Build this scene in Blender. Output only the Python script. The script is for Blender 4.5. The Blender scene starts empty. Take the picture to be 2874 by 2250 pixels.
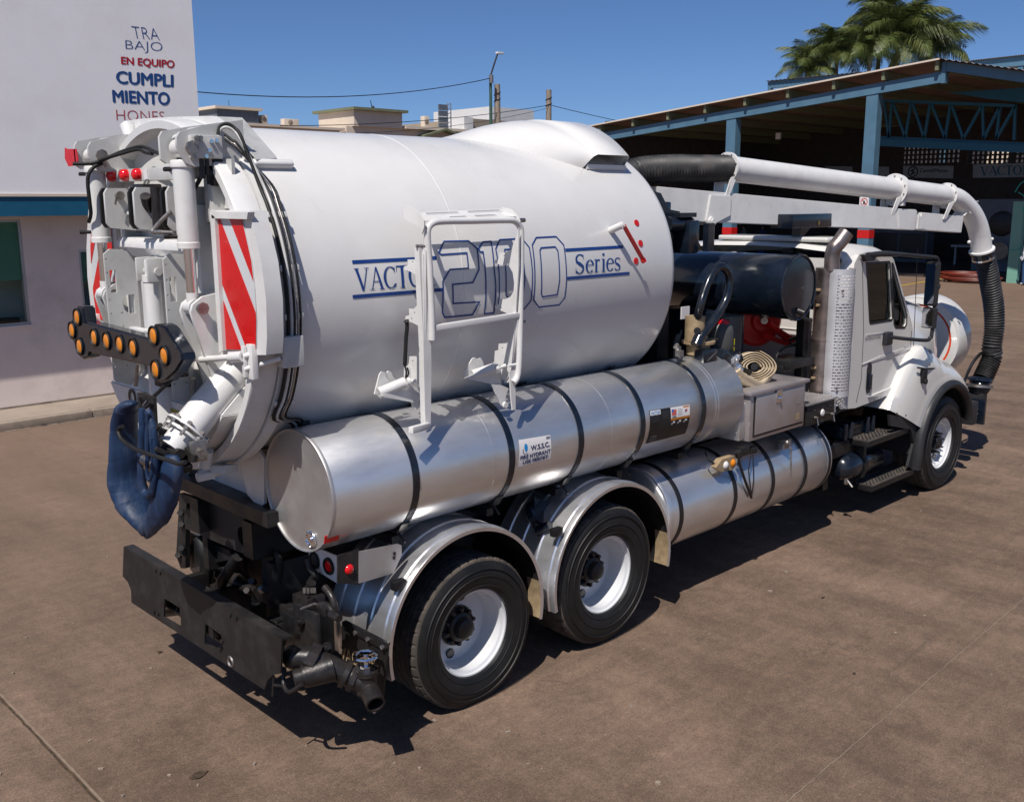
import bpy, bmesh, math, random
from mathutils import Vector, Matrix, Euler
random.seed(7)
SC = bpy.context.scene
COL = SC.collection
V = Vector
# ------------------------------------------------------------ camera
cam_d = bpy.data.cameras.new('camera'); cam = bpy.data.objects.new('camera', cam_d); COL.objects.link(cam)
cam_d.sensor_width = 36; cam_d.lens = 34.74; cam_d.clip_start = .1; cam_d.clip_end = 2000
yaw, pitch = .805, .200
f_ = V((math.cos(yaw)*math.cos(pitch), math.sin(yaw)*math.cos(pitch), -math.sin(pitch)))
r_ = f_.cross(V((0,0,1))).normalized(); u_ = r_.cross(f_)
ro = -.004
r2 = math.cos(ro)*r_ + math.sin(ro)*u_; u2 = -math.sin(ro)*r_ + math.cos(ro)*u_
m = Matrix((r2, u2, -f_)).transposed().to_4x4(); m.translation = V((-4.067,-5.812,3.316)); cam.matrix_world = m
SC.camera = cam
# ------------------------------------------------------------ sky and sun
SUN = V((-.62,-.28,1)).normalized()          # direction towards the sun
elev = math.asin(SUN.z)
world = bpy.data.worlds.new('World'); SC.world = world; world.use_nodes = True
wn = world.node_tree; bg = wn.nodes['Background']
sky = wn.nodes.new('ShaderNodeTexSky'); sky.sky_type = 'NISHITA'; sky.sun_disc = False
sky.sun_elevation = elev; sky.sun_rotation = math.atan2(SUN.x, SUN.y)
sky.altitude = 0; sky.air_density = .6; sky.dust_density = 0.5; sky.ozone_density = 10.0
wn.links.new(sky.outputs['Color'], bg.inputs['Color']); bg.inputs['Strength'].default_value = .068
sd = bpy.data.lights.new('sun','SUN'); sd.energy = 3.8; sd.angle = math.radians(.5); sd.color = (1,.945,.885)
sun = bpy.data.objects.new('sun', sd); COL.objects.link(sun); sun.rotation_euler = SUN.to_track_quat('Z','Y').to_euler()
SC.view_settings.view_transform = 'Standard'; SC.view_settings.look = 'None'
SC.view_settings.gamma = 1; SC.view_settings.use_curve_mapping = False
SC.view_settings.exposure = 0.5
SC.cycles.max_bounces = 8; SC.cycles.transparent_max_bounces = 12

# ------------------------------------------------------------ materials
def lin(h):
    h = h.lstrip('#'); o = []
    for i in (0,2,4):
        c = int(h[i:i+2],16)/255; o.append(c/12.92 if c <= .04045 else ((c+.055)/1.055)**2.4)
    return (*o,1)
def pm(name, col, rough=.5, metal=0, var=.12, scale=6, rvar=.1, bump=0, bscale=60, coat=0, stretch=(1,1,1), dirt=None, dirt_amt=.4, dscale=1.5, alpha=1, trans=0, ior=1.45):
    mt = bpy.data.materials.new(name); mt.use_nodes = True; nt = mt.node_tree; b = nt.nodes['Principled BSDF']
    if isinstance(col, str): col = lin(col)
    if len(col) == 3: col = (*col,1)
    tc = nt.nodes.new('ShaderNodeTexCoord'); mp = nt.nodes.new('ShaderNodeMapping'); mp.inputs['Scale'].default_value = stretch
    nt.links.new(tc.outputs['Object'], mp.inputs['Vector'])
    n1 = nt.nodes.new('ShaderNodeTexNoise'); n1.inputs['Scale'].default_value = scale; n1.inputs['Detail'].default_value = 6; n1.inputs['Roughness'].default_value = .6
    nt.links.new(mp.outputs[0], n1.inputs['Vector'])
    mr = nt.nodes.new('ShaderNodeMapRange'); mr.inputs['From Min'].default_value = .3; mr.inputs['From Max'].default_value = .7
    mr.inputs['To Min'].default_value = 1-var; mr.inputs['To Max'].default_value = 1+var
    nt.links.new(n1.outputs['Fac'], mr.inputs['Value'])
    mx = nt.nodes.new('ShaderNodeVectorMath'); mx.operation = 'SCALE'; mx.inputs[0].default_value = col[:3]
    nt.links.new(mr.outputs[0], mx.inputs['Scale']); out = mx.outputs[0]
    if dirt:
        n2 = nt.nodes.new('ShaderNodeTexNoise'); n2.inputs['Scale'].default_value = dscale; n2.inputs['Detail'].default_value = 8; n2.inputs['Roughness'].default_value = .7
        nt.links.new(mp.outputs[0], n2.inputs['Vector'])
        m2 = nt.nodes.new('ShaderNodeMapRange'); m2.inputs['From Min'].default_value = .48; m2.inputs['From Max'].default_value = .75; m2.inputs['To Max'].default_value = dirt_amt
        nt.links.new(n2.outputs['Fac'], m2.inputs['Value'])
        mm = nt.nodes.new('ShaderNodeMixRGB'); mm.inputs[2].default_value = lin(dirt) if isinstance(dirt,str) else (*dirt,1)
        nt.links.new(m2.outputs[0], mm.inputs[0]); nt.links.new(out, mm.inputs[1]); out = mm.outputs[0]
    nt.links.new(out, b.inputs['Base Color'])
    mr2 = nt.nodes.new('ShaderNodeMapRange'); mr2.inputs['To Min'].default_value = max(.02,rough-rvar); mr2.inputs['To Max'].default_value = min(1,rough+rvar)
    mr2.inputs['From Min'].default_value = .3; mr2.inputs['From Max'].default_value = .7
    nt.links.new(n1.outputs['Fac'], mr2.inputs['Value']); nt.links.new(mr2.outputs[0], b.inputs['Roughness'])
    b.inputs['Metallic'].default_value = metal
    b.inputs['Coat Weight'].default_value = coat; b.inputs['Coat Roughness'].default_value = .08
    b.inputs['IOR'].default_value = ior
    if trans: b.inputs['Transmission Weight'].default_value = trans
    if alpha < 1: b.inputs['Alpha'].default_value = alpha
    if bump:
        n3 = nt.nodes.new('ShaderNodeTexNoise'); n3.inputs['Scale'].default_value = bscale; n3.inputs['Detail'].default_value = 5
        nt.links.new(mp.outputs[0], n3.inputs['Vector'])
        bp = nt.nodes.new('ShaderNodeBump'); bp.inputs['Strength'].default_value = bump; bp.inputs['Distance'].default_value = .01
        nt.links.new(n3.outputs['Fac'], bp.inputs['Height']); nt.links.new(bp.outputs[0], b.inputs['Normal'])
    mt['_b'] = 1
    return mt
M = {}
M['tank'] = pm('tank white paint', (.665,.655,.635), .30, var=.03, scale=3, rvar=.05, coat=.25, bump=.015, bscale=25, dirt=(.42,.38,.34), dirt_amt=.12, dscale=2)
M['white'] = pm('white paint', (.63,.625,.61), .33, var=.05, rvar=.08, coat=.15, dirt=(.35,.30,.25), dirt_amt=.25, dscale=5)
M['cab'] = pm('cab white paint', (.60,.585,.555), .18, var=.03, rvar=.04, coat=.6, dirt=(.4,.37,.32), dirt_amt=.12, dscale=3)
M['grey'] = pm('grey steel with shade tone', (.50,.50,.485), .4, var=.07, dirt=(.25,.20,.15), dirt_amt=.35, dscale=8)  # grey steel; on side-facing door plates the colour carries their low light
M['alu'] = pm('brushed aluminium', (.70,.695,.69), .33, metal=.84, var=.08, scale=3, rvar=.05, stretch=(.5,1.5,1.5), bump=.012, bscale=14, dirt=(.30,.27,.24), dirt_amt=.3, dscale=2)
M['alucap'] = pm('dull aluminium plate', (.50,.49,.48), .46, metal=.8, var=.08, scale=4, rvar=.1, dirt=(.30,.27,.25), dirt_amt=.35)
M['fender'] = pm('polished aluminium', (.74,.74,.75), .33, metal=.85, var=.06, rvar=.08, stretch=(1,.3,1), scale=8, dirt=(.3,.28,.25), dirt_amt=.2)
M['box'] = pm('aluminium box sheet', (.50,.46,.45), .42, metal=.75, var=.08, rvar=.1, dirt=(.25,.2,.17), dirt_amt=.35)
M['black'] = pm('black gloss paint', (.006,.010,.018), .2, var=.2, rvar=.1, coat=.3, dirt=(.06,.055,.05), dirt_amt=.4)
M['sat'] = pm('black satin steel', (.009,.009,.010), .42, var=.3, rvar=.12, dirt=(.04,.033,.028), dirt_amt=.45, dscale=5, bump=.05)
M['dusty'] = pm('dusty black steel', (.012,.011,.011), .55, var=.3, dirt=(.045,.036,.03), dirt_amt=.55, dscale=6, bump=.1)
M['rubber'] = pm('black rubber', (.007,.007,.007), .6, var=.25, dirt=(.03,.027,.024), dirt_amt=.35, dscale=10, bump=.08)
M['tread'] = pm('dusty tread rubber', (.05,.042,.035), .9, var=.25, dirt=(.15,.115,.09), dirt_amt=.95, dscale=7, bump=.1)
M['hose'] = pm('ribbed black hose rubber', (.02,.02,.021), .55, var=.3, dirt=(.10,.09,.08), dirt_amt=.5, dscale=6)
M['chrome'] = pm('chrome', (.8,.8,.82), .08, metal=1, var=.03, rvar=.03)
M['steel'] = pm('worn steel', (.35,.33,.31), .45, metal=.9, var=.25, scale=20, dirt=(.16,.09,.05), dirt_amt=.6, dscale=12, bump=.15)
M['cast'] = pm('dark cast iron', (.022,.02,.02), .38, metal=.3, var=.3, scale=18, dirt=(.07,.052,.042), dirt_amt=.5, dscale=10, bump=.15)
M['brass'] = pm('brass fitting', (.45,.32,.12), .3, metal=1, var=.2)
M['red'] = pm('red paint', (.50,.012,.010), .35, var=.1)
M['redl'] = pm('red lens', (.62,.006,.010), .15, var=.15, coat=.5)
M['amber'] = pm('amber lens', (.62,.20,.008), .22, var=.18, scale=25, coat=.5)
M['refl'] = pm('red reflective sheet', (.55,.008,.008), .3, var=.06)
M['reflw'] = pm('white reflective sheet', (.55,.57,.58), .3, var=.05)
M['blue'] = pm('blue decal', (.010,.045,.20), .3, var=.1)
M['darkblue'] = pm('dark blue decal', (.008,.02,.09), .35, var=.1)
M['glass'] = pm('tinted glass', (.02,.035,.03), .04, var=.05, rvar=.01)
M['bluehose'] = pm('blue vinyl hose', (.006,.024,.070), .6, var=.4, scale=7, rvar=.14, dirt=(.085,.08,.08), dirt_amt=.9, dscale=3.5, bump=.6, bscale=22, stretch=(1,1,.3))
M['canvas'] = pm('beige canvas hose', (.46,.37,.25), .85, var=.1, scale=30, bump=.2, bscale=200, dirt=(.25,.19,.13), dirt_amt=.4)
M['wheelw'] = pm('white wheel paint', (.60,.61,.62), .22, var=.03, rvar=.05, coat=.4, dirt=(.3,.27,.23), dirt_amt=.2, dscale=6)
M['plastic'] = pm('dark plastic', (.02,.02,.022), .5, var=.15, bump=.05, bscale=300)
M['stack'] = pm('heat stained steel', (.30,.25,.23), .38, metal=.9, var=.35, scale=6, dirt=(.30,.16,.08), dirt_amt=.5)
M['shield'] = pm('perforated shield', (.58,.58,.60), .4, metal=.45, var=.05)
M['yellow'] = pm('yellow label', (.45,.36,.02), .5)
M['stick'] = pm('white sticker', (.68,.66,.65), .45, var=.05)
M['tan'] = pm('rusty tan steel', (.36,.27,.16), .6, metal=.3, var=.2, scale=20, dirt=(.2,.1,.05), dirt_amt=.5, dscale=8)
M['tankgrey'] = pm('grey bladder', (.06,.06,.06), .5, var=.1)
M['orange'] = pm('orange band', (.62,.06,.012), .35, var=.1)
def glass_mat():
    mt = bpy.data.materials.new('window glass'); mt.use_nodes = True; nt = mt.node_tree
    nt.nodes.remove(nt.nodes['Principled BSDF']); o = nt.nodes['Material Output']
    t = nt.nodes.new('ShaderNodeBsdfTransparent'); t.inputs[0].default_value = (.66,.76,.70,1)
    g = nt.nodes.new('ShaderNodeBsdfGlossy'); g.inputs['Roughness'].default_value = .03; g.inputs['Color'].default_value = (.9,.95,.95,1)
    fr = nt.nodes.new('ShaderNodeFresnel'); fr.inputs[0].default_value = 1.5
    mx = nt.nodes.new('ShaderNodeMixShader'); nt.links.new(fr.outputs[0], mx.inputs[0]); nt.links.new(t.outputs[0], mx.inputs[1]); nt.links.new(g.outputs[0], mx.inputs[2])
    nt.links.new(mx.outputs[0], o.inputs['Surface']); return mt
M['pane'] = glass_mat()

# ------------------------------------------------------------ mesh helpers
def basis(d):
    d = V(d).normalized(); a = V((0,0,1)) if abs(d.z) < .95 else V((1,0,0))
    x = d.cross(a).normalized(); y = x.cross(d); return x, y, d
class B:
    def __init__(s): s.b = bmesh.new()
    def faces(s, vs, fs):
        vv = [s.b.verts.new(V(v)) for v in vs]; out = []
        for f in fs:
            try: out.append(s.b.faces.new([vv[i] for i in f]))
            except ValueError: pass
        return vv, out
    def box(s, c, sz, rot=None, bev=0, seg=2):
        c = V(c); h = V(sz)/2; R = rot if rot else Matrix.Identity(3)
        vs = [c + R @ V((x*h.x, y*h.y, z*h.z)) for x in (-1,1) for y in (-1,1) for z in (-1,1)]
        vv, ff = s.faces(vs, [(0,1,3,2),(4,6,7,5),(0,4,5,1),(2,3,7,6),(0,2,6,4),(1,5,7,3)])
        if bev:
            es = set(e for f in ff for e in f.edges)
            bmesh.ops.bevel(s.b, geom=list(es), offset=min(bev, min(sz)*.45), segments=seg, affect='EDGES', profile=.6)
        return s
    def span(s, a, b, bev=0):
        a = V(a); b = V(b); lo = V([min(a[i],b[i]) for i in range(3)]); hi = V([max(a[i],b[i]) for i in range(3)])
        return s.box((lo+hi)/2, hi-lo, bev=bev)
    def beam(s, p0, p1, w, h, bev=0, up=(0,0,1)):
        p0 = V(p0); p1 = V(p1); d = (p1-p0); L = d.length; d.normalize()
        y = V(up).cross(d)
        if y.length < 1e-3: y = V((0,1,0)).cross(d)
        y.normalize(); z = d.cross(y)
        R = Matrix((d,y,z)).transposed()
        return s.box((p0+p1)/2, (L,w,h), rot=R, bev=bev)
    def cyl(s, p0, p1, r0, r1=None, seg=20, caps=True):
        r1 = r0 if r1 is None else r1; p0 = V(p0); p1 = V(p1); x, y, d = basis(p1-p0)
        vs = []
        for p, r in ((p0,r0),(p1,r1)):
            for i in range(seg):
                a = 2*math.pi*i/seg; vs.append(p + x*r*math.cos(a) + y*r*math.sin(a))
        fs = [(i,(i+1)%seg,seg+(i+1)%seg,seg+i) for i in range(seg)]
        if caps: fs += [tuple(range(seg-1,-1,-1)), tuple(range(seg,2*seg))]
        s.faces(vs, fs); return s
    def lathe(s, prof, o, d, seg=48, rfun=None, a0=0, a1=2*math.pi, xdir=None):
        """prof: (radius, distance along axis)"""
        o = V(o); x, y, d = basis(d)
        if xdir is not None: x = V(xdir).normalized(); y = x.cross(d)
        full = abs(a1-a0-2*math.pi) < 1e-6; n = seg if full else seg+1; vs = []
        for k,(r,t) in enumerate(prof):
            for i in range(n):
                a = a0+(a1-a0)*i/seg; rr = rfun(k,i,r) if rfun else r
                vs.append(o + d*t + x*rr*math.cos(a) + y*rr*math.sin(a))
        fs = []
        for k in range(len(prof)-1):
            for i in range(seg):
                j = (i+1)%n if full else i+1
                fs.append((k*n+i, k*n+j, (k+1)*n+j, (k+1)*n+i))
        s.faces(vs, fs); return s
    def tube(s, path, r, seg=10, caps=True, smooth=0, flat=1, updir=None):
        P = [V(p) for p in path]
        if smooth: P = catmull(P, smooth)
        n = len(P); T = [(P[min(i+1,n-1)]-P[max(i-1,0)]).normalized() for i in range(n)]
        x = basis(T[0])[0] if updir is None else V(updir).cross(T[0]).normalized(); vs = []
        for i in range(n):
            x = (x - T[i]*x.dot(T[i])); x.normalize(); y = T[i].cross(x)
            rr = r(i, i/(n-1)) if callable(r) else r
            for k in range(seg):
                a = 2*math.pi*k/seg; vs.append(P[i] + x*rr*math.cos(a) + y*rr*flat*math.sin(a))
        fs = [(i*seg+k, i*seg+(k+1)%seg, (i+1)*seg+(k+1)%seg, (i+1)*seg+k) for i in range(n-1) for k in range(seg)]
        if caps: fs += [tuple(range(seg-1,-1,-1)), tuple(range((n-1)*seg, n*seg))]
        s.faces(vs, fs); return s
    def prism(s, pts, thick, holes=()):
        pts = [V(p) for p in pts]; th = V(thick); b = s.b
        if not holes:
            n = len(pts); a = [b.verts.new(p) for p in pts]; c = [b.verts.new(p+th) for p in pts]
            b.faces.new(a); b.faces.new(c[::-1])
            for i in range(n): b.faces.new((a[i],c[i],c[(i+1)%n],a[(i+1)%n]))
            return s
        es = []; loops = []
        for L in [pts]+[[V(q) for q in h] for h in holes]:
            vv = [b.verts.new(p) for p in L]; loops.append(vv)
            es += [b.edges.new((vv[i], vv[(i+1)%len(vv)])) for i in range(len(vv))]
        g = bmesh.ops.triangle_fill(b, edges=es, use_beauty=True)
        fs = [f for f in g['geom'] if isinstance(f, bmesh.types.BMFace)]
        mp = {}
        for vv in loops:
            for v in vv: mp[v] = b.verts.new(v.co+th)
        for f in fs:
            try: b.faces.new([mp[v] for v in reversed(f.verts)])
            except Exception: pass
        for vv in loops:
            n = len(vv)
            for i in range(n):
                q = (vv[i], vv[(i+1)%n])
                b.faces.new((q[0], mp[q[0]], mp[q[1]], q[1]))
        return s
    def sheet(s, grid):
        n = len(grid[0]); vs = [p for row in grid for p in row]
        s.faces(vs, [(i*n+j,i*n+j+1,(i+1)*n+j+1,(i+1)*n+j) for i in range(len(grid)-1) for j in range(n-1)]); return s
    def sphere(s, c, r, seg=12, sc=(1,1,1)):
        g = bmesh.ops.create_uvsphere(s.b, u_segments=seg, v_segments=max(6,seg//2), radius=r, matrix=Matrix.Translation(V(c)) @ Matrix.Diagonal((*sc,1))); return s
def catmull(P, k):
    out = []
    for i in range(len(P)-1):
        a = P[max(i-1,0)]; b = P[i]; c = P[i+1]; d = P[min(i+2,len(P)-1)]
        for j in range(k):
            t = j/k; out.append(.5*((2*b)+(c-a)*t+(2*a-5*b+4*c-d)*t*t+(3*b-a-3*c+d)*t**3))
    out.append(P[-1]); return out
OFF = {}
def thing(name, label, cat, loc, group=None):
    o = bpy.data.objects.new(name, None); COL.objects.link(o); o.location = loc; o.empty_display_size = .3
    o['label'] = label; o['category'] = cat
    if group: o['group'] = group
    OFF[o.name] = V(loc); return o
def tag(o, label, cat, group=None):
    o['label'] = label; o['category'] = cat
    if group: o['group'] = group
    return o
def obj(name, bb, mt, parent=None, smooth=38, kind=None, merge=True, label=None):
    b = bb.b
    if merge: bmesh.ops.remove_doubles(b, verts=b.verts, dist=1e-5)
    bmesh.ops.recalc_face_normals(b, faces=b.faces)
    me = bpy.data.meshes.new(name)
    if parent is None:
        if kind: off = V((0,0,0))
        else:
            xs = [v.co.x for v in b.verts]; ys = [v.co.y for v in b.verts]; zs = [v.co.z for v in b.verts]
            off = V(((min(xs)+max(xs))/2,(min(ys)+max(ys))/2,min(zs)))
    else: off = OFF[parent.name]
    for v in b.verts: v.co -= off
    b.to_mesh(me); b.free()
    if isinstance(mt, (list,tuple)):
        for q in mt: me.materials.append(q)
    else: me.materials.append(mt)
    if smooth:
        me.shade_smooth(); me.set_sharp_from_angle(angle=math.radians(smooth))
    o = bpy.data.objects.new(name, me); COL.objects.link(o)
    if parent is None: o.location = off
    else: o.parent = parent
    OFF[o.name] = off
    if kind: o['kind'] = kind
    if label: o['label'] = label
    return o
def part_empty(name, parent):
    o = bpy.data.objects.new(name, None); COL.objects.link(o); o.parent = parent; OFF[o.name] = OFF[parent.name]; return o
def shade(name, bb, mt, parent, **k): return obj(name, bb, mt, parent, **k)
def kids(o): return [c for c in bpy.data.objects if c.parent == o]
def copy_tree(o, loc=None, delta=None, parent=None, label=None, scale=None, rotz=None):
    c = o.copy(); COL.objects.link(c)
    if parent: c.parent = parent
    if delta is not None: c.location = c.location + V(delta)
    if loc is not None: c.location = loc
    if scale: c.scale = scale
    if rotz is not None: c.rotation_euler.z = rotz
    if label: c['label'] = label
    OFF[c.name] = OFF[o.name]
    for ch in kids(o): copy_tree(ch, parent=c)
    return c
# ---- flat print: strokes, quads and lettering mapped through a function (s,t) -> 3D
EPS = [0.0]
def stroke(bb, pts, w, fn, closed=False, sub=.03):
    """pts (x,y) or (x,y,w) in the print's own plane; fn(x,y,lift) -> 3D"""
    EPS[0] = (EPS[0]+.00025) % .002
    P = [(p[0],p[1],(p[2] if len(p) > 2 else w)) for p in pts]
    Q = []; n = len(P); rng = n if closed else n-1
    for i in range(rng):
        a = P[i]; b = P[(i+1)%n]; L = math.hypot(b[0]-a[0], b[1]-a[1]); k = max(1,int(L/sub))
        for j in range(k): t = j/k; Q.append(tuple(a[q]*(1-t)+b[q]*t for q in range(3)))
    if not closed: Q.append(P[-1])
    n = len(Q); L_ = []; R_ = []
    for i in range(n):
        a = Q[(i-1)%n] if closed or i else Q[0]; c = Q[(i+1)%n] if closed or i < n-1 else Q[-1]; b = Q[i]
        d1 = V((b[0]-a[0], b[1]-a[1])); d2 = V((c[0]-b[0], c[1]-b[1]))
        if d1.length < 1e-9: d1 = d2
        if d2.length < 1e-9: d2 = d1
        d1.normalize(); d2.normalize(); n1 = V((-d1.y,d1.x)); n2 = V((-d2.y,d2.x)); mm = n1+n2
        if mm.length < 1e-6: mm = n1
        mm.normalize(); k = b[2]/2/max(.4, mm.dot(n1))
        L_.append((b[0]+mm.x*k, b[1]+mm.y*k)); R_.append((b[0]-mm.x*k, b[1]-mm.y*k))
    vs = [fn(*q, EPS[0]) for q in L_]+[fn(*q, EPS[0]) for q in R_]
    m_ = n if closed else n-1
    bb.faces(vs, [(i,(i+1)%n,n+(i+1)%n,n+i) for i in range(m_)])
def bil(quad):
    TL, TR, BR, BL = quad
    def g(u, v):   # u 0..1 left-right, v 0..1 bottom-top
        return tuple((TL[i]*(1-u)+TR[i]*u)*v + (BL[i]*(1-u)+BR[i]*u)*(1-v) for i in range(2))
    return g
def text_mesh(txt, bold=0, sub=1):
    c = bpy.data.curves.new('lettering', 'FONT'); c.body = txt; c.size = 1; c.offset = bold; c.resolution_u = 3; c.space_line = .85
    c.align_x = 'LEFT'
    o = bpy.data.objects.new('lettering', c); COL.objects.link(o)
    dg = bpy.context.evaluated_depsgraph_get(); me = bpy.data.meshes.new_from_object(o.evaluated_get(dg))
    bpy.data.objects.remove(o)
    b = bmesh.new(); b.from_mesh(me)
    if sub > 1: bmesh.ops.subdivide_edges(b, edges=[e for e in b.edges if e.calc_length() > .15], cuts=sub-1)
    xs = [v.co.x for v in b.verts]; ys = [v.co.y for v in b.verts]
    return b, (min(xs),max(xs),min(ys),max(ys))
def text_part(name, txt, quad, fn, mt, parent, bold=0, sub=1, lift=.0015):
    b, (x0,x1,y0,y1) = text_mesh(txt, min(bold,0), sub); g = bil(quad); k_ = abs(fn(quad[0][0],quad[0][1],1)[0]-fn(quad[0][0],quad[0][1],0)[0])
    base = [v.co.copy() for v in b.verts]; fs = [[v.index for v in f.verts] for f in b.faces]; b.free(); bb = B()
    shifts = [(0,0)] if bold <= .012 else [(-bold*.9,0),(0,bold*.6),(bold*.9,0),(0,-bold*.6)]; ex = max(0,bold)
    for n_, (dx, dy) in enumerate(shifts):
        bb.faces([fn(*g((p.x+dx-x0+ex)/(x1-x0+2*ex), (p.y+dy-y0+ex)/(y1-y0+2*ex)), lift+.0004*n_) for p in base], fs)
    return obj(name, bb, mt, parent, smooth=0, merge=False)
def patch(bb, quad, fn, n=6, m=6, lift=0):
    g = bil(quad); bb.sheet([[fn(*g(i/n, j/m), lift) for i in range(n+1)] for j in range(m+1)])
def arc(cx, cy, rx, ry, a0, a1, w=None, n=14):
    out = []
    for i in range(n+1):
        a = math.radians(a0+(a1-a0)*i/n); p = (cx+rx*math.cos(a), cy+ry*math.sin(a))
        out.append(p if w is None else (*p, w(i/n, a)))
    return out
# hand-drawn roman capitals and small letters: (advance, [strokes]) in units of the cap height
def thick(lo, hi, horiz=True):
    return lambda t, a: lo+(hi-lo)*abs(math.cos(a))**1.5
G = {
 'V': (.80, [[(.12,.98,.15),(.42,.0,.13)],[(.42,.0,.05),(.70,.98,.05)],[(.0,.985,.03),(.27,.985,.03)],[(.56,.985,.03),(.82,.985,.03)]]),
 'A': (.80, [[(.13,.02,.05),(.41,1.,.05)],[(.41,1.,.10),(.70,.02,.15)],[(.20,.36,.04),(.58,.36,.04)],[(.0,.015,.03),(.26,.015,.03)],[(.54,.015,.03),(.84,.015,.03)]]),
 'C': (.76, [arc(.42,.5,.34,.47,48,315,thick(.04,.15))+[(.72,.22,.04)],[(.66,.70,.03),(.67,.97,.03)]]),
 'T': (.70, [[(.35,.97,.15),(.35,.02,.15)],[(.03,.965,.07),(.67,.965,.07)],[(.04,.97,.03),(.03,.74,.03)],[(.66,.97,.03),(.67,.74,.03)],[(.20,.015,.03),(.50,.015,.03)]]),
 'O': (.84, [arc(.42,.5,.33,.46,0,360,thick(.05,.15),28)]),
 'R': (.84, [[(.20,.97,.15),(.20,.02,.15)],arc(.36,.735,.24,.23,95,-95,thick(.045,.15)),[(.34,.49,.06),(.60,.06,.15),(.72,.02,.12)],[(.05,.015,.03),(.35,.015,.03)],[(.05,.98,.03),(.40,.98,.03)],[(.62,.015,.03),(.86,.015,.03)]]),
 'S': (.62, [[(.52,.72,.03),(.51,.97,.03)],arc(.30,.74,.21,.235,35,180,thick(.05,.10),8)+[(.12,.62,.12),(.30,.50,.16),(.47,.37,.13)]+arc(.29,.27,.21,.25,0,-150,thick(.05,.10),8),[(.07,.28,.03),(.07,.03,.03)]]),
 'e': (.52, [[(.08,.40,.04),(.44,.40,.04)],arc(.27,.34,.20,.32,10,320,thick(.035,.12),16)]),
 'r': (.44, [[(.15,.66,.12),(.15,.02,.12)],[(.15,.50,.04),(.25,.64,.05),(.36,.60,.11)],[(.03,.655,.03),(.16,.655,.03)],[(.03,.015,.03),(.29,.015,.03)]]),
 'i': (.30, [[(.15,.66,.12),(.15,.02,.12)],[(.03,.655,.03),(.16,.655,.03)],[(.02,.015,.03),(.28,.015,.03)],[(.15,.83,.13),(.15,.95,.13)]]),
 's': (.44, [[(.36,.48,.02),(.35,.65,.02)],arc(.21,.50,.15,.155,40,180,thick(.04,.08),6)+[(.10,.40,.09),(.21,.335,.12),(.33,.24,.10)]+arc(.21,.18,.15,.165,0,-150,thick(.04,.08),6),[(.05,.20,.02),(.05,.02,.02)]]),
}
def roman(bb, word, quad, fn, cap=1.0):
    tot = sum(G[c][0] for c in word); g = bil(quad); x = 0
    w_px = math.hypot(quad[1][0]-quad[0][0], quad[1][1]-quad[0][1]); h_px = math.hypot(quad[0][0]-quad[3][0], quad[0][1]-quad[3][1])
    def gf(px_, py_, e):
        q = g(px_/tot, py_/cap); return fn(q[0], q[1], e)
    for c in word:
        for st in G[c][1]: stroke(bb, [(x+p[0], p[1], p[2]) for p in st], .1, gf, sub=.25)
        x += G[c][0]
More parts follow.
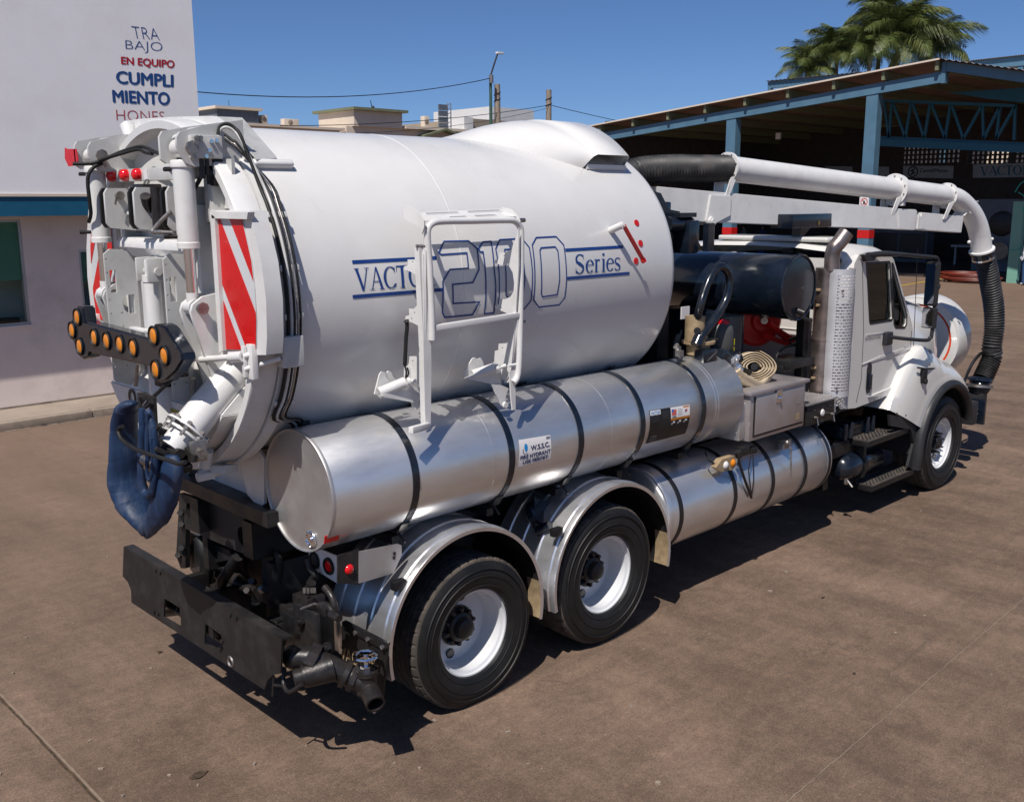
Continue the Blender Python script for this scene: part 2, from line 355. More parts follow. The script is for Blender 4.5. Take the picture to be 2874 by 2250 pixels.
# ============================================================ GROUND
M['asphalt'] = None
def asphalt():
    mt = bpy.data.materials.new('worn asphalt'); mt.use_nodes = True; nt = mt.node_tree; b = nt.nodes['Principled BSDF']; L = nt.links.new
    tc = nt.nodes.new('ShaderNodeTexCoord')
    def noise(scale, detail=8, rough=.6, stretch=None, dist=0):
        n = nt.nodes.new('ShaderNodeTexNoise'); n.inputs['Scale'].default_value = scale; n.inputs['Detail'].default_value = detail; n.inputs['Roughness'].default_value = rough; n.inputs['Distortion'].default_value = dist
        mp = nt.nodes.new('ShaderNodeMapping'); L(tc.outputs['Object'], mp.inputs[0])
        if stretch: mp.inputs['Scale'].default_value = stretch[:3]; mp.inputs['Rotation'].default_value = (0,0,stretch[3])
        L(mp.outputs[0], n.inputs['Vector']); return n.outputs['Fac']
    def ramp(v, stops):
        r = nt.nodes.new('ShaderNodeValToRGB'); e = r.color_ramp.elements
        while len(e) < len(stops): e.new(.5)
        for i,(p,c) in enumerate(stops): e[i].position = p; e[i].color = (*c,1) if isinstance(c,tuple) else (c,c,c,1)
        L(v, r.inputs[0]); return r.outputs[0]
    def mix(a, c, f, mode='MIX'):
        m_ = nt.nodes.new('ShaderNodeMixRGB'); m_.blend_type = mode
        for i,s in ((1,a),(2,c),(0,f)):
            if hasattr(s,'is_output'): L(s, m_.inputs[i])
            elif isinstance(s, tuple): m_.inputs[i].default_value = (*s,1)
            else: m_.inputs[i].default_value = s
        return m_.outputs[0]
    base = ramp(noise(.35,10,.65), [(.32,(.112,.074,.051)),(.5,(.143,.096,.067)),(.68,(.178,.121,.086))])
    base = mix(base, ramp(noise(1.4,8,.7,(1,.35,1,.7)), [(.35,.66),(.65,1.26)]), .85, 'MULTIPLY')
    base = mix(base, ramp(noise(9,8,.75), [(.3,.72),(.7,1.26)]), .85, 'MULTIPLY')
    base = mix(base, ramp(noise(90,4,.7), [(.3,.45),(.7,1.55)]), .85, 'MULTIPLY')
    base = mix(base, ramp(noise(34,6,.8), [(.3,.66),(.7,1.34)]), .8, 'MULTIPLY')
    base = mix(base, (.15,.105,.06), ramp(noise(1.1,6,.6), [(.60,0.0),(.74,.5)]))
    base = mix(base, (.045,.038,.033), ramp(noise(.8,9,.75,(1,2.2,1,.4),1.0), [(.60,0.0),(.76,.65)]))
    base = mix(base, ramp(noise(2.6,9,.8,(.5,2.6,1,.25),.6), [(.36,.76),(.64,1.16)]), .6, 'MULTIPLY')
    vc = nt.nodes.new('ShaderNodeTexVoronoi'); vc.feature = 'DISTANCE_TO_EDGE'; vc.inputs['Scale'].default_value = .42; vm = nt.nodes.new('ShaderNodeVectorMath'); vm.operation = 'ADD'; nz = nt.nodes.new('ShaderNodeTexNoise'); nz.inputs['Scale'].default_value = 2.2; nz.inputs['Detail'].default_value = 6; L(tc.outputs['Object'], nz.inputs['Vector']); L(tc.outputs['Object'], vm.inputs[0]); L(nz.outputs['Color'], vm.inputs[1]); L(vm.outputs[0], vc.inputs['Vector'])
    base = mix(base, (.05,.036,.028), mix(ramp(vc.outputs['Distance'], [(.0,.8),(.0022,.5),(.004,0.0)]), ramp(noise(.5,3,.5), [(.50,0.0),(.60,.8)]), 1.0, 'MULTIPLY'))
    vo = nt.nodes.new('ShaderNodeTexVoronoi'); vo.inputs['Scale'].default_value = 26; L(tc.outputs['Object'], vo.inputs['Vector'])
    sp = ramp(vo.outputs['Distance'], [(.0,1.0),(.035,1.0),(.05,0.0)]); sel = ramp(noise(18,2,.5), [(.60,0.0),(.66,1.0)])
    base = mix(base, (.34,.29,.24), mix(sp, sel, 1.0, 'MULTIPLY'))
    vo2 = nt.nodes.new('ShaderNodeTexVoronoi'); vo2.inputs['Scale'].default_value = 9; L(tc.outputs['Object'], vo2.inputs['Vector'])
    sp2 = ramp(vo2.outputs['Distance'], [(.0,.9),(.03,.8),(.06,0.0)]); sel2 = ramp(noise(5,2,.5), [(.50,0.0),(.56,1.0)])
    base = mix(base, (.03,.025,.022), mix(sp2, sel2, 1.0, 'MULTIPLY'))
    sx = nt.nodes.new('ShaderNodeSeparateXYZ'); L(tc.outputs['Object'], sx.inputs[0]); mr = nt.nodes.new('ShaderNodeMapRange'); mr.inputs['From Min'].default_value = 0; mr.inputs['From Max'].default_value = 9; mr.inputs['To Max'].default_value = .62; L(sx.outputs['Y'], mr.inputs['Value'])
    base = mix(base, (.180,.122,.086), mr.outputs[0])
    L(base, b.inputs['Base Color']); b.inputs['Roughness'].default_value = .82; b.inputs['Specular IOR Level'].default_value = .35
    bp = nt.nodes.new('ShaderNodeBump'); bp.inputs['Strength'].default_value = .5; bp.inputs['Distance'].default_value = .006; L(noise(150,3,.7), bp.inputs['Height']); L(bp.outputs[0], b.inputs['Normal'])
    return mt
M['asphalt'] = asphalt()
b = B(); b.faces([(-150,-150,0),(600,-150,0),(600,600,0),(-150,600,0)], [(0,1,2,3)]); obj('ground', b, M['asphalt'], kind='structure', smooth=0)
# ============================================================ SETTING: pavement, joints, building
M['conc'] = pm('pavement concrete', (.30,.245,.195), .85, var=.12, scale=2, bump=.3, bscale=80, dirt=(.14,.11,.085), dirt_amt=.6, dscale=1.2)
M['kerb'] = pm('worn kerb', (.26,.21,.165), .85, var=.18, scale=5, bump=.4, bscale=50, dirt=(.08,.06,.045), dirt_amt=.8, dscale=3)
M['stucco'] = pm('painted stucco', (.78,.765,.77), .8, var=.02, scale=1.2, bump=.12, bscale=18, dirt=(.62,.58,.56), dirt_amt=.4, dscale=.7)
M['stucco2'] = pm('pinkish stucco', (.70,.60,.55), .8, var=.04, scale=1.5, bump=.15, bscale=25, dirt=(.36,.29,.26), dirt_amt=.5, dscale=.9)
M['band'] = pm('blue painted band', (.004,.085,.16), .55, var=.08, bump=.15, bscale=80)
M['cream'] = pm('cream paint', (.62,.53,.43), .75, var=.06, dirt=(.4,.33,.26), dirt_amt=.4)
M['lampgreen'] = pm('green pole paint', (.04,.09,.07), .5)
M['green'] = pm('green roller blind', (.16,.34,.27), .7, var=.06, scale=2)
M['steelblue'] = pm('blue painted steel', (.075,.16,.235), .5, var=.1, scale=1.5, bump=.05, dirt=(.06,.08,.09), dirt_amt=.4, dscale=1)
M['steelblue2'] = pm('deep blue painted steel', (.01,.10,.17), .5, var=.1)
M['roof'] = pm('corrugated roof sheet', (.35,.34,.33), .5, metal=.3, var=.1)
M['soffit'] = pm('rusty purlin underside', (.22,.14,.11), .8, var=.2, scale=3)
M['purlin'] = pm('olive purlin', (.16,.17,.10), .7, var=.15)
M['darkwall'] = pm('dim block wall', (.055,.045,.042), .9, var=.3, scale=3)  # interior shade of the shed put into a dark wall and floor colour
M['wallw'] = pm('white wall', (.62,.62,.62), .75, var=.05, dirt=(.4,.38,.35), dirt_amt=.3)
M['khaki'] = pm('khaki block wall', (.30,.25,.19), .85, var=.1, scale=2)
M['slate'] = pm('slate grey wall', (.10,.12,.15), .8, var=.15, scale=3)
M['treeg'] = pm('palm leaflet', (.060,.085,.020), .5, var=.4, scale=.8, dirt=(.20,.18,.05), dirt_amt=.5, dscale=.7)
M['treet'] = pm('palm trunk', (.16,.13,.10), .9, var=.25, scale=6, stretch=(1,1,4))
M['skin'] = pm('skin', (.25,.13,.08), .6); M['cloth1'] = pm('grey shirt', (.14,.15,.17), .9); M['cloth2'] = pm('dark blue shirt', (.01,.03,.08), .9); M['cloth3'] = pm('white striped shirt', (.45,.48,.5), .9); M['jeans'] = pm('blue jeans', (.02,.06,.15), .9); M['hair'] = pm('black hair', (.01,.01,.01), .6)
M['teal'] = pm('teal hose', (.02,.30,.25), .5); M['orangeh'] = pm('orange hose', (.16,.025,.012), .5); M['lineyel'] = pm('worn yellow paint', (.42,.28,.03), .7, var=.3, scale=8)
M['navy'] = pm('navy mural paint', (.008,.055,.20), .6, var=.1); M['crimson'] = pm('crimson mural paint', (.40,.008,.02), .6, var=.1); M['signw'] = pm('sign face', (.30,.34,.38), .6)
def bx(name, a, c, mt, parent=None, **k): b = B(); b.span(a, c, bev=k.pop('bev',0)); return obj(name, b, M[mt], parent, **k)
st = dict(kind='structure')
pv = bx('pavement', (-12,9.82,0), (14,10.74,.12), 'conc', **st)
X = -12; ki = 0
while X < 14:
    L = random.choice((1.9,2.1,2.4)); b = B(); b.span((X+.006,9.66+random.uniform(-.006,.006),-.01),(X+L-.006,9.815,.122+random.uniform(-.004,.004)), bev=.02); obj('kerbstone', b, M['kerb'], pv); X += L
b = B()
for i in range(140):
    x = -8+i*.15; w = random.uniform(.01,.05); y = 9.655-w
    b.faces([(x,y,.004),(x+.15,9.655-random.uniform(.01,.05),.004),(x+.15,9.66,.004),(x,9.66,.004)], [(0,1,2,3)])
obj('gutter_dirt', b, M['kerb'], kind='structure')
def joint(name, p0, p1, w, mt, z=.004, wob=.004, n=60):
    b = B(); p0 = V(p0); p1 = V(p1); d = (p1-p0).normalized(); s = V((-d.y,d.x,0)); rows = []
    for i in range(n+1): q = p0.lerp(p1,i/n)+s*random.uniform(-wob,wob); ww = w*random.uniform(.7,1.2)/2; rows.append([q+s*ww+V((0,0,z)), q-s*ww+V((0,0,z))])
    b.sheet(rows); return obj(name, b, M[mt], kind='structure', smooth=0)
M['jointd'] = pm('dark joint filler', (.045,.03,.018), .9, var=.5, scale=30, dirt=(.13,.08,.04), dirt_amt=.8, dscale=20)
M['jointl'] = pm('worn joint edge', (.20,.15,.11), .9, var=.2, scale=20)
joint('slab_joint', (-2.325,9.5,0), (-2.245,-8,0), .018, 'jointd', z=.004, n=260)
joint('slab_joint_edge', (-2.305,9.5,0), (-2.225,-8,0), .014, 'jointl', z=.004, wob=.002, n=260)
joint('slab_joint', (.6,9.5,0), (1.2,1.5,0), .006, 'jointl', z=.004)
joint('slab_joint', (-.2,-3.3,0), (12,-2.9,0), .004, 'kerb', z=.004, n=200)
joint('road_marking', (29.5,11.2,0), (44,12.3,0), .14, 'lineyel', z=.004, wob=.01)
# pebbles, chips and leaves on the asphalt
b = B()
for i in range(420):
    x = random.uniform(-3.2,9); y = random.uniform(-4.6,2.5) if i % 3 else random.uniform(2,9); r = random.choice((.004,.005,.006,.009,.012))*random.uniform(.6,1.2)
    a = random.uniform(0,6.28); b.box((x,y,r*.4),(r*random.uniform(1,3),r*1.3,r*.8), rot=Matrix.Rotation(a,3,'Z'))
obj('grit', b, [M['kerb']], kind='stuff', smooth=0)
b = B()
for (x,y,r) in ((-1.75,-.72,.045),(3.3,-1.95,.02),(-1.2,1.0,.02),(2.2,-2.8,.015)):
    b.faces([(x+r*random.uniform(.5,1)*math.cos(t)*1.5, y+r*random.uniform(.5,1)*math.sin(t), .005+.01*random.random()) for t in [2*math.pi*i/7 for i in range(7)]], [tuple(range(7))])
obj('leaf_litter', b, M['jointd'], kind='stuff', smooth=0)

# ---- office building on the left
OB = thing('office_building', 'pale two storey building with painted slogans and a blue band above shaded windows', 'building', (1.5,13,0))
WY_ = 10.75
hole1 = (-.6,1.265,1.42,3.06); hole2 = (2.10,3.05,1.60,2.56)
b = B(); b.prism([(-3.0,WY_,0),(4.0,WY_,0),(4.0,WY_,3.2),(-3.0,WY_,3.2)], (0,.25,0), [[(x0,WY_,z0),(x1,WY_,z0),(x1,WY_,z1),(x0,WY_,z1)] for x0,x1,z0,z1 in (hole1,hole2)]); obj('lower_wall', b, M['stucco2'], OB, smooth=0)
bx('back_block', (-3.0,11.5,0), (3.99,17,8.2), 'stucco', OB)
bx('upper_wall', (-.95,10.05,3.44), (4.0,11.6,8.2), 'stucco', OB)
bx('lower_end_wall', (3.75,WY_+.25,0), (4.0,11.6,3.2), 'stucco2', OB); bx('lower_end_wall', (-3.0,WY_+.25,0), (-2.8,11.6,3.2), 'stucco2', OB)
bx('blue_band', (-.95,10.04,3.115), (4.02,11.5,3.40), 'band', OB); bx('cream_strip', (-.95,10.02,3.402), (4.03,11.5,3.437), 'cream', OB)
bx('plinth_line', (-3,10.735,.12), (4.0,10.748,.15), 'kerb', OB)
for (x0,x1,z0,z1), nm in ((hole1,0),(hole2,1)):
    wf_ = part_empty('window', OB)
    b = B(); b.prism([(x0,WY_+.02,z0),(x1,WY_+.02,z0),(x1,WY_+.02,z1),(x0,WY_+.02,z1)], (0,.05,0), [[(x0+.04,WY_+.02,z0+.04),(x1-.04,WY_+.02,z0+.04),(x1-.04,WY_+.02,z1-.04),(x0+.04,WY_+.02,z1-.04)]]); obj('frame', b, M['alucap'], wf_, smooth=0)
    b = B(); b.faces([(x0+.03,WY_+.05,z0+.03),(x1-.03,WY_+.05,z0+.03),(x1-.03,WY_+.05,z1-.03),(x0+.03,WY_+.05,z1-.03)], [(0,1,2,3)]); obj('glass_pane', b, M['pane'], wf_, smooth=0)
    zb = 2.12 if nm == 0 else 2.03
    b = B(); b.span((x0+.02,WY_+.075,zb),(x1-.02,WY_+.08,z1)); obj('blind', b, M['green'], wf_)
    b = B(); b.span((x0-.02,WY_-.03,z0-.05),(x1+.02,WY_+.02,z0-.002)); obj('sill', b, M['stucco2'], wf_)
bx('room', (-2.7,WY_+.30,.2), (3.7,11.45,.3), 'sat', OB)
b = B(); b.span((-.2,WY_+.35,.3),(.6,WY_+.6,1.9), bev=.03); b.span((-.5,WY_+.3,.3),(1.2,WY_+.55,1.5)); obj('desk', b, M['sat'], OB)
mf_ = lambda a, c, lift=0: V((a, 10.048-lift, c))
def mural(txt, q, mt, bold): text_part('lettering', txt, [(p[0],p[2]) for p in q], mf_, M[mt], OB, bold=bold)
mural('TRA', [(2.957, 10.05, 6.008),(3.387, 10.05, 6.016),(3.412, 10.05, 5.845),(2.981, 10.05, 5.832)], 'navy', -.018)
mural('BAJO', [(2.846, 10.05, 5.787),(3.449, 10.05, 5.816),(3.441, 10.05, 5.633),(2.843, 10.05, 5.616)], 'navy', -.018)
mural('EN EQUIPO', [(2.755, 10.05, 5.539),(3.641, 10.05, 5.56),(3.626, 10.05, 5.41),(2.749, 10.05, 5.399)], 'crimson', .04)
mural('CUMPLI', [(2.65, 10.05, 5.324),(3.605, 10.05, 5.339),(3.59, 10.05, 5.128),(2.651, 10.05, 5.116)], 'navy', .045)
mural('MIENTO', [(2.57, 10.05, 5.034),(3.519, 10.05, 5.061),(3.512, 10.05, 4.839),(2.571, 10.05, 4.829)], 'navy', .045)
mural('HONES', [(2.613, 10.05, 4.732),(3.4, 10.05, 4.746),(3.4, 10.05, 4.59),(2.61, 10.05, 4.572)], 'crimson', -.018)
mural('TIDAD', [(2.662, 10.05, 4.527),(3.391, 10.05, 4.53),(3.39, 10.05, 4.368),(2.653, 10.05, 4.365)], 'crimson', -.018)

# ---- houses beyond the yard
def house(name, label, loc): return thing(name, label, 'house', loc)
h1 = house('house', 'low pink roofed house with a slate rooftop room and cream cap, left of the background', (21,41,0))
bx('house_wall', (15,38.6,0), (26.3,48,6.9), 'cream', h1); bx('roof_edge', (14.8,38.4,6.9), (26.5,48.2,7.02), 'cream', h1)
bx('rooftop_room', (19.55,38.8,7.02), (21.75,41.5,7.63), 'slate', h1); bx('room_cap', (19.4,38.65,7.63), (21.9,41.7,7.76), 'cream', h1)
b = B(); b.cyl((20.3,39,7.76),(20.3,39,8.05),.012,seg=6); obj('aerial', b, M['sat'], h1)
def ac(x, y, z, label, w=.8, h=.65):
    t = thing('air_conditioner', label, 'air conditioner', (x,y,z)); bx('casing', (x-w/2,y-.18,z), (x+w/2,y+.18,z+h), 'cream', t, bev=.02)
    b = B(); b.lathe([(.0,.01),(min(w,h)*.36,.01),(min(w,h)*.4,.0)], (x-w*.08,y-.18,z+h*.5), (0,-1,0), seg=20); obj('fan_grille', b, M['kerb'], t)
ac(22.1,39,7.02,'upright air conditioner beside the slate rooftop room',.28,.45); ac(23.6,39,7.02,'wide air conditioner on the pink roof in mid background',.85,.34)
h2 = house('house', 'cream house with a boxy stair tower and thin green eave on the skyline', (29,41,0))
bx('house_wall', (26.6,38.4,0), (35.1,48,7.15), 'cream', h2); bx('stair_tower', (26.95,38.2,7.15), (30.1,41.5,7.95), 'cream', h2)
bx('tower_eave', (26.75,37.9,7.95), (30.3,41.8,8.09), 'purlin', h2); bx('roof_slab', (30.2,38.0,7.15), (35.1,48.2,7.30), 'cream', h2)
b = B(); b.prism([(31.3,37.8,6.85),(32.9,37.8,7.28),(34.5,37.8,6.85),(34.5,37.8,6.75),(32.9,37.8,7.16),(31.3,37.8,6.75)], (0,3,0)); obj('porch_gable', b, M['purlin'], h2)
b = B(); b.cyl((28.2,38.3,8.09),(28.1,38.3,8.5),.02,seg=6); b.sphere((28.25,38.3,8.15),.09,8); obj('roof_ornament', b, M['sat'], h2)
ac(32.0,38.6,7.30,'small upright air conditioner on the cream house roof',.35,.62)
bb_ = thing('sign_hoarding', 'tall dark panelled hoarding frame on the cream roof', 'billboard', (33.4,38.6,7.3))
for k in range(4): bx('panel', (33.0,38.55,7.32+.335*k), (33.58,38.65,7.62+.335*k), 'slate', bb_)
b = B(); b.beam((33.66,38.6,7.3),(33.66,38.6,8.72),.05,.05,up=(1,0,0)); b.beam((33.9,38.6,7.3),(33.9,38.6,8.72),.05,.05,up=(1,0,0))
for k in range(6): b.beam((33.66,38.6,7.35+.25*k),(33.9,38.6,7.5+.25*k),.03,.03)
obj('lattice_mast', b, M['alucap'], bb_)
h3 = house('house', 'khaki block house with white corner pier behind the lamp post', (38,41,0))
bx('house_wall', (35.6,38.8,0), (40.6,48,8.0), 'khaki', h3); bx('white_pier', (34.9,38.6,0), (35.6,40,8.05), 'wallw', h3)
h4 = house('house', 'plain white block house behind the second concrete pole', (41,44,0)); bx('house_wall', (40.4,42.4,0), (44.4,48,9.2), 'wallw', h4)
# poles and cables
sl_ = thing('street_lamp', 'green street lamp post with a bent arm above the roofs', 'street lamp', (32.74,34,0))
b = B(); b.cyl((32.74,34,0),(32.74,34,9.75),.11,.075,seg=12); obj('pole', b, M['lampgreen'], sl_)
b = B(); b.tube([(32.74,34,9.7),(32.95,34,10.2),(33.25,34,10.85)], .045, seg=8); obj('arm', b, M['sat'], sl_); b = B(); b.box((33.42,34,10.92),(.45,.2,.10),bev=.03); obj('lamp_head', b, M['wallw'], sl_); b = B(); b.cyl((32.7,33.9,9.35),(32.7,33.9,9.75),.12,seg=10); obj('cable_clamp', b, M['steel'], sl_)
for (x,z,lb) in ((33.32,9.35,'left concrete utility pole, just beside the green lamp post'),(37.25,9.35,'right concrete utility pole with a cable tied round it')):
    t = thing('utility_pole', lb, 'pole', (x,34.1,0), 'concrete utility poles'); b = B(); b.cyl((x,34.1,0),(x,34.1,z),.20,.15,seg=14); obj('pole', b, M['kerb'], t)
    b = B(); b.tube([(x+.17*math.cos(a),34.1+.17*math.sin(a),8.35+.05*a) for a in [i*.5 for i in range(26)]], .02, seg=6); obj('cable_tie', b, M['sat'], t)
def cable(p0, p1, sag, r, label):
    p0 = V(p0); p1 = V(p1); b = B(); b.tube([p0.lerp(p1,i/24)-V((0,0,sag*4*(i/24)*(1-i/24))) for i in range(25)], r, seg=6); return tag(obj('overhead_cable', b, M['sat']), label, 'cable')
cable((9,32,7.9), (32.7,33.9,9.6), .95, .022, 'overhead cable sagging up to the green lamp post')
cable((20,34,6.6), (37.2,34,8.52), .28, .018, 'overhead cable rising to the right concrete pole')
cable((37.3,34,8.52), (58,33.5,7.3), .3, .018, 'overhead cable running from the right pole behind the shed roof')
cable((20,34.3,6.3), (37.2,34.2,8.35), .45, .012, 'thin lower overhead wire crossing behind the lamp post')

# ---- workshop shed
SH = thing('workshop_shed', 'large open workshop shed with blue steel frame and low pitched roof', 'shed', (44,15,0))
def fascia(nm, x, pts, th, mt): b = B(); b.prism([(x,y,z) for y,z in pts], (th,0,0)); return obj(nm, b, M[mt], SH)
fascia('fascia_beam', 33.9, [(27.45,6.14),(10.62,7.54),(10.62,7.93),(27.45,6.52)], .25, 'steelblue')
fascia('fascia_beam', 33.88, [(10.58,7.93),(2.0,5.97),(2.0,6.33),(10.58,8.27)], .25, 'steelblue')
fascia('fascia_cap', 33.86, [(10.68,7.50),(10.52,7.50),(10.52,8.26),(10.68,8.26)], .3, 'steelblue')
# roof sheets with corrugations
def roofsheet(nm, x0, x1, y0, z0, y1, z1, n):
    b = B(); rows = []
    for i in range(n+1):
        t = i/n; y = y0+(y1-y0)*t; z = z0+(z1-z0)*t+(.035 if i%2 else 0); rows.append([V((x0,y,z)), V((x1,y,z))])
    b.sheet(rows); b2 = [V((x0,y0,z0-.02)),V((x1,y0,z0-.02)),V((x1,y1,z1-.02)),V((x0,y1,z1-.02))]
    obj(nm, b, M['roof'], SH, smooth=0); b = B(); b.faces(b2, [(0,1,2,3)]); obj('roof_lining', b, M['soffit'], SH, smooth=0)
roofsheet('roof_sheet', 33.6, 58, 28.2, 6.84, 10.67, 8.33, 150); roofsheet('roof_sheet', 33.6, 58, 10.67, 8.33, 2.0, 6.38, 70)
b = B(); b.beam((33.58,28.2,6.85),(33.58,10.67,8.34),.04,.06); obj('roof_edge_trim', b, M['cream'], SH)
for i in range(9):
    y = 27.2-2.05*i; z = 6.84+(28.2-y)*.085; b = B(); b.span((33.68,y-.07,z-.36),(57,y+.05,z-.03)); obj('purlin', b, M['purlin'], SH)
for y in (13.35,19.8,26.9):
    zt = 6.14+(27.45-y)*.0832; cl = part_empty('column', SH)
    b = B(); b.span((33.93,y-.24,0),(34.35,y+.24,zt)); obj('column_post', b, M['steelblue'], cl)
    for z0, z1, mt in ((1.78,2.10,'redl'),(1.0,1.45,'wallw')): b = B(); b.span((33.92,y-.25,z0),(34.36,y+.25,z1)); obj('warning_band', b, M['red'] if mt == 'redl' else M[mt], cl)
b = B(); b.box((33.90,13.38,3.15),(.02,.40,.5)); sg_ = obj('no_fire_sign', b, M['wallw'], SH)
b = B(); b.lathe([(.12,.0),(.15,.0)], (33.885,13.38,3.2), (-1,0,0), seg=24); b.beam((33.885,13.48,3.3),(33.885,13.28,3.1),.03,.004,up=(1,0,0)); obj('prohibition_ring', b, M['red'], sg_)
b = B(); b.box((33.884,13.38,3.18),(.004,.07,.13)); obj('pictogram', b, M['sat'], sg_)
# canopy inside, truss
b = B(); b.prism([(37.0, 11.818, 7.462),(37.0, 8.824, 7.429),(37.0, 7.852, 7.374),(37.0, 7.79, 6.736),(37.0, 8.772, 6.873),(37.0, 10.1, 7.108),(37.0, 11.387, 7.395)], (.1,0,0)); obj('inner_canopy', b, M['steelblue2'], SH)
b = B(); b.beam((38.0, 14.91, 5.826),(38.0, 8.425, 5.264),.3,.02,up=(1,0,0)); b.beam((38.0, 14.873, 5.708),(38.0, 8.416, 5.169),.25,.30); obj('truss_bottom_chord', b, M['steelblue2'], SH)
TRP = [(38.0, 14.857, 7.441),(38.0, 14.518, 5.903),(38.0, 14.49, 7.414),(38.0, 13.792, 5.87),(38.0, 13.633, 7.353),(38.0, 12.973, 5.806),(38.0, 12.822, 7.245),(38.0, 12.1, 5.765),(38.0, 11.983, 7.161),(38.0, 11.351, 5.706),(38.0, 10.715, 6.999),(38.0, 10.549, 5.669),(38.0, 10.027, 6.903),(38.0, 10.059, 5.647),(38.0, 9.454, 6.864),(38.0, 9.383, 5.568)]
for i in range(len(TRP)-1): b = B(); b.beam(TRP[i],TRP[i+1],.10,.10); obj('truss_web', b, M['steelblue2'], SH)
b = B(); b.beam(TRP[0], TRP[-2], .2,.12); obj('truss_top_chord', b, M['steelblue2'], SH)
# walls of the shed with the pierced block panels
BWX = 50
def lat(y0, y1, z0, z1, ny, nz):
    hs = []; dy = (y1-y0)/ny; dz = (z1-z0)/nz
    for i in range(ny):
        for k in range(nz):
            a, c = y0+dy*(i+.22), z0+dz*(k+.2); hs.append([(BWX,a,c),(BWX,a+dy*.56,c),(BWX,a+dy*.56,c+dz*.6),(BWX,a,c+dz*.6)])
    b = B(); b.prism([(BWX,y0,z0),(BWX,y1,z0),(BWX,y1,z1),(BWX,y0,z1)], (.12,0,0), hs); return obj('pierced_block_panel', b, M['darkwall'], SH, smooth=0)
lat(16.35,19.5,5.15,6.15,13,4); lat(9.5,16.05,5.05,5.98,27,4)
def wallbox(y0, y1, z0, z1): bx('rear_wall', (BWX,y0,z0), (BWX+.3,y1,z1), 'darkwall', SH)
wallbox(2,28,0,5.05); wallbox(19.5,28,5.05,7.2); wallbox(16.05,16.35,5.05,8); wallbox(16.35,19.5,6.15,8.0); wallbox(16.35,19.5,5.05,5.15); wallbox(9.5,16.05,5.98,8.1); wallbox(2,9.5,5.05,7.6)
# courses on the rear and side walls
b = B()
for k in range(26):
    z = .3+.25*k
    b.span((BWX-.015,2,z),(BWX-.0,28,z+.20)) if not (5.0 < z+.2 and z < 6.2) else b.span((BWX-.015,19.6,z),(BWX-.0,28,z+.20))
o = obj('block_course', b, M['darkwall'], SH); o['kind'] = 'stuff'
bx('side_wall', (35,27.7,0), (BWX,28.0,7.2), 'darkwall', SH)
b = B()
for k in range(22):
    for j in range(26): 
        x = 35.05+.58*j+(.29 if k%2 else 0); b.span((x,27.69-random.uniform(0,.02),1.0+.25*k),(x+.54,27.7,1.0+.25*k+.21))
o = obj('wall_block', b, M['darkwall'], SH); o['kind'] = 'stuff'
for q, txt, mt in (([(49.9, 24.01, 5.191),(49.9, 22.322, 5.131),(49.9, 22.283, 4.57),(49.9, 23.974, 4.639)],'','signw'),([(49.9, 21.637, 5.127),(49.9, 20.153, 5.06),(49.9, 20.111, 4.493),(49.9, 21.597, 4.556)],'',''),([(49.9, 19.35, 5.086),(49.9, 16.602, 5.011),(49.9, 16.594, 4.36),(49.9, 19.304, 4.477)],'Camel/Mexus',''),([(49.9, 15.607, 5.048),(49.9, 12.44, 5.064),(49.9, 12.375, 4.374),(49.9, 15.568, 4.373)],'VACTOR','')):
    b = B(); b.prism(q, (.03,0,0)); s_o = obj('banner', b, M['signw'], SH)
    g = bil([(p[1],p[2]) for p in q]); fn = lambda a, c, lift=0: V((49.9-.01-lift, a, c))
    if txt == 'VACTOR': bb = B(); roman(bb, 'VACTOR', [g(.12,.85),g(.90,.85),g(.90,.15),g(.12,.15)], fn); obj('lettering', bb, M['band'], s_o, smooth=0, merge=False)
    elif txt:
        text_part('lettering', txt, [g(.34,.78),g(.90,.80),g(.90,.48),g(.34,.45)], fn, M['sat'], s_o, bold=.02)
        bb = B(); c0 = g(.2,.5); stroke(bb, [(c0[0]+.26*math.cos(t), c0[1]+.26*math.sin(t)) for t in [2*math.pi*i/20 for i in range(20)]], .07, fn, closed=True, sub=1); stroke(bb, [(c0[0]-.1,c0[1]+.15),(c0[0]+.08,c0[1]+.05),(c0[0]-.08,c0[1]-.05),(c0[0]+.1,c0[1]-.15)], .09, fn, sub=1); obj('round_logo', bb, M['sat'], s_o, smooth=0)
b = B(); b.box(V((40.0, 21.134, 6.348)), (.1,.25,.30)); obj('junction_box', b, M['wallw'], SH)
bx('shed_floor', (38.5,2,0), (50,27.6,.14), 'darkwall', SH)
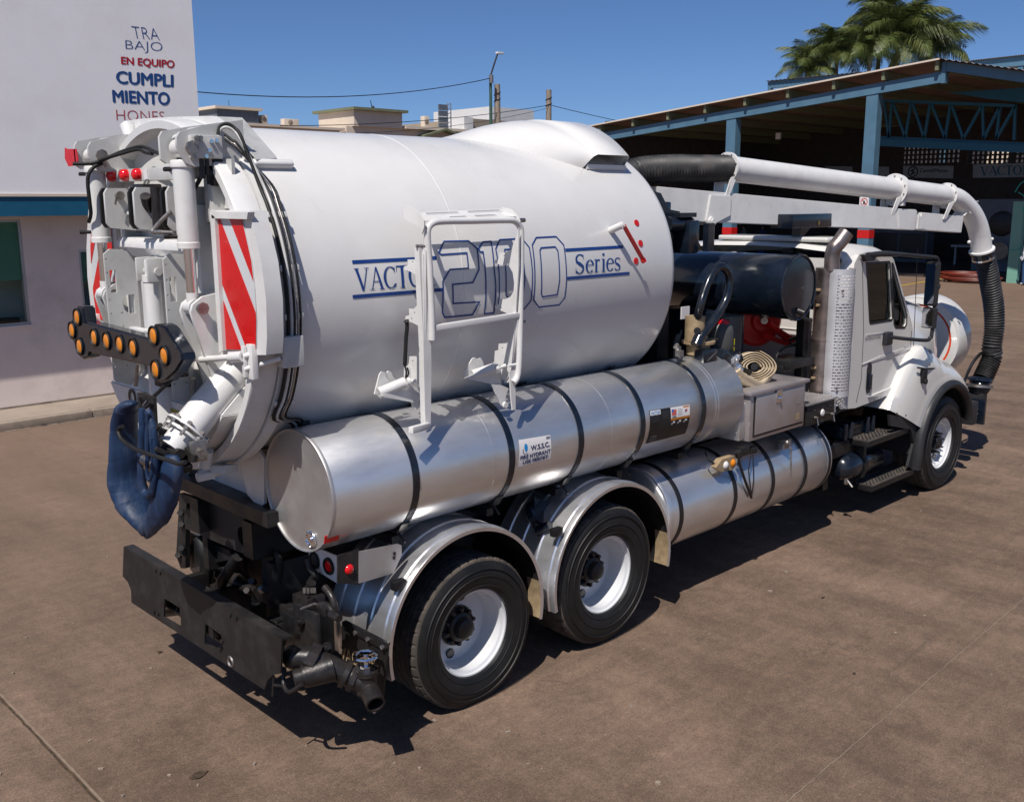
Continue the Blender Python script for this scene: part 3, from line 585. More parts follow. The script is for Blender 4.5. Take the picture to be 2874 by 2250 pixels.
# second roofs behind
def back(nm, lb, x, pts, roofpts, loc): 
    t = thing(nm, lb, 'shed', loc); b = B(); b.prism([(x,y,z) for y,z in pts], (.3,0,0)); obj('fascia_beam', b, M['steelblue'], t)
    (y0,z0),(y1,z1) = roofpts; b = B(); rows = [[V((x-.2,y0+(y1-y0)*i/80,z0+(z1-z0)*i/80+(.05 if i%2 else 0))),V((x+18,y0+(y1-y0)*i/80,z0+(z1-z0)*i/80+(.05 if i%2 else 0)))] for i in range(81)]; b.sheet(rows); obj('roof_sheet', b, M['roof'], t, smooth=0)
    for yy in (y0-.4,(y0+y1)/2,y1+.4): b = B(); b.span((x+.05,yy-.15,0),(x+.3,yy+.15,min(z0,z1)-.5)); obj('column_post', b, M['steelblue'], t)
    return t
t2 = back('workshop_shed', 'farther blue framed shed, its roof edge showing just before the palms', 60, [(60.0, 34.565, 10.712),(60.0, 34.434, 11.539),(60.0, 21.973, 11.768),(60.0, 21.922, 11.147),(60.0, 34.255, 11.076),(60.0, 34.389, 10.698)] and [(p[1],p[2]) for p in [(60.0, 34.389, 10.698),(60.0, 34.432, 11.505),(60.0, 21.167, 11.436),(60.0, 21.118, 10.849),(60.0, 34.152, 11.068),(60.0, 34.183, 10.683)]], [(p[1],p[2]) for p in [(60.0, 34.454, 11.541),(60.0, 21.17, 11.466)]], (65,25,0))
t3 = back('workshop_shed', 'shed roof with corrugated edge at the top right corner behind the main roof', 58.5, [(p[1],p[2]) for p in [(58.5, 19.793, 11.297),(58.5, 16.649, 11.338),(58.5, 13.885, 11.358),(58.5, 13.831, 10.817),(58.5, 16.6, 10.813),(58.5, 19.753, 10.824)]], [(p[1],p[2]) for p in [(58.5, 19.796, 11.333),(58.5, 13.888, 11.392)]], (64,12,0))
fw = thing('bright_backing_wall', 'pale wall added behind the shed so its pierced blocks show bright', 'wall', (68,14,0)); bx('wall_face', (70,-5,0), (70.4,34,8.6), 'cream', fw)  # added wall, catches the sun to brighten the block holes

# ---- palms
def frond_mesh(seed, L=3.0):
    random.seed(seed); b = B(); n = 56; P = []
    for i in range(n+1): t = i/n; P.append(V((L*t*(1-.12*t*t), .12*math.sin(3*t)*t, .55*L*.35*math.sin(t*2.2) - L*.34*t**2.2)))
    b.tube(P, lambda i,t: .035*(1-t)+.006, seg=4)
    for i in range(3, n+1):
        t = i/n; d = (P[i]-P[i-1]).normalized(); s = V((0,1,0)); ll = (.92*math.sin(math.pi*min(1,t*.9+.12))**.7+.12)*random.uniform(.8,1.1)
        for sg in (-1,1):
            for k in range(2):
                q = P[i]-d*(.027*k); dd = (s*sg*.8+d*random.uniform(.45,.75)+V((0,0,random.uniform(-.15,.25)))).normalized(); e1 = q+dd*ll*.5+V((0,0,-.03)); e2 = q+dd*ll+V((0,0,-.45*ll-random.uniform(0,.3)*ll)); w = d*.017
                b.faces([q-w*.6, q+w*.6, e1+w, e1-w, e2], [(0,1,2,3),(3,2,4)])
    bmesh.ops.recalc_face_normals(b.b, faces=b.b.faces); me = bpy.data.meshes.new('frond'); b.b.to_mesh(me); b.b.free(); me.materials.append(M['treeg']); return me
FM = [frond_mesh(s) for s in (3,5,9)]
def palm(x, y, z, sc, n, label, seed):
    random.seed(seed); t = thing('palm_tree', label, 'palm tree', (x,y,0), 'palm trees behind the sheds')
    b = B(); b.tube([(x,y,0),(x+.2,y+.1,z*.5),(x,y,z)], lambda i,tt: .22*(1-.4*tt)+.04*(i==0), seg=12, smooth=6); obj('trunk', b, M['treet'], t)
    b = B(); b.tube([(x,y,z-.8),(x,y,z-.2),(x,y,z+.2)], lambda i,tt: (.16,.2,.08)[min(2,i)], seg=10); obj('crown_shaft', b, M['purlin'], t)
    for i in range(n):
        o = bpy.data.objects.new('frond', random.choice(FM)); COL.objects.link(o); o.parent = t; o.location = (0,0,z); tt = i/n
        o.rotation_euler = Euler((random.uniform(-.4,.4), -1.25+1.75*tt+random.uniform(-.15,.15), i*2.399+random.uniform(-.2,.2)),'XYZ'); s = sc*random.uniform(.82,1.1)*(0.75+.25*math.sin(math.pi*tt)); o.scale = (s,s,s)
    return t
for (u, n_, sc, lb, sd) in (([(72.0, 30.787, 15.248)],34,1.6,'tallest palm of the clump, top centre of its crown',1),([(70.0, 34.634, 14.265)],28,1.3,'palm with a rounded crown at the left of the clump',2),([(75.0, 29.522, 14.578)],26,1.45,'palm on the right of the clump reaching out to the side',3),([(70.0, 31.94, 14.173)],24,1.2,'lower palm in the middle of the clump',4),([(68.0, 35.909, 12.998)],22,1.15,'small palm at the lower left end of the clump',5),([(74.0, 33.232, 17.525)],18,1.3,'palm with a single high tuft left of the tallest one',6)):
    palm(u[0][0], u[0][1], u[0][2], sc, n_, lb, sd)
random.seed(11)

# ---- people and gear in the shed
def person(loc, rz, shirt, label, h=1.72, arms=0):
    x, y, z = loc; t = thing('person', label, 'person', loc); ca, sa = math.cos(rz), math.sin(rz)
    def W(a, c, zz): return V((x+a*ca-c*sa, y+a*sa+c*ca, z+zz*h/1.72))
    me = bpy.data.meshes.new('body'); pts = [(0,0,.95),(0,0,1.15),(0,0,1.38),(0,0,1.50),(0,0,1.62),(0,.09,.90),(0,.10,.50),(0,.11,.08),(.12,.12,.04),(0,-.09,.90),(.02,-.10,.50),(0,-.11,.08),(.12,-.12,.04),(0,.19,1.38),(.02,.24,1.10),(.14 if arms else .04,.24,.86),(0,-.19,1.38),(.02,-.24,1.10),(.20 if arms else .04,-.2,.90)]
    ed = [(0,1),(1,2),(2,3),(3,4),(0,5),(5,6),(6,7),(7,8),(0,9),(9,10),(10,11),(11,12),(2,13),(13,14),(14,15),(2,16),(16,17),(17,18)]
    me.from_pydata([W(*p)-V(loc) for p in pts], ed, []); o = bpy.data.objects.new('body', me); COL.objects.link(o); o.parent = t
    md = o.modifiers.new('s','SKIN'); sv = me.skin_vertices[0].data
    for i, r in enumerate((.13,.13,.15,.06,.09,.09,.065,.05,.035,.09,.065,.05,.035,.07,.05,.038,.07,.05,.038)): sv[i].radius = (r,r)
    sv[0].use_root = True; md2 = o.modifiers.new('u','SUBSURF'); md2.levels = 1; md2.render_levels = 1
    me.materials.append(M[shirt])
    b = B(); b.sphere(W(0,0,1.63), .105, 14, (.95,.82,1.15)); b.sphere(W(.10,0,1.62),.02,6); obj('head', b, M['skin'], t, smooth=60)
    b = B(); b.sphere(W(-.015,0,1.665), .112, 14, (.95,.85,1.0)); obj('hair', b, M['hair'], t, smooth=60)
    b = B()
    for s in (-1,1): b.tube([W(0,s*.09,.98),W(0.01,s*.10,.5),W(0,s*.11,.09)], lambda i,tt: .105-.03*tt, seg=10)
    b.tube([W(0,0,.90),W(0,0,1.04)], .15, seg=14, flat=.8); obj('trousers', b, M['jeans'], t, smooth=60)
    return t
P_ = [(45.0, 26.132, 1.959),(45.0, 25.091, 1.937),(45.0, 19.329, 1.85)]
person((45,P_[0][1],.14), 2.6, 'cloth1', 'person in a grey shirt and dark hair standing left under the boom, in the shed'); person((45.3,P_[1][1],.14), 3.3, 'cloth2', 'person in a dark blue shirt facing out, standing right of the grey shirted one'); person((44,P_[2][1],.14), 3.1, 'cloth2', 'person in a dark work shirt standing left of the blue column')
person((37.2,8.25,0), 1.9, 'cloth3', 'person in a pale striped shirt and blue jeans at the right edge', 1.9, 1)
b = B()
for k in range(7): b.tube([V((37.2+(.55+.12*(k%4))*math.cos(a), 10.35+(.8+.15*(k%4))*math.sin(a), .05+.05*k)) for a in [2*math.pi*i/24 for i in range(25)]], .035, seg=6)
tag(obj('hose_coil', b, M['orangeh']), 'loose coil of orange red hose lying on the shed floor', 'hose')
gm = thing('parked_machine', 'grey parked machine with a large dark round opening, deep in the shed', 'machine', (43,10.5,.14))
bx('machine_body', (42,9.6,.14), (44,12.2,3.3), 'slate', gm, bev=.05); b = B(); b.lathe([(0,.03),(.5,.03),(.55,.0)], V((41.98, 11.008, 2.234)), (-1,0,0), seg=32); obj('round_opening', b, M['sat'], gm); b = B(); b.lathe([(0,.05),(.36,.04),(.4,0)], V((41.5, 10.857, 1.06)), (-1,0,0), seg=24); b.cyl((41.5,11.1,1.2),(42,11.1,1.2),.1); obj('pale_disc', b, M['kerb'], gm)
rk = thing('hose_rack', 'green post rack with looping teal hoses at the right edge of the shed', 'rack', (38,8.9,0))
b = B(); b.span((37.9,8.75,0),(38.2,9.15,3.2)); obj('rack_post', b, M['green'], rk); b = B()
for k in range(3): b.tube([(37.7, 9.059, 3.551),(37.7, 8.881, 3.885),(37.7, 8.576, 4.07)], .02, seg=6, smooth=4)
b.tube([(37.6, 8.907, 3.549),(37.6, 8.654, 3.356),(37.6, 8.651, 2.781)], .02, seg=6, smooth=4); b.tube([(37.6, 9.033, 1.34),(37.6, 8.773, 1.324),(37.6, 8.484, 1.527)], .02, seg=6, smooth=4); obj('teal_hose', b, M['teal'], rk)
wb = thing('workbench', 'pale grey steel workbench behind the blue column in the shed', 'workbench', (46,14,.14)); bx('bench_top', (45.5,11.6,1.0), (46.6,14.6,1.10), 'signw', wb); 
for y in (11.8,14.4): bx('bench_leg', (45.6,y-.04,.14), (45.7,y+.04,1.0), 'signw', wb)
for k,(x,y,w,h,lb) in enumerate(((47,20.6,2.2,2.0,'dark steel cabinet behind the people in the shed'),(46,17.5,3,1.6,'low dark bench and crates left of the blue column'),(47,7.5,2.5,2.6,'tall dark cabinet in the right of the shed'))):
    cbn = thing('cabinet', lb, 'cabinet', (x,y,.14)); bx('cabinet_body', (x,y-w/2,.14), (x+.8,y+w/2,.14+h), 'slate' if k else 'sat', cbn); bx('cabinet_door', (x-.02,y-w/2+.1,.3), (x-.001,y-.05,h), 'sat', cbn); bx('cabinet_door', (x-.02,y+.05,.3), (x-.001,y+w/2-.1,h), 'sat', cbn)
# ============================================================ THE TRUCK
TR = thing('sewer_cleaner_truck', 'white vacuum sewer truck with round debris tank, aluminium water tanks and hose boom', 'truck', (3,0,0))
TZ, TRD = 2.75, 1.02
def tf(x, ph, lift=0): r = TRD+.002+lift; return V((x, -r*math.sin(ph), TZ+r*math.cos(ph)))
# ---- debris tank
XA, XB = -1.19, 2.30
b = B(); b.lathe([(0,XA-.02),(TRD,XA),(TRD,XB),(TRD-.015,XB+.05),(TRD-.06,XB+.10),(TRD-.14,XB+.135),(.5,XB+.22),(0,XB+.25)], (0,0,TZ), (1,0,0), seg=160)
tank = obj('debris_tank', b, M['tank'], TR, smooth=50)
for x in (.12,):
    b = B(); b.lathe([(TRD,x-.006),(TRD+.0016,x-.003),(TRD+.0016,x+.003),(TRD,x+.006)], (0,0,TZ), (1,0,0), seg=160); obj('weld_seam', b, M['tank'], tank)
# hump saddle on the front top
b = B(); rows = []
PH = 38
for i in range(0, 41):
    ph = math.radians(-PH+2*PH*i/40); k = math.cos(ph*1.9)*.5+.5; h = .022+.148*k
    x0 = .80 + .87*abs(ph/math.radians(PH))**1.6
    x1, x2 = 1.74, 2.14; row = []
    for t in (0,.12,.3,.5,.7,.85,1):
        x = x0+(x1-x0)*t; hh = h*math.sin(math.pi/2*t)**1.15; row.append((x, hh))
    row += [(x1+.015,h+.01),(x2-.02,h+.01),(x2,h-.005),(x2+.003,-.02)]
    rows.append([V((x, -(TRD+hh)*math.sin(ph), TZ+(TRD+hh)*math.cos(ph))) for x,hh in row])
b.sheet(rows)
for s in (0,-1):
    ph = math.radians(-PH if s == 0 else PH); r = [V((x, -(TRD+hh)*math.sin(ph), TZ+(TRD+hh)*math.cos(ph))) for x,hh in ((1.70,.0),(1.745,.032),(2.12,.032),(2.143,-.02))]
    b.faces(r, [(0,1,2,3)])
obj('inlet_hump', b, M['tank'], tank, smooth=45)
b = B(); ph = math.radians(PH)
b.faces([tf(1.70,ph,.0),tf(1.70,ph,.036),tf(2.16,ph,.036),tf(2.16,ph,0),tf(1.70,ph+.018,.0),tf(1.70,ph+.018,.012),tf(2.16,ph+.018,.012),tf(2.16,ph+.018,0)], [(0,1,2,3),(4,5,6,7),(0,1,5,4),(3,2,6,7),(1,2,6,5),(0,3,7,4)])
obj('hump_edge', b, M['tank'], tank)
x_, p_ = (1.7602, 0.4595); c_ = tf(x_, p_); n_ = V((0,c_.y,c_.z-TZ)).normalized(); t_ = V((1,0,0)); u3 = n_
hole = [c_ + t_*.032*math.cos(a)+u3*(.055+.032*math.sin(a)) for a in [2*math.pi*i/16 for i in range(16)]]
b = B(); b.prism([c_-t_*.06-u3*.02, c_+t_*.06-u3*.02, c_+t_*.06+u3*.09, c_+t_*.04+u3*.11, c_-t_*.04+u3*.11, c_-t_*.06+u3*.09], (0,-.02,0), [hole]); obj('lifting_eye', b, M['white'], tank)
# sump pads (pressed outlines) and small steps
for q in ((('g',370,1270),('g',480,1280),('g',470,1290),('g',330,1460)), (('g',1030,1180),('g',1100,1180),('g',1090,1190),('g',985,1340))): pass
x_, p_ = (-1.0301, 0.7275); b = B(); c_ = tf(x_,p_)
b.box(c_+V((0,-.012,.012)), (.26,.05,.05), rot=Matrix.Rotation(p_,3,'X'), bev=.02, seg=3); obj('step_pad', b, M['white'], tank)
# ---- decals
def two(): pass
b = B()
for pts in (((-0.7219, 1.355),(-0.0871, 1.3565)), ((-0.7439, 1.5506),(-0.0577, 1.5523)), ((1.0882, 1.3521),(1.7246, 1.3504)), ((1.0784, 1.5462),(1.774, 1.5467))):
    stroke(b, pts, .021, tf)
obj('stripe', b, M['blue'], tank, smooth=0, merge=False)
b = B()
for L in ([(-0.0034, 1.2582),(0.202, 1.2609),(0.2634, 1.314),(0.2539, 1.445),(0.1931, 1.5238),(0.022, 1.5256),(0.0246, 1.6441),(0.2503, 1.6512),(0.1963, 1.7296),(-0.0396, 1.727),(-0.0621, 1.6927),(-0.0585, 1.5047),(0.0072, 1.4329),(0.1633, 1.4332),(0.1673, 1.3366),(-0.0478, 1.3392),(-0.0624, 1.325)],
          [(0.2727, 1.3125),(0.326, 1.2715),(0.3966, 1.2699),(0.3872, 1.4441),(0.3942, 1.5571),(0.3876, 1.7336),(0.302, 1.7315),(0.3074, 1.5146),(0.3082, 1.3355),(0.2861, 1.3365)],
          [(0.4781, 1.2617),(0.6867, 1.2591),(0.7387, 1.3223),(0.7415, 1.4905),(0.7296, 1.6758),(0.6704, 1.7294),(0.4842, 1.7267),(0.4245, 1.6734),(0.4298, 1.4744),(0.4264, 1.3199)],
          [(0.5056, 1.3276),(0.6264, 1.3272),(0.6632, 1.3656),(0.6659, 1.5348),(0.6414, 1.6646),(0.5241, 1.6593),(0.488, 1.6201),(0.4938, 1.4303)],
          [(0.8238, 1.257),(1.0221, 1.2556),(1.0818, 1.316),(1.0791, 1.5581),(1.0684, 1.6794),(1.0184, 1.7275),(0.8123, 1.7272),(0.7548, 1.6727),(0.7614, 1.5402),(0.7712, 1.3056)],
          [(0.8509, 1.3283),(0.9927, 1.3262),(1.0127, 1.3543),(1.007, 1.5541),(0.9859, 1.6534),(0.8396, 1.6586),(0.8259, 1.6327),(0.8281, 1.4949),(0.8348, 1.3476)]):
    stroke(b, L, .0105, tf, closed=True)
obj('lettering', b, M['blue'], tank, smooth=0, merge=False, label='outlined blue digits 2100')
b = B(); roman(b, 'VACTOR', [(-0.7185, 1.3919),(-0.1109, 1.3887),(-0.1157, 1.5246),(-0.7181, 1.5191)], tf); obj('lettering', b, M['blue'], tank, smooth=0, merge=False, label='blue word VACTOR')
b = B(); roman(b, 'Series', [(1.1772, 1.3857),(1.6897, 1.3801),(1.6761, 1.5199),(1.164, 1.5227)], tf, cap=1.0); obj('lettering', b, M['blue'], tank, smooth=0, merge=False, label='blue word Series')
# red float level pointer and dots
for q in ((1.9445, 1.1749), (1.9351, 1.332)):
    b = B(); c_ = tf(*q,.001); n_ = V((0,c_.y,c_.z-TZ)).normalized(); b.cyl(c_-n_*.003, c_+n_*.002, .026, seg=20); obj('level_dot', b, M['red'], tank)
x_, p_ = (1.6154, 1.2256); c_ = tf(x_,p_); n_ = V((0,c_.y,c_.z-TZ)).normalized(); e_ = c_+n_*.13
b = B(); b.cyl(c_, e_, .026); b.cyl(e_-n_*.01, e_+n_*.012, .018); piv = obj('pointer_pivot', b, M['white'], tank)
x2_, p2_ = (1.8574, 1.4607); d_ = tf(x2_,p2_,.07); b = B(); b.beam(e_, d_, .012, .035, bev=.005, up=n_); b.cyl(d_-n_*.01, d_+n_*.01, .022, seg=14); obj('pointer_arm', b, M['red'], tank)
b = B(); b.cyl(tf(x2_,p2_,-.002), tf(x2_,p2_,.003), .026, seg=20); obj('level_dot', b, M['red'], tank)

# ---- rear flange and door
FZ = 2.735
b = B(); b.lathe([(1.0,-1.10),(1.03,-1.12),(1.066,-1.16),(1.066,-1.235),(.95,-1.24)], (0,0,FZ), (1,0,0), seg=128); obj('tank_flange', b, M['white'], TR, smooth=40)
DX = -1.31
b = B(); b.lathe([(.98,-1.243),(1.05,-1.246),(1.055,-1.25),(1.058,-1.39),(1.05,-1.40),(1.005,-1.40),(.998,-1.392),(.985,DX),(.6,DX-.01),(0,DX-.02)], (0,0,FZ), (1,0,0), seg=128)
door = obj('rear_door', b, M['white'], TR, smooth=40)
def mir(pts): return [(p[0],-p[1],p[2]) for p in pts]
def plate(name, pts, th, mt, parent, holes=(), both=False, **k):
    b = B(); b.prism(pts, th, holes); o = obj(name, b, M[mt] if isinstance(mt,str) else mt, parent, **k)
    if both:
        b = B(); b.prism(mir(pts), (th[0],-th[1],th[2]), [mir(h) for h in holes]); obj(name, b, M[mt] if isinstance(mt,str) else mt, parent, **k)
    return o
# chevron housings
CH = [(-1.415, -0.707, 3.234),(-1.415, -1.0, 3.232),(-1.415, -1.027, 3.162),(-1.415, -1.078, 3.012),(-1.415, -1.093, 2.879),(-1.415, -1.097, 2.7),(-1.415, -1.075, 2.537),(-1.415, -0.714, 2.502)]
FR = [(-1.41, -0.643, 3.27),(-1.41, -1.074, 3.269),(-1.41, -1.111, 3.173),(-1.41, -1.17, 3.005),(-1.41, -1.197, 2.812),(-1.41, -1.186, 2.613),(-1.41, -1.166, 2.518),(-1.41, -0.656, 2.463)]
plate('chevron_housing', FR, (.10,0,0), 'white', door, both=True)
def clip(poly, n, c, keep):
    out = []
    for i in range(len(poly)):
        p, q = poly[i], poly[(i+1)%len(poly)]; fp = (n[0]*p[0]+n[1]*p[1]-c)*keep; fq = (n[0]*q[0]+n[1]*q[1]-c)*keep
        if fp >= 0: out.append(p)
        if fp*fq < 0: t = fp/(fp-fq); out.append((p[0]+(q[0]-p[0])*t, p[1]+(q[1]-p[1])*t))
    return out
def chev(s):
    b = B(); b.prism([(p[0]-.001, p[1]*s, p[2]) for p in CH], (.004,0,0)); obj('chevron_panel', b, M['reflw'], door)
    for lo, hi in ((1.3,2.178),(2.228,2.443),(2.531,3.2)):
        P = clip(clip([(p[1],p[2]) for p in CH], (-.83,.56), lo, 1), (-.83,.56), hi, -1)
        if len(P) > 2: b = B(); b.prism([(CH[0][0]-.004, y*s, z) for y, z in P], (.002,0,0)); obj('chevron_stripe', b, M['refl'], door)
chev(1); chev(-1)
b = B(); top = [(-1.44, -0.716, 3.263),(-1.44, -1.112, 3.262),(-1.44, -1.098, 3.226),(-1.44, -0.717, 3.227)]; b.prism(top, (.04,0,0)); obj('housing_bar', b, M['white'], door)
b = B(); top = [(-1.44, -0.699, 3.255),(-1.44, -0.75, 3.235),(-1.44, -0.75, 2.5),(-1.44, -0.705, 2.485)]; b.prism(top, (.04,0,0)); obj('housing_bar', b, M['white'], door)
# horizontal channels and central post
def chan(name, y0, y1, zt, zb, x0, x1):
    b = B(); pr = [(x0,zt-.03),(x1,zt),(x1-.0,zt-.02),(x1+.02,zb+.05),(x1+.10,zb),(x0,zb)]
    b.prism([(x, y0, z) for x, z in [(x0,zt),(x1+.02,zt),(x1,zt-.03),(x1,zb+.06),(x1+.05,zb),(x0,zb)]], (0,y1-y0,0)); return obj(name, b, M['white'], door)
chan('door_channel', -.50, .50, 3.10, 2.98, DX+.01, -1.47)
chan('door_channel', -.50, .50, 3.27, 3.20, DX+.01, -1.46)
chan('door_channel', -.5, .5, 2.42, 2.30, DX+.01, -1.46)
b = B(); b.tube([(-1.42,-.02,1.95),(-1.42,-.02,2.99)], .13, seg=24); obj('door_post', b, M['white'], door)
b = B()
for y in (.50,-.50): b.span((DX+.01,y-.03,2.2),(-1.43,y+.03,3.30), bev=.01)
obj('door_rib', b, M['white'], door)
# lower pan of the door
zc = 2.13; pts = []
for i in range(15):
    a = math.radians(-38-104*i/14); pts.append((-1.33, .98*math.cos(a), FZ+.98*math.sin(a)))
b = B(); b.prism(pts, (-.15,0,0)); obj('door_pan', b, M['white'], door)
b = B(); yw = .76; b.prism([(-1.32,-yw,2.135),(-1.32,-yw,2.28),(-1.478,-yw,2.135)], (0,2*yw,0)); obj('pan_ledge', b, M['white'], door)
fnx = lambda X: (lambda a, c, lift=0: V((X-lift, a, c)))
b = B(); Q = [p[1:] for p in [(-1.485, -0.083, 2.092),(-1.485, -0.266, 2.083),(-1.485, -0.258, 2.035),(-1.485, -0.074, 2.038)]]; patch(b, Q, fnx(-1.4845), 1, 1); obj('warning_label', b, M['yellow'], door, smooth=0)
text_part('lettering', 'ATTENTION', [p[1:] for p in [(-1.485, -0.09, 2.083),(-1.485, -0.261, 2.075),(-1.485, -0.259, 2.063),(-1.485, -0.087, 2.067)]], fnx(-1.486), M['sat'], door)
b = B(); c_ = V((-1.485, 0.425, 2.077)); b.lathe([(.055,0),(.055,.004),(.035,.004),(.035,0)], c_, (-1,0,0), seg=24); obj('round_mark', b, M['sat'], door)
# hinge plates (facing the truck's side)
for y in (.36,.43,.01,-.06,-.42,-.49):
    b = B(); b.prism([(-1.31,y,3.13),(-1.56,y,3.16),(-1.58,y,3.19),(-1.58,y,3.37),(-1.56,y,3.40),(-1.42,y,3.40),(-1.31,y,3.40)], (0,.022,0)); obj('hinge_plate', b, M['rubber'] if y in (.43,.01,-.42) else M['grey'], door)  # one plate of each pair is black, the other grey
for y in (.36,.01,-.49):
    b = B(); b.cyl((-1.50,y-.03,3.355),(-1.50,y+.13,3.355),.02); b.cyl((-1.50,y-.045,3.355),(-1.50,y-.025,3.355),.026); b.beam((-1.52,y-.035,3.35),(-1.535,y-.035,3.30),.006,.012); obj('hinge_pin', b, M['steel'], door)
b = B(); b.span((-1.40,-.05,3.16),(-1.52,.10,3.42), bev=.01); b.cyl((-1.45,.02,3.2),(-1.53,-.10,3.35),.03); b.cyl((-1.47,-.12,3.15),(-1.47,-.12,3.4),.035); obj('door_latch_motor', b, M['cast'], door)
# lattice plates
def slot(pts): return pts
for y, key in ((.40,0),(-.43,1)):
    dy = .016
    o = [(-1.40,2.24),(-1.40,2.99),(-1.42,3.02),(-1.56,3.03),(-1.60,3.0),(-1.60,2.20),(-1.50,2.16)]
    hs = [[(-1.535,2.90),(-1.575,2.90),(-1.575,2.76),(-1.535,2.76)], [(-1.43,2.74),(-1.43,2.62),(-1.47,2.62),(-1.50,2.65),(-1.51,2.70),(-1.49,2.74)], [(-1.49,2.50),(-1.545,2.50),(-1.545,2.32),(-1.49,2.32)]]
    for k in range(9):
        for x in (-1.585,-1.515) if k > 3 else (-1.588,):
            z = 2.97-.085*k; hs.append([(x+.006*math.cos(a), z+.006*math.sin(a)) for a in [2*math.pi*i/6 for i in range(6)]])
    b = B(); b.prism([(x,y,z) for x,z in o], (0,dy,0), [[(x,y,z) for x,z in h] for h in hs]); obj('lattice_plate', b, M['grey'], door)
# middle latch cylinder between the plates
b = B(); c0 = V((-1.56,-.17,2.55)); b.cyl((-1.56,-.17,2.60),(-1.56,-.17,2.86),.05); b.cyl((-1.56,-.17,2.86),(-1.56,-.17,2.90),.055); b.box((-1.56,-.17,2.93),(.07,.05,.13),bev=.02); obj('latch_cylinder', b, M['white'], door)
b = B(); b.box((-1.55,-.245,2.93),(.14,.02,.14),bev=.009); b.box((-1.55,-.10,2.93),(.14,.02,.14),bev=.009); b.cyl((-1.56,-.27,2.92),(-1.56,-.05,2.92),.022); obj('latch_clevis', b, M['grey'], door)
b = B(); b.box((-1.5,-.2,2.57),(.22,.22,.012)); obj('latch_shelf', b, M['white'], door)
b = B(); b.cyl((-1.53,-.2,2.40),(-1.53,-.2,2.56),.045); b.box((-1.53,-.2,2.30),(.10,.12,.12),bev=.01); b.cyl((-1.5,-.3,2.2),(-1.5,-.3,2.5),.03); obj('latch_solenoid', b, M['dusty'], door)
# clevis plates at the cylinder feet
for s in (1,-1):
    for y in (.54,.66):
        b = B(); Y = s*y - (.011)
        b.prism([(-1.31,Y,2.83),(-1.50,Y,2.80),(-1.56,Y,2.76),(-1.575,Y,2.72),(-1.56,Y,2.66),(-1.45,Y,2.25),(-1.42,Y,2.20),(-1.31,Y,2.18)], (0,.022,0)); obj('clevis_plate', b, M['grey'] if s > 0 else M['white'], door)
    b = B(); b.cyl((-1.522,s*.50,2.74),(-1.522,s*.70,2.74),.024); b.cyl((-1.522,s*.6-.12,2.74),(-1.522,s*.6-.10,2.74),.034,seg=8); obj('clevis_pin', b, M['steel'], door)
# door hydraulic cylinders
for s in (1,-1):
    hc = part_empty('door_cylinder', TR)
    top = V((-1.53,s*.6,3.60)); bot = V((-1.525,s*.6,2.74)); ax = (bot-top).normalized()
    b = B(); b.lathe([(0,.06),(.060,.062),(.066,.07),(.066,.10),(.058,.105),(.058,.50),(.062,.505),(.062,.535),(.03,.54)], top, ax, seg=32); obj('barrel', b, M['white'], hc)
    b = B(); b.cyl(top+ax*.53, bot-ax*.03, .030, seg=24); obj('rod', b, M['chrome'], hc)
    b = B(); b.cyl(top+V((0,-.045,0)), top+V((0,.045,0)), .05); b.cyl(bot+V((0,-.04,0)), bot+V((0,.04,0)), .045); b.cyl(bot-ax*.08, bot, .034); obj('cylinder_eye', b, M['white'], hc)
    b = B(); b.cyl(top+V((0,-.13,0)), top+V((0,.11,0)), .022); b.cyl(top+V((0,-.135,0)), top+V((0,-.115,0)), .036, seg=8); b.beam(top+V((.0,-.125,-.02)), top+V((.02,-.125,-.07)), .008, .015); obj('pin', b, M['steel'], hc)
    b = B(); q = top+ax*.47; b.cyl(q+V((-.05,.01,0)), q+V((-.08,.05,0)), .011); b.cyl(q+V((-.08,.05,0)), q+V((-.11,.06,0)), .014); b.cyl(top+ax*.11+V((-.03,.03,0)), top+ax*.11+V((-.06,.10,0)), .012); obj('port_fitting', b, M['cast'], hc)
    # arm from the top of the tank
    for yy in (-.085,.065):
        Y = s*.6+yy
        if yy < 0: pts = [(-1.20,3.76),(-1.45,3.715),(-1.575,3.68),(-1.595,3.65),(-1.595,3.60),(-1.55,3.52),(-1.50,3.50),(-1.27,3.52),(-1.20,3.50)]
        else: pts = [(-1.20,3.76),(-1.45,3.72),(-1.60,3.69),(-1.62,3.66),(-1.62,3.54),(-1.59,3.52),(-1.30,3.53),(-1.20,3.50)]
        b = B(); b.prism([(x,Y,z) for x,z in pts], (0,.02,0)); obj('lift_arm', b, M['grey'], TR)
    b = B(); b.prism([(-1.21,s*.6-.060,3.757),(-1.46,s*.6-.060,3.711),(-1.46,s*.6+.060,3.711),(-1.21,s*.6+.060,3.757)], (0,0,-.012)); obj('arm_top_plate', b, M['white'], TR)
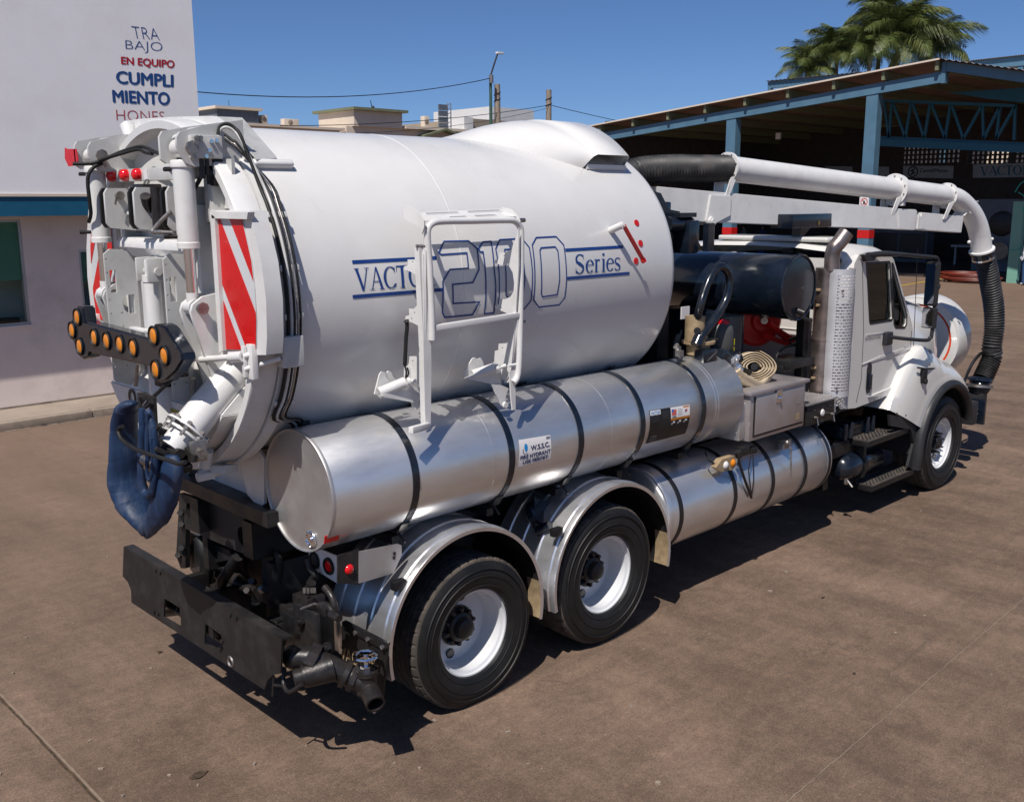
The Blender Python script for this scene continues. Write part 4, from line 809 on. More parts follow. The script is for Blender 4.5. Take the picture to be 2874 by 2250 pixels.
# crown plates over the tank's rear top
CR_ = [(-1.22, 0.843, 3.841),(-1.22, 0.569, 3.839),(-1.22, 0.105, 3.823),(-1.22, -0.368, 3.799),(-1.22, -0.495, 3.746)]
low = [(-1.22, .98*math.sin(a), FZ+1.0*math.cos(a)) for a in [math.radians(t) for t in (40,25,10,-5,-20,-35)]]
b = B(); pts = CR_ + [(-1.22,y,z) for y,z in [(-.72,3.55)]] + [(-1.22,.98*math.sin(a),FZ+.98*math.cos(a)) for a in [math.radians(t) for t in (-40,-20,0,20,40)]] + [(-1.22,.80,3.60)]
b.prism(pts, (.035,0,0)); obj('crown_plate', b, M['white'], TR)
plate('crown_gusset', [(-1.185,-.39,3.785),(-.95,-.24,3.80),(-.97,-.64,3.56),(-1.15,-.72,3.545)], (0,.008,.012), 'grey', TR)
plate('crown_gusset', [(-1.185,.39,3.785),(-.95,.24,3.80),(-.97,.64,3.56),(-1.15,.72,3.545)], (0,-.008,.012), 'grey', TR)
b = B(); c_ = V((-1.25, 0.736, 3.799)); b.tube([c_+V((0,-.02,.0)), c_+V((-.02,-.09,-.10))], lambda i,t: .05-.02*t, seg=14); obj('crown_fairing', b, M['white'], TR)
# tail lamp bar
b = B(); b.span((-1.44,.62,3.44),(-1.39,-.56,3.515), bev=.006); lb = obj('lamp_bar', b, M['grey'], TR)
for y in (.54,.345,.165):
    b = B(); b.lathe([(0,.045),(.018,.043),(.032,.034),(.037,.02),(.037,0)], (-1.44,y,3.478), (-1,0,0), seg=24); obj('red_lamp', b, M['redl'], lb)
b = B(); b.box((-1.443,.06,3.478),(.008,.05,.06)); obj('lamp_label', b, M['stick'], lb)
plate('corner_reflector', [(-1.62, 0.83, 3.656),(-1.62, 0.79, 3.646),(-1.62, 0.651, 3.642),(-1.62, 0.632, 3.573),(-1.62, 0.659, 3.543),(-1.62, 0.796, 3.539),(-1.62, 0.846, 3.591)], (.006,0,0), 'refl', TR)
# manifold block with hoses
b = B(); b.span((-1.35,-.72,3.545),(-1.53,-.56,3.665), bev=.006); mb = obj('manifold_block', b, M['grey'], TR)
for x, z in ((-1.42,3.636),(-1.435,3.588),(-1.39,3.64),(-1.455,3.556)):
    b = B(); b.cyl((x,-.718,z),(x,-.735,z),.011); b.cyl((x,-.733,z),(x,-.738,z),.006); obj('socket_screw', b, M['chrome'], mb)
for x, z in ((-1.505,3.65),(-1.485,3.65),(-1.512,3.625)):
    b = B(); b.cyl((x,-.718,z),(x,-.745,z),.012); obj('port_plug', b, M['steel'], mb)
b = B(); b.span((-1.40,-.70,3.40),(-1.34,-.60,3.545), bev=.01); b.cyl((-1.46,-.68,3.44),(-1.46,-.68,3.55),.016); b.cyl((-1.43,-.68,3.46),(-1.43,-.68,3.55),.014); obj('solenoid', b, M['sat'], mb)
b = B(); b.prism([(-1.33, -0.587, 3.549),(-1.33, -0.771, 3.544),(-1.33, -0.767, 3.453),(-1.33, -0.731, 3.278),(-1.33, -0.566, 3.278),(-1.33, -0.561, 3.408),(-1.33, -0.66, 3.42),(-1.33, -0.688, 3.518)], (.02,0,0)); obj('valve_bracket', b, M['grey'], TR)
b = B(); b.span((-1.3,-.66,3.20),(-1.40,-.56,3.50), bev=.02); obj('bracket_box', b, M['grey'], TR)
def hyd(name, pts, r, mt='rubber', sm=6, parent=None):
    b = B(); b.tube(pts, r, seg=8, smooth=sm); return obj(name, b, M[mt], parent or TR, smooth=60)
H = lambda X, *q: None
hyd('hydraulic_hose', [(-1.68, 0.56, 3.547),(-1.561, 0.5, 3.557),(-1.458, 0.36, 3.617),(-1.402, 0.24, 3.644),(-1.405, 0.12, 3.635),(-1.449, -0.1, 3.6),(-1.51, -0.35, 3.576),(-1.557, -0.46, 3.576)], .011)
hyd('hydraulic_hose', [(-1.545, 0.48, 3.57),(-1.467, 0.34, 3.605),(-1.412, 0.22, 3.628),(-1.411, 0.12, 3.606),(-1.423, 0.0, 3.594)], .010)
hyd('hydraulic_hose', [(-1.522, 0.5, 3.554),(-1.571, 0.5, 3.532),(-1.609, 0.5, 3.49),(-1.618, 0.51, 3.43),(-1.612, 0.52, 3.32),(-1.604, 0.54, 3.243),(-1.606, 0.58, 3.193)], .012)
hyd('hydraulic_hose', [(-1.575, -0.5, 3.634),(-1.51, -0.55, 3.671),(-1.458, -0.6, 3.684),(-1.425, -0.64, 3.689),(-1.358, -0.66, 3.689)], .013, 'grey')
hyd('hydraulic_hose', [(-1.447, -0.5, 3.69),(-1.409, -0.52, 3.708),(-1.37, -0.55, 3.71),(-1.342, -0.6, 3.699)], .012, 'steel')
hyd('hydraulic_hose', [(-1.448, -0.68, 3.488),(-1.438, -0.6, 3.434),(-1.423, -0.5, 3.386),(-1.398, -0.4, 3.362)], .012)
hyd('hydraulic_hose', [(-1.568, -0.5, 3.264),(-1.6, -0.46, 3.223),(-1.648, -0.42, 3.155),(-1.638, -0.5, 3.153),(-1.599, -0.57, 3.15)], .012, 'steel')
# hoses arching over the rim and running down the flange
def rim(a, r=1.085, x=-1.20): a = math.radians(a); return V((x, -r*math.sin(a), FZ+r*math.cos(a)))
for k, (r, mt) in enumerate((('.010','rubber'),('.009','grey'),('.009','rubber'),('.007','steel'),('.007','rubber'))):
    o = .022*k
    st = [(-1.363, -0.7, 3.673),(-1.35, -0.7, 3.715),(-1.321, -0.72, 3.732),(-1.283, -0.74, 3.709),(-1.265, -0.78, 3.652)] if k < 2 else [(-1.333, -0.72, 3.673),(-1.308, -0.75, 3.642),(-1.287, -0.78, 3.613)]
    st = [V(p)+V((0,-.0,-.018*k if k < 2 else -.012*(k-2))) for p in st]
    run = [rim(a, 1.09+.006*(k%2), -1.22+.020*k) for a in (52,60,70,80,90,100,110,118,126)]
    hyd('hydraulic_hose', st+run+[V((-1.0+.02*k,-.72,2.00)),V((-.9,-.55,1.7)),V((-.9,-.45,1.35))], float(r), mt, 4)
for a in (62,78,92,104,120):
    b = B(); c_ = rim(a,1.083,-1.18); R_ = Matrix.Rotation(math.radians(-a),3,'X') if False else Matrix.Rotation(math.radians(a),3,'X'); b.box(c_, (.12,.035,.02), rot=R_, bev=.005); obj('hose_clamp', b, M['grey'], TR)
b = B(); c_ = V((-1.15, -0.982, 3.062)); b.cyl(c_+V((.05,.04,0)), c_+V((0,-.02,0)), .018); b.cyl(c_+V((0,-.02,0)), c_+V((-.02,-.05,0)), .012); obj('grease_fitting', b, M['white'], TR)
# ---- arrow board
AX = -1.72
ab = part_empty('arrow_board', TR)
pl = [(-1.72, 0.63, 2.876),(-1.72, 0.513, 2.907)]
def capsule(cy, cz, r, n=10): return [(AX, cy+r*math.cos(t), cz+r*math.sin(t)) for t in [2*math.pi*i/n for i in range(n)]]
OUT = [(-1.72, 0.613, 2.671),(-1.72, 0.516, 2.676),(-1.72, 0.502, 2.585),(-1.72, -0.453, 2.567),(-1.72, -0.431, 2.606),(-1.72, -0.505, 2.653),(-1.72, -0.58, 2.661),(-1.72, -0.65, 2.65),(-1.72, -0.821, 2.524),(-1.72, -0.829, 2.485),(-1.72, -0.734, 2.41),(-1.72, -0.598, 2.341),(-1.72, -0.522, 2.322),(-1.72, -0.449, 2.334),(-1.72, -0.415, 2.405),(-1.72, 0.466, 2.386),(-1.72, 0.484, 2.356),(-1.72, 0.585, 2.332),(-1.72, 0.655, 2.346),(-1.72, 0.709, 2.426),(-1.72, 0.784, 2.476),(-1.72, 0.773, 2.544),(-1.72, 0.678, 2.604)]
b = B(); b.prism(OUT, (.085,0,0)); bmesh.ops.recalc_face_normals(b.b, faces=b.b.faces)
bmesh.ops.bevel(b.b, geom=[e for e in b.b.edges if abs((e.verts[0].co-e.verts[1].co).x) < .01], offset=.012, segments=2, affect='EDGES'); obj('housing', b, M['black'], ab)
for u, v in [(-1.72, 0.598, 2.603),(-1.72, 0.706, 2.51),(-1.72, 0.601, 2.416),(-1.72, 0.348, 2.497),(-1.72, 0.159, 2.494),(-1.72, -0.033, 2.494),(-1.72, -0.218, 2.491),(-1.72, -0.505, 2.588),(-1.72, -0.623, 2.489),(-1.72, -0.498, 2.398)] and [(p[1],p[2]) for p in [(-1.72, 0.598, 2.603),(-1.72, 0.706, 2.51),(-1.72, 0.601, 2.416),(-1.72, 0.348, 2.497),(-1.72, 0.159, 2.494),(-1.72, -0.033, 2.494),(-1.72, -0.218, 2.491),(-1.72, -0.505, 2.588),(-1.72, -0.623, 2.489),(-1.72, -0.498, 2.398)]]:
    c_ = V((AX,u,v)); b = B(); b.lathe([(.046,-.002),(.052,.0),(.058,.006),(.056,.012),(.050,.012),(.047,.004)], c_, (-1,0,0), seg=28); obj('lamp_ring', b, M['rubber'], ab)
    b = B(); b.lathe([(0,.014),(.02,.013),(.038,.009),(.047,.002)], c_, (-1,0,0), seg=28); obj('amber_lens', b, M['amber'], ab)
b = B(); b.tube([(-1.62, -0.759, 2.485),(-1.66, -0.659, 2.395),(-1.72, -0.431, 2.231)], .012, seg=8); b.tube([(-1.72, -0.431, 2.231),(-1.74, -0.414, 2.206),(-1.78, -0.401, 2.163)], .009, seg=8, smooth=4); obj('support_rod', b, M['dusty'], ab)
b = B(); b.beam(V((-1.6, 0.061, 2.556)), V((-1.6, -0.149, 2.555)), .05, .05, bev=.01); b.beam((-1.45,.62,2.46),(-1.45,-.62,2.46),.04,.04); b.beam((-1.46,.35,2.46),(AX+.08,.35,2.46),.04,.04); b.beam((-1.46,-.42,2.46),(AX+.08,-.42,2.46),.04,.04); obj('mounting_tube', b, M['white'], ab)
# latch rods and clamps at the rim
for s in (1,-1):
    f = lambda p: (p[0], p[1]*s, p[2])
    p0 = V(f((-1.50,-.60,2.44))); p1 = V(f((-1.46,-1.02,2.50))); p2 = V(f((-1.29,-1.11,2.55)))
    b = B(); b.cyl(p0, p1, .018); b.cyl(p0+(p1-p0)*.72, p1, .030); b.cyl(p1, p2, .016); b.cyl(p1+V((0,0,-.07)), p2+V((0,0,-.07)), .014); obj('latch_rod', b, M['white'], door)
    b = B(); b.box(V(f((-1.425,-1.045,2.47))),(.035,.06,.19),bev=.004); b.box(V(f((-1.455,-1.015,2.47))),(.02,.03,.17),bev=.004); obj('latch_block', b, M['white'], door)
    b = B(); b.box(V(f((-1.22,-1.10,2.51))),(.13,.07,.17),bev=.006); obj('rim_block', b, M['grey'], TR)
# bottom latch
b = B(); b.cyl((-1.45, -0.453, 1.78), (-1.45, -0.509, 1.887), .035); b.cyl((-1.5, -0.449, 1.72), (-1.36, -0.459, 1.729), .024); b.beam((-1.5, -0.448, 1.714), (-1.4, -0.465, 1.72), .04,.045,bev=.005); b.beam((-1.4, -0.516, 1.759), (-1.25, -0.403, 1.72), .09,.05,bev=.006); obj('bottom_latch', b, M['white'], door)
# drain pipe
d0 = V((-1.40,-.62,2.33)); d0 = V((-1.311, -0.66, 2.361)); d1 = V((-1.64, -0.66, 2.06)); ax = (d1-d0).normalized()
dp = part_empty('drain_pipe', TR)
b = B(); b.cyl(d0-ax*.12, d1, .098, seg=40); obj('pipe', b, M['white'], dp)
b = B(); b.lathe([(.098,-.012),(.135,-.012),(.135,.0),(.098,0)], d1, ax, seg=32); b.lathe([(.098,.02),(.12,.02),(.12,.034),(.0,.034)], d1, ax, seg=32); b.lathe([(.08,.034),(.085,.13),(.0,.13)], d1, ax, seg=24); obj('pipe_flange', b, M['white'], dp)
x3, y3, z3_ = basis(ax)
for k in range(8):
    a = 2*math.pi*k/8+.2; q = d1+x3*.117*math.cos(a)+y3*.117*math.sin(a); b = B(); b.cyl(q-ax*.035, q+ax*.06, .009, seg=6); b.cyl(q-ax*.03, q-ax*.014, .016, seg=6); b.cyl(q+ax*.001, q+ax*.018, .016, seg=6); obj('flange_bolt', b, M['steel'], dp)
b = B(); b.box(d1+ax*.17, (.20,.10,.03), rot=Matrix.Rotation(.6,3,'Y'), bev=.01); b.cyl(d1+ax*.14+V((0,-.12,0)), d1+ax*.14+V((0,.16,0)), .028); b.box(d1+ax*.20+V((.05,-.02,-.02)),(.14,.18,.05),rot=Matrix.Rotation(.5,3,'X'),bev=.012); obj('valve_linkage', b, M['dusty'], dp)
b = B(); b.box(d1+ax*.10+V((.06,-.15,-.02)),(.09,.03,.12),bev=.01); b.cyl(d1+ax*.10+V((.06,-.20,-.03)), d1+ax*.10+V((.06,-.1,-.03)),.03,seg=8); b.cyl(d1+ax*.2+V((-.04,.02,-.03)), d1+ax*.16+V((-.08,.14,-.05)),.03); obj('valve_lever', b, M['steel'], dp)
b = B(); b.cyl(d1+ax*.22+V((-.02,.02,-.04)), d1+ax*.22+V((-.02,.10,-.04)),.04); b.cyl(d1+ax*.24+V((.02,-.02,-.06)), d1+ax*.24+V((.02,.04,-.08)),.03); obj('hose_coupling', b, M['brass'], dp)
# ---- ladder rack on the tank's side
RK = part_empty('side_rack', TR); gy = -1.235
def rk(name, pts, th, mt='white', holes=()): b = B(); b.prism(pts, th, holes); return obj(name, b, M[mt], RK)
rk('post', [(-0.413, -1.235, 3.049),(-0.338, -1.235, 3.046),(-0.339, -1.235, 2.683),(-0.338, -1.235, 2.374),(-0.353, -1.235, 1.98),(-0.395, -1.235, 1.985),(-0.397, -1.235, 2.513),(-0.407, -1.235, 2.791)], (0,.045,0))
rk('post', [(-0.385, -1.177, 3.055),(-0.385, -1.239, 3.053),(-0.385, -1.254, 3.03),(-0.385, -1.227, 2.245),(-0.385, -1.211, 2.261),(-0.385, -1.206, 2.509),(-0.385, -1.203, 2.805),(-0.385, -1.182, 2.993)], (.01,0,0))
b = B(); b.beam((-0.373, -1.235, 1.978), (-0.543, -1.28, 1.984), .035, .04, bev=.004); obj('post_foot', b, M['white'], RK)
b = B(); b.tube([(-0.336, -1.245, 2.499),(-0.338, -1.245, 2.683),(-0.347, -1.245, 2.926),(-0.358, -1.245, 3.096),(-0.352, -1.245, 3.155),(-0.318, -1.245, 3.186),(-0.242, -1.245, 3.197),(0.025, -1.245, 3.196),(0.296, -1.245, 3.195),(0.36, -1.245, 3.185),(0.401, -1.245, 3.152),(0.411, -1.245, 3.092),(0.407, -1.245, 2.814),(0.398, -1.245, 2.435),(0.381, -1.245, 2.206),(0.338, -1.245, 2.151)], .021, seg=12, smooth=4); obj('rail_hoop', b, M['white'], RK, smooth=60)
b = B(); b.beam((-0.335, -1.24, 2.569), (0.396, -1.24, 2.59), .035, .035, bev=.005); obj('rung', b, M['white'], RK)
# tilted top tray with long slots
q3 = [V((-0.229, -1.03, 3.247)), V((0.462, -1.03, 3.263)), V((0.376, -1.235, 3.219)), V((-0.371, -1.235, 3.201))]
def tr3(u, v): return (q3[3]*(1-u)+q3[2]*u)*(1-v)+(q3[0]*(1-u)+q3[1]*u)*v
def rec(u0,u1,v0,v1): return [tr3(u0,v0),tr3(u1,v0),tr3(u1,v1),tr3(u0,v1)]
b = B(); b.prism(rec(0,1,0,1), (0,0,-.006), [rec(.05,.42,.62,.92), rec(.53,.93,.62,.92), rec(.28,.46,.10,.36), rec(.56,.80,.10,.36)]); obj('tray', b, M['white'], RK, smooth=0)
b = B(); b.cyl((-0.39, -1.1, 3.216), (-0.35, -1.2, 3.178), .008); obj('tray_pin', b, M['steel'], RK)
rk('tray_wing', [(-0.4, -1.081, 3.288),(-0.4, -1.157, 3.281),(-0.4, -1.226, 3.248),(-0.4, -1.269, 3.205),(-0.4, -1.269, 3.165),(-0.4, -1.246, 3.127),(-0.4, -1.24, 3.16),(-0.4, -1.18, 3.182),(-0.4, -1.126, 3.197),(-0.4, -1.079, 3.216)], (.008,0,0), 'white')
rk('tray_wing', [(0.38, -1.096, 3.275),(0.38, -1.184, 3.262),(0.38, -1.244, 3.219),(0.38, -1.266, 3.185),(0.38, -1.224, 3.157),(0.38, -1.197, 3.198),(0.38, -1.116, 3.238)], (.008,0,0), 'white')
b = B(); b.cyl((0.41, -1.22, 3.191), (0.465, -1.22, 3.192), .014); b.cyl((-0.424, -1.22, 3.057), (-0.37, -1.24, 3.056), .010); b.cyl((0.424, -1.23, 2.542), (0.457, -1.23, 2.539), .010); obj('rack_pin', b, M['steel'], RK)
hh = lambda X, P: [[(X, p[1]+.007*math.cos(a), p[2]+.007*math.sin(a)) for a in [2*math.pi*i/7 for i in range(7)]] for p in P]
rk('scalloped_bracket', [(-0.392, -1.191, 3.011),(-0.392, -1.184, 2.989),(-0.392, -1.162, 2.976),(-0.392, -1.095, 2.973),(-0.392, -1.097, 2.939),(-0.392, -1.062, 2.932),(-0.392, -1.059, 2.913),(-0.392, -1.111, 2.905),(-0.392, -1.166, 2.888),(-0.392, -1.197, 2.866),(-0.392, -1.206, 2.819),(-0.392, -1.201, 2.762),(-0.392, -1.173, 2.704),(-0.392, -1.14, 2.681),(-0.392, -1.097, 2.68),(-0.392, -1.099, 2.641),(-0.392, -1.064, 2.633),(-0.392, -1.057, 2.607),(-0.392, -1.123, 2.599),(-0.392, -1.178, 2.586),(-0.392, -1.208, 2.558),(-0.392, -1.22, 2.511),(-0.392, -1.212, 2.449),(-0.392, -1.174, 2.399),(-0.392, -1.09, 2.389),(-0.392, -1.084, 2.345),(-0.392, -1.063, 2.325),(-0.392, -1.042, 2.313),(-0.392, -1.039, 2.238),(-0.392, -1.076, 2.227),(-0.392, -1.134, 2.239),(-0.392, -1.204, 2.207),(-0.392, -1.226, 2.21),(-0.392, -1.237, 2.513),(-0.392, -1.246, 3.013)], (.010,0,0), 'white', hh(-.392, [(-0.392, -1.145, 2.96),(-0.392, -1.15, 2.659),(-0.392, -1.121, 2.621),(-0.392, -1.122, 2.363)]))
rk('scalloped_bracket', [(0.36, -1.273, 3.149),(0.36, -1.255, 3.094),(0.36, -1.233, 3.056),(0.36, -1.203, 3.01),(0.36, -1.152, 2.985),(0.36, -1.097, 2.987),(0.36, -1.088, 2.945),(0.36, -1.054, 2.937),(0.36, -1.051, 2.915),(0.36, -1.151, 2.903),(0.36, -1.165, 2.93),(0.36, -1.189, 2.899),(0.36, -1.219, 2.862),(0.36, -1.232, 2.797),(0.36, -1.226, 2.74),(0.36, -1.196, 2.706),(0.36, -1.144, 2.686),(0.36, -1.094, 2.686),(0.36, -1.085, 2.648),(0.36, -1.048, 2.637),(0.36, -1.054, 2.617),(0.36, -1.125, 2.606),(0.36, -1.187, 2.591),(0.36, -1.225, 2.556),(0.36, -1.233, 2.495),(0.36, -1.208, 2.436),(0.36, -1.158, 2.4),(0.36, -1.082, 2.389),(0.36, -1.079, 2.347),(0.36, -1.045, 2.338),(0.36, -1.038, 2.26),(0.36, -1.103, 2.211),(0.36, -1.114, 2.153),(0.36, -1.153, 2.153),(0.36, -1.198, 2.213),(0.36, -1.241, 2.534),(0.36, -1.272, 2.91)], (.010,0,0), 'white', hh(.36, [(0.36, -1.142, 2.966),(0.36, -1.107, 2.63),(0.36, -1.118, 2.364),(0.36, -1.163, 2.184)]))
rk('scalloped_strut', [(0.37, -1.238, 2.59),(0.37, -1.255, 2.553),(0.37, -1.166, 2.139),(0.37, -1.124, 2.129),(0.37, -1.189, 2.385)], (.014,0,0))
for X, Pa, Pb, Pc, Pd, Pe, t0, t1, r0, r1 in (
  (-1.06, [(-0.637, -1.06, 2.185),(-0.596, -1.06, 2.3),(-0.58, -1.06, 2.315),(-0.556, -1.06, 2.308),(-0.549, -1.06, 2.279),(-0.524, -1.06, 2.249),(-0.458, -1.06, 2.231),(-0.603, -1.06, 2.17)], [(-0.519, -1.03, 2.298),(-0.506, -1.03, 2.306),(-0.486, -1.03, 2.296),(-0.476, -1.03, 2.266),(-0.448, -1.03, 2.239),(-0.437, -1.03, 2.225),(-0.491, -1.03, 2.232),(-0.512, -1.03, 2.263)], [(-0.658, -1.13, 2.186),(-0.48, -1.13, 2.198),(-0.435, -1.13, 2.189),(-0.421, -1.13, 2.216),(-0.39, -1.13, 2.208),(-0.331, -1.13, 2.186),(-0.324, -1.13, 2.115),(-0.393, -1.13, 2.107),(-0.437, -1.13, 2.12)], [(-0.407, -1.12, 2.109),(-0.386, -1.12, 2.057),(-0.368, -1.12, 2.056),(-0.338, -1.12, 2.079),(-0.344, -1.12, 2.104)], [(-0.435, -1.1, 2.325),(-0.351, -1.1, 2.315),(-0.356, -1.1, 2.225),(-0.383, -1.1, 2.212),(-0.422, -1.1, 2.232),(-0.439, -1.1, 2.254)], (-0.629, -1.09, 2.194), (-0.465, -1.13, 2.243), (-0.466, -1.15, 2.249), (-0.409, -1.17, 2.248)),
  (-1.06, [(0.063, -1.06, 2.206),(0.146, -1.06, 2.309),(0.166, -1.06, 2.316),(0.194, -1.06, 2.303),(0.206, -1.06, 2.258),(0.242, -1.06, 2.24),(0.175, -1.06, 2.219),(0.098, -1.06, 2.188)], [(0.226, -1.03, 2.296),(0.247, -1.03, 2.3),(0.268, -1.03, 2.272),(0.277, -1.03, 2.234),(0.236, -1.03, 2.235)], [(0.027, -1.12, 2.204),(0.121, -1.12, 2.223),(0.269, -1.12, 2.21),(0.341, -1.12, 2.205),(0.348, -1.12, 2.116),(0.264, -1.12, 2.135)], [(0.225, -1.16, 2.143),(0.313, -1.16, 2.126),(0.376, -1.16, 2.098),(0.344, -1.16, 2.038),(0.357, -1.16, 1.987),(0.315, -1.16, 1.987),(0.295, -1.16, 2.011)], [(0.303, -1.1, 2.274),(0.363, -1.1, 2.23),(0.353, -1.1, 2.202),(0.307, -1.1, 2.207)], (0.116, -1.09, 2.21), (0.269, -1.13, 2.243), (0.267, -1.15, 2.243), (0.331, -1.18, 2.257))):
    for P, nm in ((Pa,'mounting_plate'),(Pb,'mounting_plate'),(Pc,'mounting_plate'),(Pd,'mounting_hook'),(Pe,'mounting_plate')): rk(nm, P, (0,.010,0))
    b = B(); b.lathe([(.020,.0),(.033,.0),(.033,-(V(t1)-V(t0)).length),(0,-(V(t1)-V(t0)).length)], t1, (V(t1)-V(t0)), seg=24); b.lathe([(0,-.012),(.020,-.012),(.020,0)], t1, (V(t1)-V(t0)), seg=20); obj('mounting_tube', b, M['white'], RK)
    b = B(); b.cyl(r0, r1, .014, seg=12); b.lathe([(.012,0),(.026,0),(.026,.02),(.012,.02)], r0, V(r1)-V(r0), seg=16); obj('locking_rod', b, M['white'], RK)
rk('link_arm', [(0.311, -1.235, 2.231),(0.364, -1.235, 2.23),(0.366, -1.235, 2.148),(0.368, -1.235, 1.97),(0.339, -1.235, 1.967),(0.326, -1.235, 2.056),(0.319, -1.235, 2.155)], (0,.010,0))
b = B(); q = V((0.325, -1.17, 1.996)); b.cyl(q, q+V((0,-.02,0)), .020, seg=14); q = V((0.356, -1.23, 2.265)); b.cyl(q+V((-.05,0,0)), q+V((.05,0,0)), .010); obj('rack_bolt', b, M['white'], RK)

# ---- side water tanks
def strap(yc, zc, r, x, w, mt, parent, a0=-75, a1=195, sgn=-1):
    b = B(); t = .007
    prof = [(r+.001,x-w/2),(r+t,x-w/2+.001),(r+t,x+w/2-.001),(r+.001,x+w/2)]
    b.lathe(prof, (0,yc,zc), (1,0,0), seg=72); return obj('tank_strap', b, M[mt], parent, smooth=40)
WY, WZ, WR = -.87, 1.637, .371
def wf(x, ph, lift=0): r = WR+.0015+lift; return V((x, WY-r*math.sin(ph), WZ+r*math.cos(ph)))
for s in (-1,1):
    wt = part_empty('water_tank', TR); Y = WY if s < 0 else -WY
    b = B(); b.lathe([(WR-.006,-1.076),(WR,-1.07),(WR,3.065),(WR-.01,3.075),(.2,3.09),(0,3.09)], (0,Y,WZ), (1,0,0), seg=128); obj('tank_shell', b, M['alu'], wt, smooth=50)
    b = B(); b.lathe([(0,-1.072),(WR-.012,-1.070),(WR-.010,-1.08),(WR-.003,-1.083),(WR+.001,-1.078),(WR+.001,-1.06)], (0,Y,WZ), (1,0,0), seg=128); obj('end_cap', b, M['alucap'], wt, smooth=40)
    b = B(); c_ = V((-1.074, Y+s*.115, WZ-.275)) if s < 0 else V((-1.074,Y-.115,WZ-.275)); b.lathe([(.052,0),(.052,.008),(.044,.012),(.040,.004),(.016,.004),(.016,.014),(0,.016)], c_, (-1,0,0), seg=28); obj('drain_cap', b, M['chrome'], wt)
    for x in (-.481,.326,1.008,1.703,2.488): strap(Y, WZ, WR, x, .052, 'black', wt)
    for x in (.17,1.35,2.66,2.70):
        b = B(); b.lathe([(WR,x-.005),(WR+.0015,x-.0025),(WR+.0015,x+.0025),(WR,x+.005)], (0,Y,WZ), (1,0,0), seg=96); obj('weld_seam', b, M['alu'], wt)
    for x in (-.481,.326,1.008,1.703,2.488):
        b = B(); b.box((x,Y+s*.22,WZ-WR+.06),(.07,.03,.09),rot=Matrix.Rotation(-s*.6,3,'X'),bev=.005); b.cyl((x-.015,Y+s*.19,WZ-WR+.03),(x-.015,Y+s*.26,WZ-WR-.03),.008); b.span((x-.03,Y-.15,WZ-WR-.07),(x+.03,Y+.25,WZ-WR-.02)); obj('strap_buckle', b, M['sat'], wt)
wt0 = [o for o in bpy.data.objects if o.name == 'water_tank'][0]
# stickers
b = B(); patch(b, [(0.4036, 1.2574),(0.7012, 1.2972),(0.6981, 1.7446),(0.3863, 1.7452)], wf, 8, 8); obj('permit_sticker', b, M['stick'], wt0, smooth=0)
Q = [(0.3927, 1.2987),(0.701, 1.2998),(0.7009, 1.7539),(0.3864, 1.7505)]
b = B(); g_ = bil(Q)
def sub(quad, u0, u1, v0, v1):
    g = bil(quad); return [g(u0,v1), g(u1,v1), g(u1,v0), g(u0,v0)]
text_part('lettering', 'W.S.S.C.', sub(Q,.36,.95,.55,.76), wf, M['darkblue'], wt0, bold=.03, lift=.0012)
text_part('lettering', 'FIRE HYDRANT', sub(Q,.04,.97,.285,.445), wf, M['darkblue'], wt0, bold=.022, lift=.0012)
text_part('lettering', 'USE PERMIT', sub(Q,.12,.90,.075,.225), wf, M['darkblue'], wt0, bold=.022, lift=.0012)
text_part('lettering', '2003', sub(Q,.86,.98,.87,.97), wf, M['darkblue'], wt0, bold=.02, lift=.0012)
bd = pm('light blue print', (.02,.22,.50), .4)
b = B(); dq = sub(Q,.13,.31,.52,.92); dg_ = bil(dq); pts = [dg_(.5+.40*math.sin(t)*(math.sin(t/2)**1.3), .32+.30*-math.cos(t) if math.cos(t)>0 else .32-.60*math.cos(t)) for t in [2*math.pi*i/24 for i in range(24)]]
vv, ff = b.faces([wf(*p,.0012) for p in pts], [tuple(range(24))]); obj('water_drop', b, bd, wt0, smooth=0)
b = B(); ag = bil(sub(Q,.11,.33,.47,.76)); stroke(b, [ag(.5+.45*math.cos(t),.5+.5*math.sin(t)) for t in [math.radians(150+14*i) for i in range(12)]], .006, lambda x,y,e: wf(x,y,.0014)); obj('drop_mark', b, M['darkblue'], wt0, smooth=0)
Q = [(1.7919, 1.2835),(2.2989, 1.3474),(2.2884, 2.0129),(1.7805, 1.9988)]
b = B(); patch(b, Q, wf, 8, 8, 0); obj('instruction_sheet', b, M['sat'], wt0, smooth=0)
def dec(u0,u1,v0,v1,mt,name='printed_field',lift=.0008): b = B(); patch(b, sub(Q,u0,u1,v0,v1), wf, 3, 3, lift); obj(name, b, mt if not isinstance(mt,str) else M[mt], wt0, smooth=0)
dec(.01,.26,.85,.985,'stick'); text_part('lettering','VACTOR',sub(Q,.025,.245,.87,.96),wf,bd,wt0,bold=.02,lift=.0014)
dec(.51,.995,.66,.995,'stick'); org = pm('orange print', (.45,.16,.015), .4); dec(.51,.995,.59,.655,org)
dec(.83,.98,.93,.975,org,lift=.0014); usr = pm('flag red print', (.50,.10,.08), .4); dec(.53,.65,.74,.92,usr,lift=.0014); usb = pm('flag blue print', (.05,.12,.40), .4); dec(.53,.585,.84,.93,usb,lift=.0018)
text_part('lettering','USA',sub(Q,.535,.65,.675,.725),wf,M['sat'],wt0,bold=.02,lift=.0014)
for k in range(5): dec(.69,.80,.90-.045*k,.908-.045*k,'tankgrey',lift=.0014)
dec(.88,.93,.80,.88,usr,lift=.0014); dec(.865,.90,.79,.85,'tankgrey',lift=.0018)
for k in range(3):
    u = .545+.155*k; dec(u+.02,u+.075,.50,.56,'stick',lift=.0014); dec(u-.01,u+.012,.46,.51,'stick',lift=.0014)
